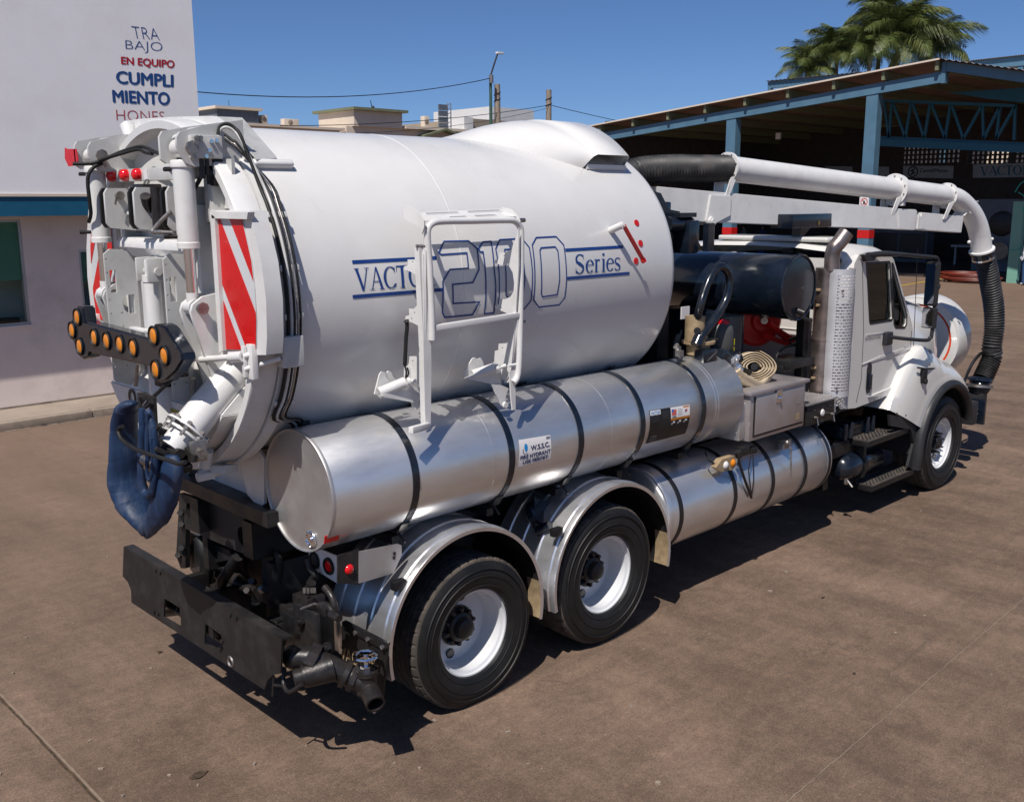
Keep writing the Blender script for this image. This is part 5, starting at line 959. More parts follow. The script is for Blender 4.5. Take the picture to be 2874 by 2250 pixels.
for u in (.505,.665,.825): dec(u,u+.004,.02,.585,'tankgrey',lift=.0014)
dec(.04,.22,.03,.16,'tankgrey'); text_part('lettering','LUBAR',sub(Q,.06,.21,.19,.225),wf,M['grey'],wt0,bold=.02,lift=.0014)
for k in range(6): dec(.05,.22,.80-.03*k,.807-.03*k,'tankgrey',lift=.0014); dec(.30,.46,.90-.04*k,.91-.04*k,'tankgrey',lift=.0014)
b = B(); q = (-1.0499, 2.2253); b.box(wf(q[0],q[1],.0),(.10,.004,.05),rot=Matrix.Rotation(.2,3,'X')); obj('smudged_marker', b, M['redl'], wt0)
# lower fuel tank
FY, FZz, FRr = -.86, .80, .372
for s in (-1,1):
    ft = part_empty('fuel_tank', TR); Y = FY if s < 0 else -FY
    b = B(); b.lathe([(0,2.065),(FRr-.05,2.07),(FRr-.012,2.09),(FRr,2.11),(FRr,4.68),(FRr-.012,4.70),(FRr-.05,4.715),(0,4.72)], (0,Y,FZz), (1,0,0), seg=128); obj('tank_shell', b, M['alu'], ft, smooth=50)
    b = B(); b.lathe([(FRr-.02,2.085),(FRr-.004,2.085),(FRr+.002,2.095),(FRr+.002,2.13),(FRr,2.13)], (0,Y,FZz), (1,0,0), seg=96); b.lathe([(FRr,4.6),(FRr+.005,4.61),(FRr+.005,4.67),(FRr-.01,4.70)], (0,Y,FZz), (1,0,0), seg=96); obj('rolled_rim', b, M['fender'], ft)
    for x in (2.238,3.012,3.615,4.186,4.63): strap(Y, FZz, FRr, x, .05, 'sat', ft)
    b = B(); b.lathe([(0,.0),(.06,0),(.07,.01),(.07,.05),(.05,.06),(0,.06)], (2.07,Y+s*.02,FZz+.16), (-1,0,0), seg=28); obj('filler_cap', b, M['steel'], ft)
# lamp and chain hooks above the fuel tank
sl = part_empty('side_marker', TR)
b = B(); o_ = [(2.694, -1.24, 1.124),(2.775, -1.24, 1.178),(2.961, -1.24, 1.176),(2.989, -1.24, 1.086),(2.936, -1.24, 1.057),(2.772, -1.24, 1.07)]; b.prism(o_, (0,.06,0)); obj('bracket', b, M['tan'], sl)
b = B(); b.lathe([(0,.022),(.02,.018),(.034,.004),(.034,0)], (2.83, -1.241, 1.119), (0,-1,0), seg=24); obj('clear_lamp', b, M['stick'], sl)
b = B(); b.lathe([(0,.022),(.02,.018),(.034,.004),(.034,0)], (2.937, -1.241, 1.118), (0,-1,0), seg=24); obj('amber_lamp', b, M['amber'], sl)
b = B(); b.tube([(2.984, -1.26, 1.208),(2.986, -1.27, 1.119),(3.089, -1.27, 0.942),(3.238, -1.25, 0.746)], .012, seg=8); b.cyl((3.003, -1.24, 1.207),(3.029, -1.24, 1.157),.03); b.tube([(3.239, -1.25, 0.744),(3.261, -1.25, 0.903),(3.279, -1.22, 1.12)], .006, seg=6); b.tube([(3.236, -1.25, 0.774),(3.188, -1.24, 0.995),(3.244, -1.22, 1.127)], .006, seg=6)
b.box((3.144, -1.2, 1.181),(.14,.06,.08),bev=.01); b.box((3.295, -1.2, 1.16),(.10,.05,.06),bev=.01); obj('valve_handle', b, M['sat'], TR)
b = B(); b.cyl((3.844, -1.22, 1.135),(3.86, -1.25, 1.075),.011); b.cyl((3.86, -1.25, 1.075),(3.881, -1.25, 0.854),.008); b.box((3.884, -1.17, 1.112),(.12,.07,.09),bev=.01); b.sphere((3.826, -1.23, 1.139),.025); obj('drain_lever', b, M['steel'], TR)
b = B(); b.tube([(2.73, -1.1, 1.218),(2.671, -1.18, 1.18),(2.762, -1.2, 1.128)], .008, seg=6, smooth=4); obj('lamp_wire', b, M['rubber'], sl)

# ---- toolbox
TB = part_empty('toolbox', TR)
b = B(); b.span((3.17,-1.24,1.26),(4.08,-.72,1.665), bev=.008); obj('box_body', b, M['box'], TB)
b = B(); b.span((3.14,-1.262,1.668),(4.12,-.70,1.70), bev=.008); obj('lid', b, M['box'], TB)
b = B(); b.span((3.25,-1.252,1.31),(4.04,-1.243,1.64), bev=.003); obj('door', b, M['box'], TB)
b = B(); b.span((3.235,-1.246,1.29),(4.055,-1.241,1.305)); b.span((3.225,-1.246,1.29),(3.238,-1.241,1.655)); obj('door_gap', b, M['sat'], TB)
b = B(); c_ = V((3.605, -1.256, 1.607)); b.box(c_,(.085,.008,.11),bev=.003); b.lathe([(.02,0),(.02,.02),(.012,.024),(0,.024)], c_+V((0,0,-.02)), (0,-1,0), seg=16); obj('latch', b, M['chrome'], TB)
b = B(); c_ = V((3.942, -1.255, 1.369)); b.box(c_,(.055,.003,.06)); obj('warning_label', b, M['tan'], TB)
b = B(); c_ = V((3.937, -1.255, 1.535)); b.box(c_,(.07,.002,.09)); obj('worn_label', b, M['box'], TB)
# rounded end piece behind the toolbox
b = B(); b.span((3.08,-1.20,1.27),(3.17,-.75,1.60), bev=.02); obj('box_bracket', b, M['alucap'], TR)

# ---- fenders over the rear axles
def fender(xc, s):
    Y0, Y1 = -1.265*1, -.62; R_ = .675; fe = part_empty('fender', TR)
    prof = [(R_-.028,Y0),(R_-.003,Y0-.003),(R_,Y0+.004),(R_,Y0+.05),(R_+.008,Y0+.06),(R_+.008,Y0+.075),(R_,Y0+.085),(R_+.0,Y0+.20),(R_+.008,Y0+.21),(R_+.008,Y0+.225),(R_,Y0+.235),(R_,Y0+.37),(R_+.008,Y0+.38),(R_+.008,Y0+.395),(R_,Y0+.405),(R_,Y0+.53),(R_+.008,Y0+.54),(R_+.008,Y0+.555),(R_,Y0+.565),(R_,Y1)]
    b = B(); b.lathe(prof, (xc,0,.575), (0,1,0), seg=56, a0=math.radians(-12), a1=math.radians(192), xdir=(1,0,0))
    back = [(r-.003,y) for r,y in prof[1:]][::-1]
    if s > 0:
        for v in b.b.verts: v.co.y = -v.co.y
    return obj('fender_sheet', b, M['fender'], fe, smooth=30), fe
for xc in (-.07,1.385):
    for s in (-1,1):
        fo, fe = fender(xc, s)
# dirty inner ends of the fenders
for xc in (-.07,1.385):
    b = B(); r0 = .672; rows = [[V((xc+r*math.cos(a), y, .575+r*math.sin(a))) for y in (-1.258,-1.0,-.63)] for r in (r0-.004,) for a in [math.radians(-12+6*i) for i in range(35)]]
    b.sheet(rows); obj('fender_underside', b, M['dusty'], bpy.data.objects['fender'], smooth=40)
    b = B(); rows = [[V((xc+(.672-.006)*math.cos(a), y, .575+(.672-.006)*math.sin(a))) for y in (-1.255,-1.12)] for a in [math.radians(-12+6*i) for i in range(5)]]; b.sheet(rows); obj('mud_stain', b, M['tan'], bpy.data.objects['fender'])
# ---- wheels
def wheel(x, y, z, R_, wid, s, front=False, dish=.195):
    w = part_empty('wheel', TR); h = wid/2
    yo = y   # y is the outer rim lip plane
    cy = y - s*(.015) - s*h if False else y - s*(h-.015)
    prof = [(.298,h-.03),(.305,h-.008),(.325,h+.002),(.36,h+.014),(.42,h+.018),(R_-.055,h+.008),(R_-.022,h-.008),(R_-.012,h-.014),(R_-.004,h-.03),(R_,h-.036),(R_,h-.072),(R_-.010,h-.075),(R_-.010,h-.083),(R_,h-.086),(R_,.035),(R_-.010,.032),(R_-.010,.022),(R_,.019)]
    full = prof+[(r,-a) for r,a in prof[::-1]]
    n = 252
    def rf(k, i, r):
        if (k in (8,9,10) or k in (len(full)-9,len(full)-10,len(full)-11)) and i % 6 == 0: return r-.010
        return r
    b = B(); b.lathe(full, (x,cy,z), (0,s,0), seg=n, rfun=rf)
    o = obj('tyre', b, [M['rubber'], M['tread']], w, smooth=16)
    for f in o.data.polygons:
        c = f.center; q = math.hypot(c.x+3-x, c.z-z)
        if q > R_-.020: f.material_index = 1
    # fine sidewall rings
    for rr in (.335,.40,R_-.07):
        b = B(); b.lathe([(rr-.004,h+.008 if rr < .36 else h+.015),(rr,h+.022 if rr > .36 else h+.012),(rr+.004,h+.008 if rr < .36 else h+.015)], (x,cy,z), (0,s,0), seg=96); obj('sidewall_ring', b, M['rubber'], w)
    b = B(); rp = [(.300,0),(.306,-.004),(.304,-.012),(.290,-.014),(.288,-.03),(.270,-.04),(.265,-.075),(.262,-dish+.02),(.250,-dish)]
    b.lathe(rp+[(.245,-dish),(.19,-dish-.012),(.14,-dish-.004),(.0,-dish)], (x,yo,z), (0,s,0), seg=96); rim_ = obj('rim', b, M['wheelw'], w, smooth=40)
    for k in range(2 if not front else 5):
        a = (math.radians(75)+k*math.pi*2/(2 if not front else 5)); b = B(); c_ = V((x+.20*math.cos(a), yo-s*(dish-.003), z+.20*math.sin(a))); b.lathe([(0,0),(.033,0),(.036,-.006)], c_, (0,s,0), seg=20); obj('hand_hole', b, M['black'], w)
    hp = [(.14,-dish),(.14,-dish+.015),(.105,-dish+.02),(.10,-dish+.055),(.075,-dish+.065),(.07,-dish+.11),(.05,-dish+.12),(0,-dish+.12)]
    if front: hp = [(.14,-dish),(.14,-dish+.012),(.08,-dish+.02),(.075,-dish+.07),(.05,-dish+.085),(0,-dish+.085)]
    b = B(); b.lathe(hp, (x,yo,z), (0,s,0), seg=32); obj('hub', b, M['sat'], w, smooth=30)
    for k in range(10 if not front else 8):
        a = 2*math.pi*k/(10 if not front else 8)+.2; c_ = V((x+.118*math.cos(a), yo-s*(dish-.012), z+.118*math.sin(a))); b = B(); b.cyl(c_, c_+V((0,s*(.045 if not front else .07),0)), .019, .010 if front else .015, seg=6); obj('lug_nut', b, M['black'], w)
    return w, cy, h
for s in (-1,1):
    wheel(0, s*1.22, .50, .518, .285, s); wheel(1.332, s*1.22, .544, .535, .285, s); wheel(7.247, s*1.237, .536, .55, .36, s, True, .10)
for s in (-1,1):
    for x, z, r in ((0,.49,.502),(1.332,.544,.53)):
        b = B(); b.lathe([(.26,.10),(.30,.13),(.42,.14),(r-.03,.13),(r,.10),(r,-.10),(r-.03,-.13),(.42,-.14),(.30,-.13),(.26,-.10)], (x,s*.78,z), (0,1,0), seg=64); obj('inner_tyre', b, M['tread'], TR)
for nm, txt, x, z, a0, rr, sgn in (('lettering','G1',7.247,.536,-78,.45,1),('lettering','JDL2',0,.49,-98,.405,1),('lettering','AUE',0,.49,-72,.405,1),('lettering','DRE',1.332,.544,82,.43,1)):
    bt, (x0,x1,y0,y1) = text_mesh(txt, .01); hgt = .055 if txt != 'G1' else .05; k = hgt/(y1-y0)
    yy = -1.237-.018+.012 if x > 5 else -1.22-.006
    for v in bt.verts:
        tx = (v.co.x-(x0+x1)/2)*k; ty = (v.co.y-(y0+y1)/2)*k; up = 1 if a0 > 0 else -1
        r_q = rr+ty*up; a = math.radians(a0)-up*tx/rr*1
        v.co = V((x+r_q*math.cos(a), (-1.225 if x < 5 else -1.242)-.0015, z+r_q*math.sin(a)))
    bb = B(); bb.b.free(); bb.b = bt; obj(nm, bb, M['stick'] if txt == 'G1' else M['tankgrey'], TR, smooth=0, merge=False)

# ---- chassis
CF = part_empty('chassis', TR)
for s in (-1,1):
    b = B(); b.span((-1.05,s*.40,.78),(8.3,s*.47,1.06)); obj('frame_rail', b, M['sat'], CF)
    b = B(); b.span((-1.15,s*.30,1.10),(2.9,s*.42,1.34)); b.span((2.9,s*.30,1.10),(4.9,s*.42,1.30)); obj('sub_frame', b, M['sat'], CF)
for x in (0,1.332,7.247):
    b = B(); b.cyl((x,-1.0,.52),(x,1.0,.52),.085); obj('axle', b, M['dusty'], CF)
for x in (-.4,.66,1.8,3,4.5,6):
    b = B(); b.span((x-.05,-.40,.82),(x+.05,.40,1.02)); obj('cross_member', b, M['sat'], CF)
b = B(); b.sphere((0,0,.52),.22); b.sphere((1.332,0,.54),.22); obj('differential', b, M['dusty'], CF)
b = B(); b.cyl((1.4,0,.66),(5.4,0,.85),.06); obj('drive_shaft', b, M['dusty'], CF)
b = B(); b.span((2.2,-.42,1.06),(4.9,.42,1.5)); obj('pump_housing', b, M['sat'], CF)
b = B(); b.prism([(x_,-.62,z_) for x_,z_ in ((-1.15,1.36),(2.5,1.36),(2.5,1.52),(-1.15,1.45))], (0,1.24,0)); obj('body_sill', b, M['sat'], CF)
# tank saddles: curved cradle under the debris tank
for x in (-.95,-.1,.9,1.9):
    pts = [(x,-.75,1.40),(x,.75,1.40),(x,.75,2.02)]+[(x,1.03*math.sin(a),TZ-1.03*math.cos(a)) for a in [math.radians(t) for t in (40,30,20,10,0,-10,-20,-30,-40)]]+[(x,-.75,2.02)]
    b = B(); b.prism(pts, (.05,0,0)); obj('tank_saddle', b, M['sat'], CF)
plate('support_leg', [(-1.08, -0.193, 1.698),(-1.08, -0.408, 1.827),(-1.08, -0.499, 1.764),(-1.08, -0.467, 1.467),(-1.08, -0.4, 1.423),(-1.08, -0.261, 1.484)], (.02,0,0), 'white', CF)
plate('belly_plate', [(-1.02, 0.734, 1.415),(-1.02, -0.11, 1.671),(-1.02, -0.16, 1.454),(-1.02, 0.303, 1.386),(-1.02, 0.836, 1.351)], (.02,0,0), 'white', CF)
# rear cross beam with oval holes
Q = [(-1.06, 0.754, 1.327),(-1.06, -0.383, 1.408),(-1.06, -0.297, 1.333),(-1.06, 0.675, 1.24)]
b = B(); b.prism([(-1.1, 0.643, 1.379),(-1.1, -0.467, 1.448),(-1.1, -0.457, 1.415),(-1.1, -0.391, 1.364),(-1.1, 0.627, 1.328),(-1.1, 0.663, 1.332)], (.30,0,0)); obj('beam_cap', b, M['black'], CF)
def ell(cr, X, cx, cy, rx, ry, n=14):
    pass
hs = [[(-1.07, 0.62, 1.231),(-1.07, 0.56, 1.233),(-1.07, 0.521, 1.179),(-1.07, 0.528, 1.125),(-1.07, 0.568, 1.099),(-1.07, 0.625, 1.114),(-1.07, 0.653, 1.166),(-1.07, 0.648, 1.202)], [(-1.07, -0.112, 1.228),(-1.07, -0.165, 1.24),(-1.07, -0.223, 1.217),(-1.07, -0.232, 1.172),(-1.07, -0.202, 1.127),(-1.07, -0.149, 1.102),(-1.07, -0.1, 1.122),(-1.07, -0.079, 1.171),(-1.07, -0.089, 1.206)], [(-1.07, 0.488, 1.163),(-1.07, 0.429, 1.166),(-1.07, 0.405, 1.141),(-1.07, 0.446, 1.131)]]
b = B(); b.prism([(-1.07, 0.741, 1.274),(-1.07, -0.325, 1.339),(-1.07, -0.285, 1.057),(-1.07, -0.204, 1.052),(-1.07, 0.687, 1.023),(-1.07, 0.735, 0.708),(-1.07, 0.813, 0.687),(-1.07, 0.876, 0.767)], (.035,0,0), hs); obj('rear_beam', b, M['dusty'], CF)
b = B(); b.prism([(-1.0, 0.842, 0.951),(-1.0, 0.186, 0.971),(-1.0, 0.148, 0.918),(-1.0, 0.479, 0.795),(-1.0, 0.784, 0.676),(-1.0, 0.863, 0.727)], (.02,0,0)); obj('back_plate', b, M['sat'], CF)
for _p in (((-1.02, 0.831, 1.094), (-1.1, 0.692, 1.146)), ((-1.02, 0.832, 1.006), (-1.1, 0.693, 1.061)), ((-1.02, 0.856, 0.817), (-1.1, 0.716, 0.876)), ((-1.02, 0.923, 0.745), (-1.1, 0.782, 0.805))): b = B(); b.cyl(_p[1], _p[0], .022, seg=6); obj('frame_bolt', b, M['dusty'], CF)
b = B(); c_ = V((-1.02, 0.88, 1.216)); b.lathe([(0,.02),(.03,.018),(.045,0)], c_, (-1,0,0), seg=20); obj('red_lamp', b, M['redl'], CF)
# tanker rear: hoses, pump, valve blocks
def tb(name, X, pts, r, mt='rubber', cr='d'):
    b = B(); b.tube(pts, r, seg=10, smooth=5); return obj(name, b, M[mt], CF, smooth=60)
tb('coolant_hose', 0, [(-1.0, 0.621, 0.958),(-1.0, 0.563, 0.867),(-1.0, 0.557, 0.738),(-1.0, 0.574, 0.614),(-1.0, 0.563, 0.521)], .045)
tb('coolant_hose', 0, [(-1.05, -0.028, 1.0),(-1.05, 0.106, 0.864),(-1.05, 0.218, 0.753),(-1.05, 0.289, 0.641)], .040)
tb('coolant_hose', 0, [(-1.0, -0.452, 1.121),(-1.0, -0.477, 1.085),(-1.0, -0.455, 0.952),(-1.0, -0.408, 0.767)], .025)
b = B(); b.prism([(-0.98, -0.223, 1.023),(-0.98, -0.365, 1.061),(-0.98, -0.37, 0.923),(-0.98, -0.278, 0.59),(-0.98, -0.174, 0.556)], (.05,0,0)); obj('drop_bracket', b, M['dusty'], CF)
b = B(); b.cyl((-1.0, -0.225, 0.811), (-1.0, -0.277, 0.826), .03, seg=6); obj('bracket_bolt', b, M['steel'], CF)
b = B(); c_ = V((-0.75, 0.755, 0.516)); b.cyl(c_, c_+V((.1,.5,0)), .14); b.box(V((-0.95, 0.304, 0.584)),(.2,.24,.18),bev=.02); b.cyl((-0.9, 0.545, 0.69), (-0.9, 0.203, 0.716), .06); b.cyl((-0.95, 0.201, 0.707), (-0.95, -0.079, 0.732), .035); obj('rear_pump', b, M['cast'], CF)
for _p in (((-1.0, 0.212, 0.614), (-1.06, 0.133, 0.667)), ((-1.0, 0.275, 0.642), (-1.06, 0.196, 0.694)), ((-1.0, -0.132, 0.828), (-1.06, -0.207, 0.877)), ((-1.0, -0.06, 0.741), (-1.06, -0.136, 0.791))): b = B(); b.cyl(_p[1], _p[0], .022, seg=6); obj('pump_bolt', b, M['cast'], CF)
# valve block on the right
def dbox(c, sz, mt='cast', nm='valve_block', bev=.01): b = B(); b.box(c, sz, bev=bev); return obj(nm, b, M[mt], CF)
dbox(V((-0.95, -0.708, 0.648)), (.24,.22,.28), 'sat'); dbox(V((-1.09, -0.92, 0.768)), (.03,.26,.30), 'dusty', 'flange_plate'); dbox(V((-1.0, -0.509, 0.626)), (.18,.16,.16), 'cast'); dbox(V((-1.0, -0.807, 0.898)), (.14,.16,.10), 'cast'); dbox(V((-0.98, -0.562, 0.744)), (.10,.14,.10), 'cast')
for _p in (((-1.1, -0.898, 0.829),), ((-1.1, -1.169, 0.754),), ((-1.1, -0.569, 0.699),), ((-1.1, -0.624, 0.69),)): b = B(); c_ = V(_p[0]); b.cyl(c_, c_+V((-.03,0,0)), .03, seg=6); b.cyl(c_+V((-.03,0,0)), c_+V((-.045,0,0)), .018, seg=12); obj('hex_bolt', b, M['cast'], CF)
b = B(); b.cyl((-1.0, -0.844, 1.032), (-1.0, -0.812, 0.961), .03); b.tube([(-0.95, -0.75, 0.939),(-0.95, -0.764, 1.005),(-0.95, -0.812, 1.06),(-0.95, -0.762, 1.087),(-0.95, -0.731, 1.14)], .022, smooth=4); obj('steel_fitting', b, M['cast'], CF)
for _p in (((-1.07, -0.876, 0.995),), ((-1.07, -0.917, 1.007),), ((-1.07, -0.961, 1.02),), ((-1.07, -0.987, 1.028),)): b = B(); c_ = V(_p[0]); b.cyl(c_, c_+V((0,0,.03)), .010, seg=6); obj('cap_screw', b, M['steel'], CF)
b = B(); b.tube([(-1.05, -1.069, 1.081),(-1.05, -1.132, 1.05),(-1.05, -1.162, 1.01),(-1.05, -1.167, 0.963)], .022, seg=10, smooth=4); b.tube([(-1.08, -1.022, 0.957),(-1.08, -1.125, 0.998),(-1.08, -1.187, 0.969),(-1.08, -1.25, 0.95)], .018, seg=8, smooth=3); b.box(V((-1.07, -1.107, 0.96)),(.07,.09,.06),bev=.01); b.cyl((-1.09, -1.186, 0.962), (-1.09, -1.273, 0.96), .024, seg=8); obj('pipe_fitting', b, M['cast'], CF)
b = B(); b.cyl((-1.1, -0.877, 0.899), (-1.1, -1.038, 0.983), .008); obj('valve_handle', b, M['steel'], CF)
# water inlet pipework with strainer
IP = part_empty('inlet_pipe', TR)
b = B(); P0 = V((-1.27, -1.056, 0.708)); P1 = V((-1.2, -1.138, 0.708)); P2 = V((-1.12, -1.224, 0.651)); P3 = V((-1.05, -1.278, 0.597)); P4 = V((-0.98, -1.365, 0.554)); P5 = V((-1.04, -1.526, 0.597)); P6 = V((-1.28, -1.157, 0.625))
b.sphere(P0, .072, 20); b.cyl(P0, P1, .068, seg=24); obj('elbow', b, M['cast'], IP, smooth=60)
ax_ = (P4-P1).normalized()
b = B(); b.cyl(P1-ax_*.03, P1+ax_*.03, .094, seg=8); obj('pipe_union', b, M['cast'], IP)
b = B(); b.cyl(P1, P3, .066, seg=24); obj('strainer_body', b, M['cast'], IP)
b = B(); b.cyl(P2, P6, .085, .07, seg=24); b.cyl(P6, P6+(P6-P2).normalized()*.05, .055, seg=18); obj('strainer_leg', b, M['cast'], IP)
b = B(); q = P6+(P6-P2).normalized()*.06; b.tube([q+V((0,.08,.05)),q+V((-.03,.05,-.03)),q+V((-.04,-.03,-.05)),q+V((-.01,-.12,.02))], .012, smooth=5); b.cyl(q+V((-.03,.03,-.04)), q+V((-.05,.12,-.06)), .008); b.cyl(q+V((-.05,.12,.0)), q+V((-.06,.13,-.13)), .006); obj('strainer_clamp', b, M['cast'], IP)
b = B(); b.cyl(P3-ax_*.03, P3+ax_*.0, .085, seg=24); b.cyl(P3+ax_*.02, P3+ax_*.05, .088, seg=8); b.cyl(P3, P4, .066, seg=24); obj('pipe_union', b, M['cast'], IP)
b = B(); b.cyl(P4+V((0,0,-.06)), P4+V((0,0,.06)), .062, seg=24); b.cyl(P4+V((0,0,.06)), P4+V((0,0,.085)), .072, seg=24); obj('valve_tee', b, M['cast'], IP)
o5 = V((-.30,-.90,-.30)).normalized(); q = P4+V((0,-.01,-.02)); b = B(); b.lathe([(.046,.15),(.058,.15),(.056,0),(.0,0)], q, o5, seg=28); b.lathe([(.0,.03),(.044,.03),(.046,.15)], q, o5, seg=28); obj('open_outlet', b, M['cast'], IP)
hw = P4+V((0,0,.17)); b = B(); b.lathe([(.062+.010*math.cos(t), .010*math.sin(t)) for t in [2*math.pi*i/8 for i in range(9)]], hw, (0,0,1), seg=28, rfun=lambda k,i,r: r*(1.06 if i%4 < 2 else 1))
b.beam(hw+V((-.06,0,0)), hw+V((.06,0,0)),.018,.01); b.beam(hw+V((0,-.06,0)), hw+V((0,.06,0)),.018,.01); b.cyl(hw+V((0,0,-.10)), hw+V((0,0,.015)), .014); b.cyl(hw+V((0,0,-.10)), hw+V((0,0,-.06)), .035, seg=6); obj('hand_wheel', b, M['chrome'], IP)
# mud flap bracket with the painted letters
b = B(); b.prism([(-0.86, -0.947, 0.765),(-0.86, -1.42, 0.774),(-0.86, -1.398, 0.632),(-0.86, -1.349, 0.413),(-0.86, -1.246, 0.271),(-0.86, -1.168, 0.302),(-0.86, -0.884, 0.332),(-0.86, -0.931, 0.519)], (.012,0,0)); mf = obj('mud_flap', b, M['rubber'], TR)
b = B(); b.prism([(-0.875, -0.988, 0.788),(-0.875, -1.441, 0.79),(-0.875, -1.408, 0.735),(-0.875, -0.968, 0.74)], (.02,0,0)); obj('flap_bar', b, M['sat'], mf)
for _p in (((-0.876, -1.119, 0.754),), ((-0.876, -1.395, 0.756),), ((-0.876, -1.248, 0.756),)): b = B(); c_ = V(_p[0]); b.cyl(c_, c_+V((-.015,0,0)), .014, seg=6); obj('flap_bolt', b, M['steel'], mf)
text_part('lettering', 'VACTOR', [p[1:] for p in [(-0.87, -0.93, 0.596),(-0.87, -1.304, 0.653),(-0.87, -1.299, 0.555),(-0.87, -0.918, 0.497)]], fnx(-.862), M['tan'], mf, bold=.0, lift=.001)
plate('flap_foot', [(-0.87, -1.207, 0.327),(-0.87, -1.295, 0.335),(-0.87, -1.31, 0.321),(-0.87, -1.268, 0.273),(-0.87, -1.229, 0.294)], (.01,0,0), 'alucap', mf)
# bumper plate
bx = -1.40
b = B(); b.prism([(-1.4, 0.994, 0.893),(-1.4, -1.151, 0.893),(-1.4, -1.118, 0.671),(-1.4, -1.032, 0.632),(-1.4, -0.96, 0.571),(-1.4, -0.918, 0.496),(-1.4, 0.94, 0.481),(-1.4, 0.929, 0.578),(-1.4, 0.978, 0.629),(-1.4, 1.062, 0.648)], (.012,0,0), [[(-1.4, 0.368, 0.683),(-1.4, 0.128, 0.685),(-1.4, 0.15, 0.546),(-1.4, 0.409, 0.537)], [(-1.4, -0.214, 0.688),(-1.4, -0.419, 0.678),(-1.4, -0.441, 0.58),(-1.4, -0.182, 0.538)]])
bp_ = obj('rear_bumper', b, M['dusty'], TR)
T0 = V((-1.4, 0.994, 0.893)); T1 = V((-1.4, -1.151, 0.893))
b = B(); b.prism([T0+V((.0125,0,0)),T1+V((.0125,0,0)),T1+V((.07,0,0)),T0+V((.07,0,0))], (0,0,-.012)); obj('bumper_lip', b, M['dusty'], bp_)
for _p in (((-1.402, 0.471, 0.859),), ((-1.402, 0.403, 0.861),), ((-1.402, -0.558, 0.856),), ((-1.402, -0.635, 0.86),), ((-1.402, 0.553, 0.527),), ((-1.402, 0.49, 0.535),), ((-1.402, -0.432, 0.641),), ((-1.402, -0.404, 0.579),)): b = B(); c_ = V(_p[0]); b.cyl(c_, c_+V((-.008,0,0)), .014, seg=10); obj('bumper_bolt', b, M['sat'], bp_)
b = B(); c_ = V((-1.403, -0.53, 0.539)); b.lathe([(.022,0),(.03,.008),(.038,0)], c_, (-1,0,0), seg=20); obj('tow_eye', b, M['steel'], bp_)
for y in (.55,.15,-.25,-.55): b = B(); b.span((-1.385,y-.03,.60),(-1.0,y+.03,.72)); obj('bumper_bracket', b, M['sat'], bp_)
b = B(); b.cyl((-1.3, 0.624, 0.468), (-1.3, 0.354, 0.569), .03); b.cyl((-1.3,.7,.56),(-1.3,-.6,.56),.03); obj('cross_tube', b, M['sat'], bp_)
# tail lamps
TL_ = part_empty('tail_light', TR)
fc = [(-0.9, -0.668, 1.162),(-0.9, -0.817, 1.21),(-0.9, -0.995, 1.212),(-0.9, -0.974, 1.036),(-0.9, -0.664, 1.062)]
b = B(); b.prism([(p[0],p[1],p[2]) for p in fc], (.01,0,0)); obj('lamp_plate', b, M['stick'], TL_)
for (cc,mt,r) in (((-0.903, -0.739, 1.121),'sat',.052),((-0.903, -0.897, 1.126),'redl',.052)):
    b = B(); c_ = V(cc); b.lathe([(r-.014,.0),(r-.012,.012),(r,.012),(r+.004,0)], c_, (-1,0,0), seg=28); obj('lamp_ring', b, M['rubber'], TL_)
    b = B(); b.lathe([(0,.010),(r-.02,.008),(r-.013,.0)], c_, (-1,0,0), seg=28); obj('round_lamp', b, M['redl'] if mt == 'redl' else M['tankgrey'], TL_)
b = B(); b.prism([(-1.008, -1.16, 1.289),(-0.857, -1.16, 1.298),(-0.866, -1.16, 1.072),(-1.016, -1.16, 1.122)], (0,.012,0)); obj('lamp_side', b, M['dusty'], TL_)
b = B(); c_ = V((-0.935, -1.163, 1.187)); b.lathe([(0,.018),(.02,.015),(.030,.005),(.031,0)], c_, (0,-1,0), seg=24); obj('round_lamp', b, M['redl'], TL_)
b = B(); b.prism([(-0.864, -1.17, 1.281),(-0.577, -1.17, 1.257),(-0.551, -1.17, 1.241),(-0.55, -1.17, 1.182),(-0.619, -1.17, 1.079),(-0.873, -1.17, 1.084)], (0,.008,0)); obj('lamp_guard', b, M['alucap'], TL_)
for _p in (((-0.608, -1.173, 1.203),), ((-0.612, -1.173, 1.177),)): b = B(); b.box(V(_p[0]),(.015,.004,.02)); obj('guard_slot', b, M['sat'], TL_)
b = B(); b.beam((-.88,-1.16,1.12),(-.80,-.5,1.16),.05,.05); obj('lamp_arm', b, M['sat'], TL_)
# brackets between the wheels
b = B(); b.prism([(0.833, -0.95, 1.2),(0.972, -0.95, 1.142),(1.066, -0.95, 1.093),(1.035, -0.95, 0.962),(0.926, -0.95, 0.977),(0.833, -0.95, 0.965)], (0,.02,0)); b.cyl((0.813, -1.0, 0.959), (0.847, -1.1, 1.02), .04); b.cyl((0.884, -0.9, 1.054), (0.894, -0.95, 1.086), .10); obj('spring_bracket', b, M['black'], TR)
b = B(); b.box((-.62,-1.22,1.02),(.09,.05,.06),bev=.008); b.box((.78,-1.22,1.02),(.09,.05,.06),bev=.008); obj('fender_clamp', b, M['sat'], TR)
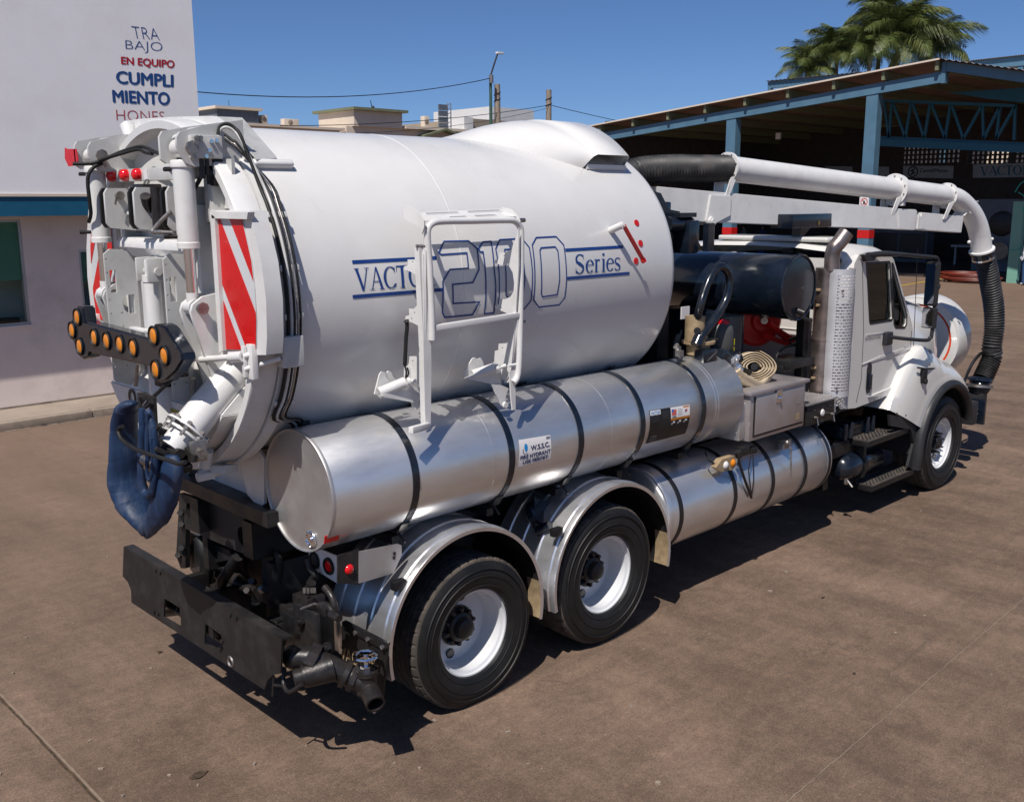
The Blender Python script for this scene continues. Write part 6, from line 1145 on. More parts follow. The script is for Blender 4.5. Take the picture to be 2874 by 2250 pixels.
# ============================================================ BOOM
def rib(r, amp, n): return lambda i, t: r + (amp if i % 2 else -amp)
bdir = V((1,-.169,0)).normalized(); bn = V((-.169,-1,0)).normalized()
BM = part_empty('boom', TR)
def bprism(name, pts, w, mt, off=0, **k):
    b = B(); b.prism([V(p)+bn*(w/2+off) for p in pts], -bn*w); bmesh.ops.recalc_face_normals(b.b, faces=b.b.faces); bmesh.ops.bevel(b.b, geom=list(b.b.edges), offset=.006, segments=2, affect='EDGES'); return obj(name, b, M[mt], BM, **k)
bprism('boom_beam', [(3.281, -0.013, 3.437),(6.884, -0.622, 3.21),(6.895, -0.624, 2.978),(3.348, -0.025, 3.131)], .18, 'white')
bprism('boom_collar', [(6.836, -0.614, 3.21),(7.155, -0.668, 3.198),(7.185, -0.673, 3.181),(7.162, -0.669, 2.965),(6.88, -0.622, 2.982)], .215, 'white')
bprism('boom_extension', [(7.172, -0.671, 3.148),(7.308, -0.694, 3.123),(7.314, -0.695, 3.16),(7.393, -0.708, 3.156),(7.405, -0.71, 2.971),(7.171, -0.671, 2.976)], .16, 'white')
bprism('boom_extension', [(7.311, -0.695, 3.165),(8.155, -0.837, 3.111),(8.133, -0.833, 2.916),(7.36, -0.703, 2.964)], .15, 'white')
for u in (): pass
b = B(); b.beam(V((7.232, -0.771, 3.144))+bn*.0, V((7.224, -0.77, 2.979)), .012, .012); obj('joint_strip', b, M['white'], BM)
for P in ([(7.512, -0.647, 3.132),(7.571, -0.657, 3.13),(7.661, -0.672, 3.124),(7.162, -0.587, 3.012),(7.216, -0.597, 3.008),(7.277, -0.607, 3.007),(7.549, -0.653, 2.984),(7.651, -0.67, 2.977),(7.324, -0.615, 3.048),(7.5, -0.645, 2.996)]): b = B(); q = V(P); b.cyl(q-bn*.04, q+bn*.055, .020, seg=8); obj('beam_bolt', b, M['white'], BM)
bprism('pivot_plate', [(3.941, -0.125, 3.362),(4.218, -0.172, 3.352),(4.218, -0.172, 3.164),(3.986, -0.133, 3.079),(3.914, -0.121, 3.084),(3.895, -0.117, 3.116)], .215, 'white')
b = B(); q = V((3.954, -0.127, 3.115)); b.cyl(q+bn*.11, q+bn*.14, .045, seg=20); b.cyl(q+bn*.14, q+bn*.155, .028, seg=16); b.cyl(q-bn*.15, q+bn*.11, .03); obj('pivot_pin', b, M['white'], BM)
b = B(); q = V((3.936, -0.034, 3.276)); b.cyl(q-bn*.06, q+bn*.04, .02, seg=8); obj('beam_bolt', b, M['steel'], BM)
# straight and curved suction tube
SP = part_empty('suction_tube', TR)
up = [(4.268, -0.18, 3.612),(4.37, -0.198, 3.608)]
c = [(4.25,-.178,3.612),(5.62,-.409,3.497),(6.85,-.617,3.419),(7.84,-.785,3.353)]
b = B(); b.tube([V(c[0]),V(c[3])], .122, seg=40); obj('tube_pipe', b, M['white'], SP, smooth=50)
b = B(); b.tube([V(c[3]), (8.081, -0.825, 3.316), (8.255, -0.854, 3.244), (8.423, -0.883, 3.141), (8.56, -0.906, 3.007), (8.657, -0.922, 2.85), (8.721, -0.933, 2.691)], .122, seg=40, smooth=6); obj('elbow_pipe', b, M['white'], SP, smooth=50)
td = (V(c[3])-V(c[0])).normalized()
def ring(c0, d, r0, r1, t, name='pipe_flange', n=8, mt='white'):
    b = B(); b.lathe([(r0,-t),(r1,-t),(r1,t),(r0,t)], c0, d, seg=40); o = obj(name, b, M[mt], SP)
    x, y, dd = basis(d)
    for k in range(n):
        a = 2*math.pi*k/n+.3; q = V(c0)+x*(r0+r1)/2*math.cos(a)+y*(r0+r1)/2*math.sin(a); b = B(); b.cyl(q-dd*(t+.012), q+dd*(t+.012), .008, seg=6); obj('flange_bolt', b, M['steel'], o)
ring(c[0], td, .12, .155, .014); ring(V(c[0])+td*.03, td, .12, .135, .01, n=0)
ring(V(c[2])+td*.03, td, .12, .178, .010, n=10); ring(V(c[2])+td*.07, td, .12, .172, .012, n=0)
ring(V(c[3])+td*.04, td, .12, .150, .012, n=8)
tipd = (V((8.721, -0.933, 2.691))-V((8.657, -0.922, 2.85))).normalized(); tp = V((8.721, -0.933, 2.691)); ring(tp, tipd, .12, .150, .010, n=0)
for p, hgt in ((c[0],.20),(c[2],.17),(c[3],.16)):
    q = V(p)+V((0,0,-.11)); b = B(); b.prism([q+bdir*-.05+bn*.11+V((0,0,.02)), q+bdir*.02+bn*.13+V((0,0,.05)), q+bdir*-.07+bn*.09-V((0,0,hgt)), q+bdir*-.12+bn*.09-V((0,0,hgt))], -bn*.012); b.prism([q+bdir*-.06-bn*.10, q+bdir*.06-bn*.10, q+bdir*.04-bn*.08-V((0,0,hgt)), q+bdir*-.1-bn*.08-V((0,0,hgt))], bn*.012); obj('saddle', b, M['white'], SP)
b = B(); b.box(V((6.906, -0.626, 3.291))+bn*.10, (.06,.05,.10), bev=.004); obj('stop_block', b, M['white'], SP)
b = B(); q0 = V((8.16, -0.838, 3.115)); q1 = V((8.351, -0.87, 3.279)); b.beam(q0, q1, .16, .012); b.lathe([(.018,-.006),(.034,-.006),(.034,.006),(.018,.006)], V((8.259, -0.855, 3.175))+bn*.09, bn, seg=16); b.box(V((8.402, -0.879, 3.283)),(.10,.14,.012),bev=.004); obj('tip_bracket', b, M['white'], SP)
for P in (((8.43, -0.884, 2.796)),((8.921, -0.967, 2.821))): b = B(); b.sphere(P,.022,8); obj('tip_bolt', b, M['white'], SP)
# rubber hoses on the boom
def ribbed(name, pts, r, amp, step, parent, mt='hose', seg=24):
    P = catmull([V(p) for p in pts], 24); L = [0]
    for i in range(1,len(P)): L.append(L[-1]+(P[i]-P[i-1]).length)
    n = int(L[-1]/step); Q = []; j = 0
    for k in range(n+1):
        s = L[-1]*k/n
        while j < len(L)-2 and L[j+1] < s: j += 1
        t = (s-L[j])/max(1e-6,L[j+1]-L[j]); Q.append(P[j].lerp(P[j+1], t))
    b = B(); b.tube(Q, lambda i,t: r+(amp if i%2 else -amp), seg=seg); return obj(name, b, M[mt], parent, smooth=80)
ribbed('rubber_hose', [(2.75,.10,3.42),(3.1,.02,3.56),(3.52,-.054,3.60),(3.9,-.12,3.605),(4.24,-.177,3.612)], .120, .009, .018, SP)
drop = [tp+tipd*.02] + [V(p) for p in [(8.831, -0.952, 2.533),(8.964, -0.974, 2.277),(9.096, -0.996, 1.984),(9.158, -1.007, 1.69),(9.143, -1.004, 1.432)]] + [V(p) for p in [(9.169, -1.009, 1.31),(9.08, -0.993, 1.155),(8.998, -0.98, 1.04)]]
ribbed('drop_hose', drop, .116, .010, .018, SP)
b = B(); b.lathe([(.119,0),(.14,.01),(.14,.03),(.124,.04),(.124,.12)], tp+tipd*.01, tipd, seg=32); obj('hose_collar', b, M['black'], SP)
b = B(); b.lathe([(.123,0),(.128,.0),(.128,.02),(.123,.02)], tp+tipd*.10, tipd, seg=32); b.box(tp+tipd*.11+bn*.12-bdir*.08, (.05,.03,.03)); obj('hose_clamp', b, M['chrome'], SP)
# foot of the hose: funnel bracket on the front bumper
hb = V((8.941, -0.97, 0.956)); hd = V((-.12,-.02,-1)).normalized()
b = B(); b.lathe([(.10,-.12),(.15,-.10),(.155,-.07),(.12,-.05),(.13,-.03)], hb, hd, seg=32); obj('hose_foot', b, M['black'], SP)
b = B(); b.lathe([(.13,-.02),(.165,-.015),(.165,.015),(.13,.02)], hb, hd, seg=32); obj('foot_ring', b, M['steel'], SP)
b = B(); b.lathe([(.13,.02),(.135,.04),(.10,.10),(.0,.10)], hb, hd, seg=32); b.box(hb+V((-.02,.02,-.14)), (.16,.22,.12), bev=.02); obj('hose_foot', b, M['plastic'], SP)
b = B(); b.span((8.72,-1.14,.50),(8.78,-.50,.82), bev=.01); b.span((8.2,-.62,.62),(8.74,-.50,.80)); obj('foot_plate', b, M['black'], SP)
for P in [(8.715, -0.885, 0.697),(8.715, -0.888, 0.657),(8.715, -1.058, 0.69),(8.715, -1.06, 0.634)]: b = B(); b.cyl(P, V(P)+V((-.012,0,0)), .012, seg=6); obj('plate_bolt', b, M['steel'], SP)
b = B(); b.tube([(9.123, -0.881, 1.35),(8.933, -0.869, 1.256),(8.738, -0.886, 1.135),(8.4, -0.961, 1.027),(8.2, -0.942, 0.94)], .02, seg=8, smooth=4); obj('tie_rod', b, M['sat'], SP)
# boom pedestal and rest
b = B(); b.cyl((3.05,.05,1.6),(3.05,.05,3.0),.16, seg=28); b.cyl((3.05,.05,3.0),(3.05,.05,3.12),.26, seg=28); b.box((3.15,0,3.2),(.5,.34,.2),bev=.02); obj('boom_pedestal', b, M['black'], TR)
b = B(); b.prism([(3.074, -0.22, 3.392),(3.173, -0.22, 3.375),(3.298, -0.22, 3.231),(3.462, -0.22, 3.211),(3.465, -0.22, 3.143),(3.242, -0.22, 3.147)], (0,.03,0)); b.cyl((3.159, -0.3, 3.101),(3.504, -0.3, 3.094),.07, seg=18); b.box(V((3.448, -0.3, 2.985)),(.16,.2,.3),bev=.02); b.box(V((3.382, -0.25, 3.181)),(.25,.25,.04)); obj('hydraulic_swivel', b, M['black'], TR)
b = B(); b.prism([(3.457, -0.35, 2.888),(3.463, -0.35, 2.961),(3.515, -0.35, 2.978),(3.568, -0.35, 2.958),(3.636, -0.35, 2.882)], (0,.03,0)); b.span((3.75,-.34,2.84),(3.85,-.28,3.1)); obj('tank_lug', b, M['black'], TR)
b = B(); b.beam((5.33,-.35,2.70),(5.33,-.35,3.08),.06,.10); b.prism([(5.33,-.385,3.08),(5.62,-.385,3.08),(5.36,-.385,2.92),(5.33,-.385,2.92)], (0,.03,0)); b.box(V((5.278, -0.42, 3.101)),(.78,.25,.14),bev=.012); obj('boom_rest', b, M['black'], TR)
b = B(); b.box((5.22,-.35,2.79),(.14,.14,.05),bev=.01); b.span((4.9,-.32,2.6),(5.36,-.26,2.7)); obj('rest_foot', b, M['sat'], TR)
b = B(); b.cyl((5.389, -0.55, 3.097),(5.393, -0.55, 3.055),.012); obj('rest_reflector', b, M['brass'], TR)
# ============================================================ behind the cab
SCY = part_empty('silencer', TR)
cx_, cz_, rr_ = 4.36, 2.50, .305
b = B(); b.lathe([(0,-.955),(rr_-.03,-.955),(rr_-.004,-.95),(rr_,-.93),(rr_,.95),(rr_-.02,.97),(0,.97)], (cx_,0,cz_), (0,1,0), seg=96); obj('shell', b, M['black'], SCY, smooth=50)
b = B(); b.lathe([(rr_-.012,-.96),(rr_+.002,-.965),(rr_+.010,-.955),(rr_+.010,-.935),(rr_,-.93)], (cx_,0,cz_), (0,1,0), seg=96); b.lathe([(rr_,-.32),(rr_+.004,-.315),(rr_+.004,-.30),(rr_,-.295)], (cx_,0,cz_), (0,1,0), seg=96); obj('end_rim', b, M['black'], SCY)
b = B(); q = V((4.354, -0.96, 2.285)); b.cyl(q, q+V((.02,-.06,-.02)), .03, seg=12); b.tube([q+V((0,-.03,0)), V((4.365, -1.0, 2.229)), V((4.485, -1.02, 2.175))], .016, seg=8); obj('drain_fitting', b, M['sat'], SCY)
b = B(); b.span((3.95,-.28,1.5),(4.30,.30,2.25), bev=.02); b.cyl((4.05,-.40,1.7),(4.05,-.40,2.22),.15, seg=24); obj('blower_housing', b, M['black'], TR)
b = B(); b.span((3.0,.2,1.5),(3.9,.8,2.5)); b.span((2.75,-.55,1.5),(2.9,.8,2.7)); b.span((4.5,.2,1.5),(4.9,.8,2.4)); obj('engine_bay_block', b, M['sat'], TR)
b = B(); b.box(V((3.206, -0.5, 2.322)),(.12,.01,.11)); obj('white_label', b, M['stick'], TR)
# red fan shroud
RD = part_empty('red_blower', TR)
fc_ = V((4.62,-.42,2.12))
b = B(); b.lathe([(0,.0),(.10,.0),(.12,.03),(.24,.06),(.27,.09),(.27,.2),(.0,.2)], fc_, V((.45,.85,0)), seg=40); obj('shroud', b, M['red'], RD, smooth=30)
b = B()
b.beam(V((4.558, -0.52, 2.121)), V((5.045, -0.52, 1.853)), .05,.05,bev=.01); b.beam(V((4.692, -0.55, 2.043)), V((5.043, -0.55, 1.898)), .03,.03,bev=.006); b.beam(V((4.495, -0.52, 1.991)), V((4.992, -0.52, 1.851)), .03,.05,bev=.01); obj('shroud_arm', b, M['red'], RD)
b = B(); b.cyl((4.34, -0.6, 2.173),(4.301, -0.64, 2.166),.035,seg=12); obj('shroud_nut', b, M['steel'], RD)
def wire(pts, r=.012, mt='rubber', nm='cable'): b = B(); b.tube(pts, r, seg=8, smooth=5); return obj(nm, b, M[mt], TR, smooth=60)
wire([(4.366, -0.75, 1.746),(4.382, -0.75, 1.837),(4.525, -0.75, 1.896),(4.753, -0.75, 1.899),(4.924, -0.75, 1.888)]); wire([(4.603, -0.7, 1.685),(4.494, -0.7, 1.779),(4.43, -0.7, 1.8)]); wire([(4.461, -0.8, 1.687),(4.586, -0.8, 1.699),(4.686, -0.8, 1.714)],.02)
wire([(4.646, -0.72, 1.948),(4.746, -0.72, 1.965),(4.84, -0.72, 1.935),(4.806, -0.72, 1.891),(4.675, -0.72, 1.911)],.014)
b = B(); b.span((4.3,-.95,1.72),(4.75,-.65,1.80), bev=.01); b.cyl((4.477, -0.85, 1.691),(4.598, -0.85, 1.737),.02); b.box(V((4.35, -0.85, 1.719)),(.18,.08,.07),bev=.01); obj('linkage', b, M['sat'], TR)
# air relief canister with clear hose loop
b = B(); q = V((2.86,-.86,2.16)); b.cyl(q+V((0,0,-.02)), q+V((0,0,.19)), .085, seg=32); obj('breather_can', b, M['tan'], TR, smooth=40)
b = B(); b.cyl(V((2.768, -0.95, 2.238)), V((2.777, -0.944, 2.237)), .03, seg=20); obj('can_hole', b, M['sat'], TR)
b = B(); b.cyl((2.90,-.87,2.115),(2.90,-.87,2.135),.145, seg=40); b.cyl((2.90,-.87,2.02),(2.90,-.87,2.115),.10, seg=24); b.box((3.10,-.86,2.125),(.22,.05,.012)); obj('can_flange', b, M['tan'], TR)
b = B(); b.cyl((2.9,-.87,1.92),(2.9,-.87,2.03),.09,seg=20); b.box((2.86,-.98,1.98),(.20,.10,.20),bev=.02); b.cyl((3.0,-.9,1.95),(3.2,-.9,1.98),.07); b.box((3.12,-.98,1.97),(.16,.1,.12),rot=Matrix.Rotation(.5,3,'Y'),bev=.02); b.cyl((3.25,-.9,1.9),(3.42,-.95,1.94),.05); obj('breather_valve', b, M['black'], TR)
b = B(); b.cyl((2.761, -0.98, 2.187),(2.716, -0.98, 2.124),.05, seg=20); b.cyl((2.792, -0.98, 2.203),(2.754, -0.98, 2.159),.035, seg=20); obj('hose_elbow', b, M['black'], TR)
b = B(); b.prism([(3.02,-1.0,1.98),(3.12,-1.0,2.0),(3.14,-1.0,1.9),(3.05,-1.0,1.86)],(0,.05,0)); b.cyl((2.951, -1.02, 2.052),(2.814, -1.02, 1.987),.012); obj('rusty_lever', b, M['steel'], TR)
b = B(); b.cyl((2.555, -0.9, 2.118),(2.555, -0.95, 2.028),.022,seg=10); b.cyl((2.547, -0.9, 2.129),(2.58, -0.9, 2.101),.028,seg=8); b.box(V((2.53, -0.95, 2.074)),(.05,.05,.05)); obj('vent_cock', b, M['steel'], TR)
ribbed('clear_hose', [(2.83,-.90,2.33)]+[(2.799, -0.95, 2.446),(2.843, -0.95, 2.546),(2.918, -0.95, 2.666),(3.002, -0.95, 2.741),(3.09, -0.95, 2.757),(3.178, -0.95, 2.709),(3.216, -0.95, 2.626),(3.179, -0.95, 2.488),(3.085, -0.95, 2.378),(2.942, -0.95, 2.262),(2.829, -0.95, 2.186)], .034, .0022, .008, TR, 'black', 16)
b = B(); b.lathe([(0,0),(.115,0),(.125,.02),(.125,.20),(.11,.25),(.07,.285),(.07,.29)], (3.28,-.82,1.98), (0,0,1), seg=36); ac = obj('accumulator', b, M['tankgrey'], TR, smooth=50)
b = B(); b.lathe([(.085,.262),(.09,.275),(.07,.30),(.04,.305)], (3.28,-.82,1.98), (0,0,1), seg=24, rfun=lambda k,i,r: r*(1.05 if i%4<2 else .97)); obj('red_cap', b, M['redl'], ac)
b = B(); b.cyl((3.28,-.82,2.28),(3.28,-.82,2.36),.022); obj('valve_stem', b, M['sat'], ac)
b = B(); b.box((3.385,-.90,2.08),(.004,.03,.06)); b.box((3.385,-.90,2.02),(.004,.03,.03)); obj('yellow_mark', b, M['yellow'], ac)
# ---- exhaust
EX = part_empty('exhaust', TR)
ex, ey = 4.95, -1.045
b = B(); b.cyl((ex-.045,ey+.10,1.30),(ex-.045,ey+.10,2.66),.115, seg=32); b.cyl((ex-.045,ey+.10,1.95),(ex-.045,ey+.10,1.97),.119, seg=32); b.cyl((ex-.045,ey+.10,1.60),(ex-.045,ey+.10,1.615),.119, seg=32); obj('muffler', b, M['stack'], EX)
nz, na, r_ = 124, 56, .145; bb = B(); vs = {}; z0, z1 = 1.40, 2.655
av = [math.radians(-235+255*i/na) for i in range(na+1)]
for k in range(nz+1):
    for i in range(na+1): vs[k,i] = bb.b.verts.new((ex+.01+r_*math.cos(av[i]), ey+r_*math.sin(av[i]), z0+(z1-z0)*k/nz))
for k in range(nz):
    for i in range(na):
        if 17 <= i <= 39 and 5 < k < nz-5 and k % 3 == 0 and (i+(k//3%2)*2) % 4 != 0: continue
        bb.b.faces.new((vs[k,i],vs[k,i+1],vs[k+1,i+1],vs[k+1,i]))
obj('heat_shield', bb, M['shield'], EX, smooth=60)
b = B(); b.tube([(ex-.08,ey+.04,2.64),(ex-.08,ey+.04,2.78),(ex-.07,ey+.03,2.85),(ex-.02,ey+.0,2.92),(ex+.03,ey-.03,3.0)], .074, seg=24, smooth=5)
for f in [f for f in b.b.faces if len(f.verts) > 8 and f.calc_center_median().z > 2.9]: b.b.faces.remove(f)
obj('exhaust_tip', b, M['stack'], EX, smooth=60)
b = B(); b.tube([(ex-.04,ey+.02,2.90),(ex+.0,ey-.01,2.96),(ex+.028,ey-.028,2.995)], .058, seg=20, smooth=2); obj('tip_throat', b, M['sat'], EX)
for z in (2.70,2.75,2.72): b = B(); b.cyl((ex-.08,ey+.04,z),(ex-.08,ey+.04,z+.012),.074, seg=24); obj('band_clamp', b, M['stack'], EX)
for z in (2.45,2.30,1.68,1.58): b = B(); b.box((ex-.16,ey+.13,z),(.04,.04,.025),bev=.006); b.cyl((ex-.18,ey+.11,z),(ex-.14,ey+.11,z),.011); obj('clamp_ear', b, M['tan'], EX)
b = B(); b.span((4.66,-.86,1.2),(4.76,-.78,2.62)); b.cyl((ex-.03,ey+.02,1.15),(ex-.03,ey+.02,1.42),.06); obj('exhaust_stand', b, M['sat'], EX)
for z in (2.45,1.50): b = B(); b.cyl((ex-.12,ey-.105,z),(ex-.125,ey-.12,z),.013,seg=6); obj('shield_screw', b, M['steel'], EX)
# ---- control box and steps
b = B(); b.span((4.20,-1.20,1.22),(4.72,-.80,1.42), bev=.008); cbx = obj('control_box', b, M['sat'], TR)
b = B(); b.span((4.16,-1.22,1.425),(4.74,-.80,1.44)); obj('tread_plate', b, M['alucap'], cbx)
for i in range(9):
    for j in range(3): b = B(); b.box((4.20+.06*i,-1.16+.12*j,1.445),(.035,.05,.008),bev=.003); obj('tread_bar', b, M['box'], cbx)
b = B(); c_ = V((4.484, -1.205, 1.316)); b.lathe([(0,.015),(.025,.012),(.035,.0)], c_, (0,-1,0), seg=20); obj('gauge', b, M['stick'], cbx)
for _p in (((4.341, -1.204, 1.362),), ((4.487, -1.204, 1.37),), ((4.635, -1.204, 1.367),), ((4.487, -1.204, 1.241),)): b = B(); c_ = V(_p[0]); b.box(c_,(.04,.003,.012)); obj('switch_label', b, M['tankgrey'], cbx)
for _p in (((4.349, -1.204, 1.288),), ((4.658, -1.204, 1.277),)): b = B(); c_ = V(_p[0]); b.cyl(c_, c_+V((0,-.03,0)), .014); b.cyl(c_+V((0,-.025,0)), c_+V((0,-.04,-.07)), .006); obj('toggle_lever', b, M['steel'], cbx)
def step(z, x0, x1, y0, y1):
    st = part_empty('step', TR)
    b = B(); b.span((x0,y0,z-.07),(x1,y1,z-.012), bev=.006); b.span((x0,y1,z-.012),(x1,y1+.03,z+.03)); obj('step_frame', b, M['sat'], st)
    b = B(); b.span((x0+.01,y0-.005,z-.012),(x1-.01,y1,z-.001)); obj('grip_plate', b, M['tread'], st)
    n = 0; b = B()
    for i in range(int((x1-x0)/.035)):
        for j in range(5): b.cyl((x0+.03+.035*i,y0+.03+.045*j+(i%2)*.02,z-.002),(x0+.03+.035*i,y0+.03+.045*j+(i%2)*.02,z+.006),.011,.007,seg=6,caps=True)
    g = obj('grip_studs', b, M['dusty'], st); g['kind'] = 'stuff'
step(.87, 5.45, 6.42, -1.22, -1.0); step(.36, 5.60, 6.60, -1.22, -1.03)
b = B(); b.span((5.0,-1.02,.70),(6.6,-.55,.86), bev=.02); b.span((5.0,-.98,.38),(5.1,-.6,.9)); obj('battery_tray', b, M['sat'], TR)
b = B(); b.span((5.26,-1.02,.88),(5.92,-.78,1.02), bev=.03); bt_ = obj('battery_cover', b, M['black'], TR)
for x in (5.3,5.42,5.78,5.90): b = B(); b.cyl((x,-1.035,.88),(x,-1.035,1.03),.025, seg=12); b.sphere((x,-1.035,1.03),.025,10); obj('cover_rib', b, M['black'], bt_)
b = B(); b.tube([(4.9,-.8,.98),(5.4,-.85,1.12),(6.0,-.85,1.16)], .03, smooth=4); b.tube([(4.95,-.7,1.02),(5.4,-.75,1.18),(6.0,-.75,1.2)], .03, smooth=4); obj('air_line', b, M['black'], TR)
b = B(); b.lathe([(0,-.02),(.07,-.01),(.12,.03),(.145,.10),(.15,.16),(.15,.75),(.12,.8),(0,.82)], (5.28,-.98,.56), (1,0,0), seg=40); at_ = obj('air_tank', b, M['black'], TR, smooth=50)
b = B(); b.lathe([(.151,.30),(.17,.30),(.17,.36),(.151,.36)], (5.28,-.98,.56), (1,0,0), seg=32); b.box((5.60,-1.02,.60),(.06,.2,.34),bev=.01); obj('tank_band', b, M['sat'], at_)
b = B(); q = V((5.30,-1.08,.46)); b.cyl(q, q+V((-.06,-.03,-.02)), .02, seg=8); b.cyl(q+V((-.02,-.02,0)), q+V((-.02,-.08,-.06)), .014); b.lathe([(0,0),(.02,0),(.025,-.01)], (5.29,-1.02,.58), (-1,0,0), seg=12); obj('drain_cock', b, M['steel'], at_)

# ============================================================ CAB
CB = part_empty('cab', TR); yc = 1.10
side = [(5.16,1.235),(5.20,1.9),(5.10,2.55),(5.14,2.70),(5.22,2.78),(5.40,2.80),(5.86,2.775),(5.98,2.70),(6.50,2.02),(6.56,1.92),(6.60,1.50),(6.50,1.34),(6.22,1.25),(5.35,1.215)]
win = [(5.385,2.685),(5.875,2.678),(5.90,2.66),(6.045,2.09),(6.03,2.065),(5.56,2.070),(5.535,2.09)]
vent = [(5.94,2.655),(5.965,2.655),(6.385,2.08),(6.39,1.99),(6.35,1.955),(6.14,1.975),(6.09,2.02)]
for s in (-1,1):
    b = B(); b.prism([(x,s*yc,z) for x,z in side], (0,-s*.05,0), [[(x,s*yc,z) for x,z in win],[(x,s*yc,z) for x,z in vent]])
    obj('cab_side', b, M['cab'], CB)
    for nm, w in (('door_window',win),('quarter_window',vent)):
        b = B(); b.prism([(x,s*(yc-.020),z) for x,z in w], (0,-s*.006,0)); wo = obj(nm, b, M['pane'], CB)
        b = B(); stroke_pts = [(x,z) for x,z in w]; stroke(b, stroke_pts, .026, lambda x,z,e: V((x,s*(yc+.003),z)), closed=True, sub=.2); obj('window_gasket', b, M['sat'], wo, smooth=0)
# rear wall, corner posts, floor and roof
b = B(); b.prism([(5.06,y,z) for y,z in ((-1.02,1.20),(-1.02,2.62),(-.9,2.74),(.9,2.74),(1.02,2.62),(1.02,1.20))], (.04,0,0), [[(5.06,y,z) for y,z in ((-.85,2.22),(-.85,2.52),(-.78,2.60),(-.30,2.60),(-.24,2.52),(-.24,2.22))],[(5.06,y,z) for y,z in ((.85,2.22),(.85,2.52),(.78,2.60),(.30,2.60),(.24,2.52),(.24,2.22))]]); obj('cab_rear', b, M['cab'], CB)
for y0 in (-.85,.24): b = B(); b.prism([(5.075,y,z) for y,z in ((y0,2.22),(y0,2.60),(y0+.61,2.60),(y0+.61,2.22))], (.005,0,0)); obj('rear_window', b, M['pane'], CB)
for s in (-1,1):
    b = B(); rows = []
    for z, xo in ((1.235,.04),(1.6,.03),(1.95,.05),(2.3,.0),(2.58,-.01),(2.70,.03),(2.77,.10)):
        rows.append([V((5.17+xo-.11*math.sin(a), s*(1.0+.10*math.cos(a)) - (0 if z < 2.6 else s*.03*(z-2.6)/.17), z)) for a in [math.radians(t) for t in range(0,91,15)]])
    b.sheet(rows); obj('corner_post', b, M['cab'], CB, smooth=80)
for z in (1.5,1.9,2.0,2.12): b = B(); b.span((5.05,-.95,z),(5.06,.95,z+.012), bev=.004); obj('panel_rib', b, M['cab'], CB)
rw = [(-1.06,2.72),(-1.02,2.79),(-.93,2.83),(-.5,2.865),(0,2.875),(.5,2.865),(.93,2.83),(1.02,2.79),(1.06,2.72)]
b = B(); rows = []
for x, k in ((5.06,-.03),(5.10,.0),(5.2,.02),(5.5,.03),(5.8,.01),(5.95,-.02),(6.03,-.07),(6.06,-.12)): rows.append([V((x, y*(1.0 if x > 5.1 else .97), z+k)) for y, z in rw])
b.sheet(rows); b.prism([(5.08,-1.0,2.66),(6.0,-1.0,2.64),(6.0,1.0,2.64),(5.08,1.0,2.66)], (0,0,.04)); obj('roof', b, M['cab'], CB, smooth=70)
b = B(); b.box((5.33,-.15,2.915),(.40,1.3,.05), bev=.025, seg=3); obj('roof_fairing', b, M['cab'], CB, smooth=60)
b = B(); b.span((5.1,-1.05,1.2),(6.4,1.05,1.26)); b.span((6.35,-1.05,1.25),(6.42,1.05,1.95)); obj('cab_floor', b, M['sat'], CB)
b = B(); b.prism([(6.02,-1.04,2.70),(6.50,-1.04,2.0),(6.50,1.04,2.0),(6.02,1.04,2.70)], (-.008,0,-.006)); obj('windshield', b, M['pane'], CB)
b = B(); b.span((6.2,-1.0,1.6),(6.48,1.0,1.90), bev=.04); obj('dashboard', b, M['plastic'], CB)
for y in (-.55,.55): b = B(); b.span((5.3,y-.25,1.4),(5.75,y+.25,1.6), bev=.05); b.span((5.15,y-.24,1.58),(5.28,y+.24,2.1), bev=.05); obj('seat', b, M['plastic'], CB)
b = B(); q = V((6.03,.45,2.12)); d_ = V((-.6,0,.8)).normalized(); xx, yy, _ = basis(d_); b.tube([q+xx*.22*math.cos(a)+yy*.22*math.sin(a) for a in [2*math.pi*i/24 for i in range(25)]], .018, seg=8); b.cyl(q, q-d_*.3, .03); b.beam(q-xx*.2, q+xx*.2, .03,.02); obj('steering_wheel', b, M['plastic'], CB)
# door seams, handle, emblems
def seam(pts, w=.010, s=-1): b = B(); stroke(b, pts, w, lambda x,z,e: V((x,s*(yc+.0015),z)), sub=.3); obj('door_seam', b, M['sat'], CB, smooth=0)
seam([(5.30,2.74),(5.315,2.6),(5.42,2.0),(5.44,1.50),(5.36,1.27)]); seam([(5.30,2.74),(5.86,2.755)]); seam([(6.53,1.90),(6.535,1.5),(6.50,1.36)])
b = B(); hp_ = [(5.60+.055*math.cos(a)*(1), 1.52+.15*math.sin(a)) for a in [2*math.pi*i/24 for i in range(24)]]
b.prism([(x,-yc-.001,z) for x,z in [(5.55,1.38),(5.57,1.34),(5.63,1.34),(5.655,1.40),(5.645,1.62),(5.62,1.66),(5.57,1.66),(5.545,1.60)]], (0,-.006,0)); dh = obj('door_handle', b, M['plastic'], CB)
b = B(); b.box((5.60,-yc-.02,1.46),(.05,.03,.16),bev=.01); obj('pull_handle', b, M['black'], dh)
b = B(); b.prism([(5.49,-yc-.0005,1.95),(6.02,-yc-.0005,1.935),(6.02,-yc-.0005,1.94),(5.49,-yc-.0005,1.965)], (0,-.004,0)); obj('door_crease', b, M['cab'], CB)
b = B(); b.prism([(5.42,-yc-.0005,1.66),(6.53,-yc-.0005,1.70),(6.53,-yc-.0005,1.735),(5.8,-yc-.0005,1.70)], (0,-.008,0)); obj('door_crease', b, M['cab'], CB)
E6 = lambda a, c, lift=0: V((a, -yc-.003-lift, c))
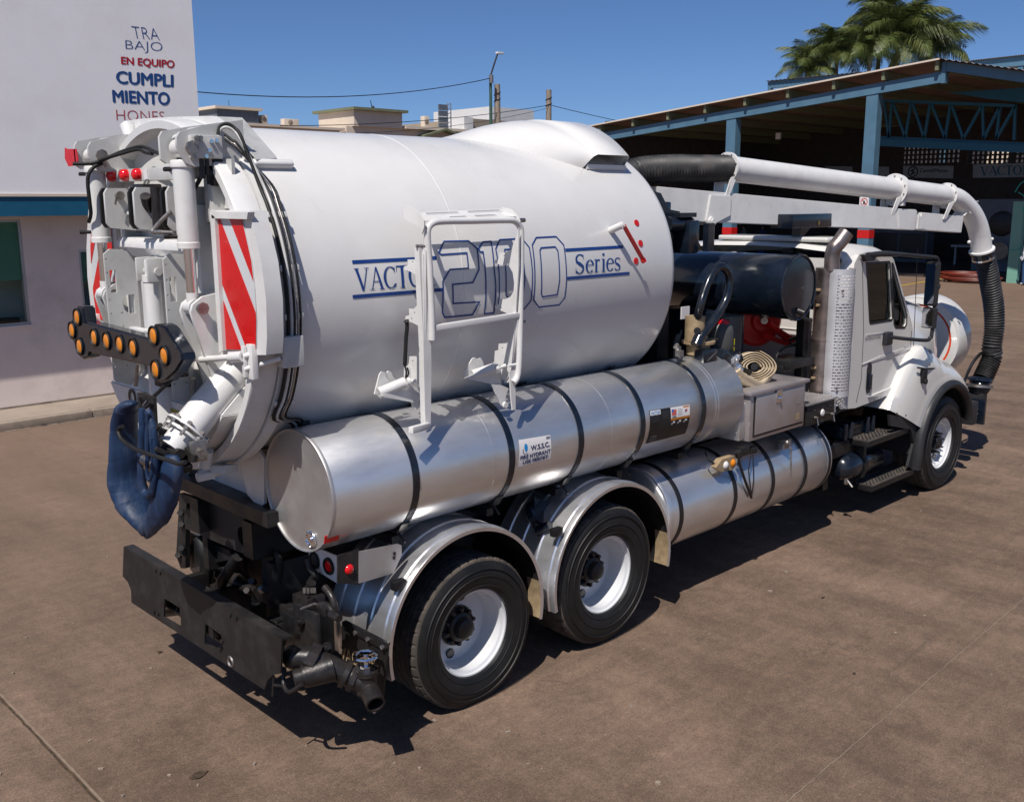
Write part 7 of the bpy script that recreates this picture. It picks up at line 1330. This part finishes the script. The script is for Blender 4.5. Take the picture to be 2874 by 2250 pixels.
ew = [(p[0],p[2]) for p in [(5.461, -1.103, 1.932),(5.804, -1.103, 1.925),(5.808, -1.103, 1.898),(5.466, -1.103, 1.9)]]
text_part('lettering', 'INTERNATIONAL', ew, E6, M['sat'], CB)
ew = [(p[0],p[2]) for p in [(6.371, -1.103, 1.741),(6.502, -1.103, 1.745),(6.512, -1.103, 1.686),(6.381, -1.103, 1.683)]]
text_part('lettering', '7400', ew, E6, M['sat'], CB)
b = B(); b.prism([(5.6,-yc+.01,1.30),(6.25,-yc+.01,1.22),(6.65,-yc+.01,1.28),(6.60,-yc+.01,1.60),(6.45,-yc+.01,1.50),(6.1,-yc+.01,1.33)], (0,-.03,0)); obj('sill_panel', b, M['cab'], CB)
# mirrors
MR = part_empty('mirror', TR)
b = B(); b.tube([(5.45,-1.12,2.76),(5.75,-1.2,2.77),(6.1,-1.27,2.74),(6.40,-1.31,2.715),(6.50,-1.325,2.70),(6.54,-1.33,2.62),(6.54,-1.33,2.45),(6.52,-1.33,1.92),(6.50,-1.32,1.85),(6.42,-1.31,1.83),(6.1,-1.22,1.87),(5.92,-1.13,1.90)], .020, seg=12, smooth=5); obj('mirror_arm', b, M['plastic'], MR, smooth=60)
b = B(); b.tube([(5.35,-1.12,2.775),(5.6,-1.17,2.775),(5.85,-1.22,2.76)], lambda i,t: .03+.02*math.sin(math.pi*t), seg=12, smooth=4, flat=.6); b.box((5.92,-1.12,1.88),(.14,.07,.14),bev=.02); b.prism([(5.22,-1.11,2.78),(5.50,-1.11,2.77),(5.45,-1.11,2.71),(5.30,-1.11,2.71)],(0,-.04,0)); obj('arm_base', b, M['plastic'], MR, smooth=50)
def mirror_head(z0, z1, w):
    c0 = V((6.50,-1.275,(z0+z1)/2)); dx = V((-.30,-.955,0)).normalized(); nn = V((-.955,.30,0)).normalized(); h = (z1-z0)/2
    pts = [c0+dx*a*w/2+V((0,0,b_*h)) for a,b_ in ((-1,-.93),(-.8,-1),(.8,-1),(1,-.93),(1,.93),(.8,1),(-.8,1),(-1,.93))]
    b = B(); b.prism([p-nn*.06 for p in pts], nn*.055); o = obj('mirror_shell', b, M['plastic'], MR)
    b = B(); b.prism([c0+(p-c0)*.90+nn*.0 for p in pts], nn*.004); obj('mirror_glass', b, M['chrome'], o)
mirror_head(2.19, 2.66, .14); mirror_head(1.95, 2.17, .15)
b = B(); b.cyl((6.54,-1.30,2.40),(6.54,-1.36,2.40),.03); b.cyl((6.53,-1.30,2.1),(6.53,-1.36,2.1),.03); obj('mirror_clamp', b, M['plastic'], MR)
b = B(); b.cyl((6.62,-1.10,1.62),(6.48,-1.12,2.80),.004,seg=6); obj('whip_antenna', b, M['sat'], MR)
# hood
HD = part_empty('hood', TR)
def hs(x, w, zt, zb):
    return [V((x, y, z)) for y, z in ((-w,zb),(-w,zb+(zt-zb)*.45),(-w*.96,zb+(zt-zb)*.66),(-w*.84,zb+(zt-zb)*.84),(-w*.62,zb+(zt-zb)*.95),(-w*.3,zt),(0,zt+.01),(w*.3,zt),(w*.62,zb+(zt-zb)*.95),(w*.84,zb+(zt-zb)*.84),(w*.96,zb+(zt-zb)*.66),(w,zb+(zt-zb)*.45),(w,zb))]
b = B(); b.sheet([hs(6.55,1.0,2.06,1.3), hs(6.8,.96,2.09,1.25), hs(7.2,.90,2.11,1.15), hs(7.6,.88,2.11,1.1), hs(8.0,.76,2.09,1.0), hs(8.2,.70,2.07,.95), hs(8.3,.66,1.9,.92), hs(8.32,.6,1.2,.9)]); obj('hood_shell', b, M['cab'], HD, smooth=60)
b = B(); b.span((8.3,-.5,.85),(8.36,.5,1.7), bev=.02); b.span((8.35,-1.15,.55),(8.5,1.15,.85), bev=.03); obj('grille', b, M['plastic'], HD)
# front fenders
for s in (-1,1):
    fr = part_empty('front_fender', TR); wx, wz = 7.247, .536
    def ro(t):
        K = [(15,.93),(60,.945),(85,.96),(98,1.02),(108,1.18),(118,1.34),(128,1.37),(142,1.37),(158,1.44)]
        for (a,r0),(c,r1) in zip(K,K[1:]):
            if t <= c: k = (t-a)/(c-a); k = k*k*(3-2*k); return r0+(r1-r0)*k
        return K[-1][1]
    rows = []
    for i in range(57):
        td = 18+138*i/56; t = math.radians(td); Ro = ro(td); k = max(0,min(1,(td-80)/35)); row = [(.72,1.268),(.745,1.272)]
        for q in range(1,9): u = q/8; row.append((.76+(Ro-.76)*u, 1.262-(.165*(1-k)+.075*k)*u**(2.2+k)))
        y_ = row[-1][1]; row += [(Ro+.012,y_-.03),(Ro+.018,y_-.09),(Ro+.015,y_-.25),(Ro,.55)]
        rows.append([V((wx+r*math.cos(t), s*y, wz+r*math.sin(t))) for r, y in row])
    b = B(); b.sheet(rows); obj('fender_shell', b, M['cab'], fr, smooth=50)
    # flare: a thick rounded black lip
    path = [V((wx+.70*math.cos(t), s*1.262, wz+.70*math.sin(t))) for t in [math.radians(16+165*i/40) for i in range(41)]]
    path += [V((6.545,s*1.255,.45)), V((6.545,s*1.25,.37))]
    b = B(); b.tube(path, .050, seg=14, flat=1.3, updir=(0,1,0)); obj('fender_flare', b, M['plastic'], fr, smooth=70)
    b = B(); rows = [[V((wx+r*math.cos(t), s*y, wz+r*math.sin(t))) for r, y in ((.70,1.25),(.70,.55))] for t in [math.radians(16+165*i/30) for i in range(31)]]; b.sheet(rows); obj('wheel_well', b, M['plastic'], fr)
    b = B(); b.prism([(x,s*1.235,z) for x,z in [(5.86,1.09),(6.50,.935),(6.56,.92),(6.56,.35),(6.40,.42),(6.50,.66),(6.40,.84),(5.9,.96)]], (0,-s*.03,0)); obj('skirt', b, M['plastic'], fr)
    for x, z in ((6.0,1.075),(6.22,1.025),(6.45,.965)): b = B(); b.cyl((x,s*1.24,z),(x,s*1.25,z),.016,seg=8); obj('skirt_clip', b, M['plastic'], fr)
    b = B(); b.box((6.56,s*1.26,1.42),(.10,.05,.16),bev=.015); b.cyl((6.56,s*1.28,1.36),(6.56,s*1.30,1.36),.03,seg=10); b.tube([(6.40,s*1.255,1.53),(6.56,s*1.27,1.50),(6.9,s*1.24,1.46)], .010, smooth=4); obj('hood_latch', b, M['rubber'], fr)
b = B(); q = V((7.0,-1.05,1.49)); b.sphere(q+V((0,0,.0)), .07, 14, (1,.6,.55)); obj('marker_lamp', b, M['amber'], [o for o in bpy.data.objects if o.name == 'front_fender'][0])
b = B(); b.box(q+V((0,0,-.02)),(.17,.10,.03),bev=.012); obj('lamp_base', b, M['chrome'], [o for o in bpy.data.objects if o.name == 'front_fender'][0])
# front hose reel
RL = part_empty('hose_reel', TR); rc = V((9.05,-.06,1.47)); ax_ = V((1,.08,0)).normalized()
b = B(); b.lathe([(.48,-.10),(.565,-.08),(.585,-.03),(.585,.38),(.0,.38)], rc, ax_, seg=72); obj('reel_drum', b, M['cab'], RL, smooth=50)
for r0, r1, mt in ((0,.45,'white'),(.45,.53,'orange'),(.53,.57,'cab')): b = B(); b.lathe([(r0,-.085),(r1,-.085)], rc, ax_, seg=72); obj('reel_face', b, M[mt], RL)
b = B(); b.cyl(rc-ax_*.15, rc-ax_*.05, .12, seg=24); b.beam(rc+V((.2,0,-.6)), rc+V((-.5,0,-.85)), .3,.3); b.span((8.4,-.3,.55),(9.3,.3,.85)); obj('reel_mount', b, M['sat'], RL)
# ============================================================ things hung on or laid on the truck
BH = thing('hose_bundle', 'folded blue lay-flat hose tied and hanging from the rear door', 'hose', V((-1.78, -0.31, 1.452)))
def lobe(nm, X, pts, rad, flat=.55, seg=28, sm=22, mt='bluehose', up=None):
    P = pts; b = B(); P2 = catmull([V(p) for p in P], sm); n = len(P2)-1
    def rf(i, t):
        k = t*(len(rad)-1); j = min(int(k), len(rad)-2); return (rad[j]*(1-(k-j))+rad[j+1]*(k-j))
    b.tube(P2, rf, seg=seg, flat=flat, updir=up); 
    for v in b.b.verts:
        q = v.co; cr = lambda a: (1-abs(math.sin(a)))**5; v.co = q + V((1,0,0))*(.007*cr(q.z*3.5+q.y*16+.6)+.006*cr(q.z*2.2-q.y*22)+.003*cr(q.z*17+q.y*4+1)) + V((0,1,0))*.004*math.sin(q.z*19)
    return obj(nm, b, M[mt], BH, smooth=70)
up = (0,0,1)
lobe('hose_lobe', 0, [(-1.8, -0.335, 2.19),(-1.8, -0.247, 2.147),(-1.8, -0.178, 2.006),(-1.8, -0.167, 1.845),(-1.8, -0.158, 1.692),(-1.8, -0.216, 1.57),(-1.8, -0.339, 1.472),(-1.8, -0.357, 1.405)], [.02,.075,.082,.10,.115,.105,.06,.018], up=(0,0,1), flat=.6)
lobe('hose_lobe', 0, [(-1.78, -0.736, 1.96),(-1.78, -0.741, 1.882),(-1.78, -0.666, 1.75),(-1.78, -0.551, 1.614),(-1.78, -0.391, 1.462),(-1.78, -0.318, 1.386)], [.05,.085,.095,.09,.055,.018], flat=.6)
lobe('hose_fold', 0, [(-1.84, -0.543, 2.197),(-1.84, -0.539, 2.073),(-1.84, -0.488, 1.896),(-1.84, -0.479, 1.74),(-1.84, -0.529, 1.699),(-1.84, -0.613, 1.751),(-1.84, -0.662, 1.928),(-1.84, -0.673, 2.095),(-1.84, -0.618, 2.2)], [.02,.026,.028,.026,.022,.026,.028,.026,.02], flat=.9)
lobe('hose_fold', 0, [(-1.86, -0.662, 2.194),(-1.86, -0.629, 2.009),(-1.86, -0.601, 1.854),(-1.86, -0.621, 1.808),(-1.86, -0.655, 1.864),(-1.86, -0.684, 2.059)], [.012,.014,.014,.012,.014,.012], flat=1)
b = B(); b.tube([(-1.93, -0.419, 2.059),(-1.93, -0.47, 2.022),(-1.93, -0.638, 2.002),(-1.93, -0.857, 2.006),(-1.93, -1.03, 2.015),(-1.93, -1.146, 2.017),(-1.93, -1.23, 2.041)], .012, seg=8, smooth=5); b.tube([(-1.85, -0.217, 2.012),(-1.85, -0.239, 2.042),(-1.85, -0.287, 2.058)], .012, seg=8); obj('tie_cord', b, M['rubber'], BH, smooth=60)
b = B(); b.tube([(-1.8, -0.432, 2.242),(-1.8, -0.434, 2.2),(-1.8, -0.449, 2.177),(-1.8, -0.53, 2.206),(-1.8, -0.591, 2.24)], .012, seg=8, smooth=4); b.tube([(-1.82, -0.562, 2.031),(-1.82, -0.619, 2.041),(-1.82, -0.664, 2.09),(-1.82, -0.726, 2.133)], .014, seg=8, smooth=4); b.prism([(-1.78, -0.359, 2.254),(-1.78, -0.419, 2.261),(-1.78, -0.568, 2.254),(-1.78, -0.56, 2.099),(-1.78, -0.648, 2.081),(-1.78, -0.575, 2.081),(-1.78, -0.508, 2.125),(-1.78, -0.507, 2.225),(-1.78, -0.431, 2.222),(-1.78, -0.365, 2.179)], (.02,0,0)); obj('hanger_hook', b, M['dusty'], BH)
b = B(); b.prism([(-1.7, -0.393, 2.047),(-1.7, -0.506, 2.044),(-1.7, -0.849, 1.962),(-1.7, -0.844, 1.924),(-1.7, -0.738, 1.908),(-1.7, -0.493, 1.965),(-1.7, -0.382, 1.98)], (.02,0,0)); obj('hanger_plate', b, M['dusty'], BH)
b = B(); q = V((-1.55, 0.057, 2.293))
ST = [(-1.5, 0.255, 2.314),(-1.5, 0.278, 2.26),(-1.5, 0.322, 2.17)]
b = B(); b.tube(ST, .014, seg=8); b.tube([(-1.5, -0.49, 2.319),(-1.5, -0.477, 2.266),(-1.5, -0.479, 2.206)], .016, seg=8); obj('turnbuckle', b, M['steel'], TR)
# rubber tie-down on the rack
b = B(); b.tube([(-0.521, -1.23, 2.632),(-0.511, -1.23, 2.606),(-0.522, -1.23, 2.525),(-0.533, -1.23, 2.405),(-0.537, -1.23, 2.366)], lambda i,t: .019 if i in (1,) else (.012 if 0<i<12 else .010), seg=8, smooth=3); b.tube([(-0.537, -1.23, 2.366),(-0.526, -1.23, 2.325),(-0.532, -1.23, 2.291),(-0.51, -1.23, 2.315),(-0.519, -1.23, 2.351)], .005, seg=6, smooth=3)
tag(obj('rubber_strap', b, M['rubber']), 'black rubber tie-down strap hanging from the white side rack', 'strap')
# rolled canvas fire hose on the toolbox
FHo = thing('fire_hose_roll', 'beige canvas fire hose rolled up and strapped on top of the toolbox', 'hose', (3.62,-.95,1.70))
c0 = V((3.60,-.97,1.84)); nrm = V((-.62,-.78,.12)).normalized(); hx = V((0,0,1)).cross(nrm).normalized(); hz = nrm.cross(hx); w = .13
b = B(); N = 190
for lay in (1,-1):
    rows = []
    for i in range(N+1):
        a = i/N*2*math.pi*5.2; r = .045+.0215*a/(2*math.pi)+(.006 if lay > 0 else -.004)*1; sq = 1+.16*math.cos(a*2+.3)
        p = c0+hx*r*1.12*sq*math.cos(a)+hz*r*.92*math.sin(a); rows.append([p+nrm*w*.5, p+nrm*w*.46, p-nrm*w*.5])
    b.sheet(rows)
for i in range(N):
    pass
rows = []
for i in range(N+1):
    a = i/N*2*math.pi*5.2; r0 = .045+.0215*a/(2*math.pi); sq = 1+.16*math.cos(a*2+.3); q = []
    for dr in (.006,.001,-.004): r = r0+dr; q.append(c0+hx*r*1.12*sq*math.cos(a)+hz*r*.92*math.sin(a)+nrm*(w*.5+(.003 if dr == .001 else 0)))
    rows.append(q)
b.sheet(rows); obj('hose_coil', b, M['canvas'], FHo, smooth=60)
b = B(); b.cyl(c0-nrm*.04, c0+nrm*.055, .032, seg=20); obj('coil_core', b, M['plastic'], FHo)
fl = [(3.196, -1.06, 1.857),(3.263, -1.06, 1.788),(3.374, -1.06, 1.733),(3.534, -1.06, 1.671),(3.636, -1.06, 1.689),(3.754, -1.06, 1.752),(3.809, -1.06, 1.783)]
b = B(); b.tube(fl, lambda i,t: .052+.02*math.sin(math.pi*t), seg=18, smooth=6, flat=.45, updir=(1,1,0)); obj('hose_flap', b, M['canvas'], FHo, smooth=70)
b = B(); b.prism([(3.128, -1.1, 1.845),(3.29, -1.1, 1.795),(3.467, -1.1, 1.731),(3.661, -1.1, 1.743),(3.761, -1.1, 1.798),(3.721, -1.1, 1.709),(3.501, -1.1, 1.647),(3.295, -1.1, 1.723),(3.149, -1.1, 1.793)], (0,.03,0)); bmesh.ops.recalc_face_normals(b.b, faces=b.b.faces); bmesh.ops.bevel(b.b, geom=list(b.b.edges), offset=.012, segments=3, affect='EDGES'); obj('hose_flap', b, M['canvas'], FHo, smooth=60)
b = B(); p0 = V((3.208, -1.0, 1.97)); p1 = V((3.256, -1.05, 1.849)); d = (p1-p0)
b.cyl(p0, p0+d*.35, .055, seg=24); b.cyl(p0+d*.40, p0+d*.7, .040, seg=24); b.cyl(p0+d*.7, p0+d*.85, .048, seg=24); b.cyl(p0+d*.9, p0+d*1.05, .047, seg=24)
for k in range(4): a = k*1.57+.4; xx, yy, _ = basis(d); b.box(p0+d*.25+(xx*math.cos(a)+yy*math.sin(a))*.06, (.03,.03,.05), bev=.006)
obj('hose_coupling', b, M['fender'], FHo)
b = B(); b.tube([V((3.30,-.93,1.96)), V((3.36,-.95,1.97)), p0], .045, seg=16, smooth=3); obj('coupling_elbow', b, M['black'], FHo)
b = B(); b.tube([p1+V((.02,.02,.02)), V((3.535, -1.0, 1.798)), V((3.719, -1.0, 1.723))], .012, seg=6, flat=2.0); obj('hose_strap', b, M['rubber'], FHo)

# ---- pieces that are alike but separate become parts of their own
def split_alike():
    for o in [o for o in bpy.data.objects if o.type == 'MESH' and o.parent and not o.get('kind')]:
        if o.name.split('.')[0] in ('lettering','round_logo','hose_coil','frond','body','tyre','chevron_panel','water_drop','heat_shield') or o.data.users > 1: continue
        me = o.data; n = len(me.vertices)
        if n > 60000: continue
        par = list(range(n))
        def find(a):
            while par[a] != a: par[a] = par[par[a]]; a = par[a]
            return a
        for e in me.edges:
            a, b_ = find(e.vertices[0]), find(e.vertices[1])
            if a != b_: par[a] = b_
        g = {}
        for v in range(n): g.setdefault(find(v), []).append(v)
        if not 2 <= len(g) <= 24: continue
        L = list(g.values()); c0 = len(L[0])
        if (any(len(q) != c0 for q in L) and o.name.split('.')[0] not in ('stripe','rolled_rim','end_rim','valve_lever','hose_foot','arm_base','mounting_tube','coupling','hose_coupling','drain_lever','air_line','engine_bay_block','blower_housing')) or c0 < 4: continue
        ch = kids(o)
        if ch: continue
        root = {}
        for k, q in enumerate(L):
            for v in q: root[v] = k
        for k in range(1, len(L)):
            c = o.copy(); c.data = me.copy(); COL.objects.link(c)
            b = bmesh.new(); b.from_mesh(c.data); bmesh.ops.delete(b, geom=[v for v in b.verts if root[v.index] != k], context='VERTS'); b.to_mesh(c.data); b.free()
        b = bmesh.new(); b.from_mesh(me); bmesh.ops.delete(b, geom=[v for v in b.verts if root[v.index] != 0], context='VERTS'); b.to_mesh(me); b.free()
split_alike()
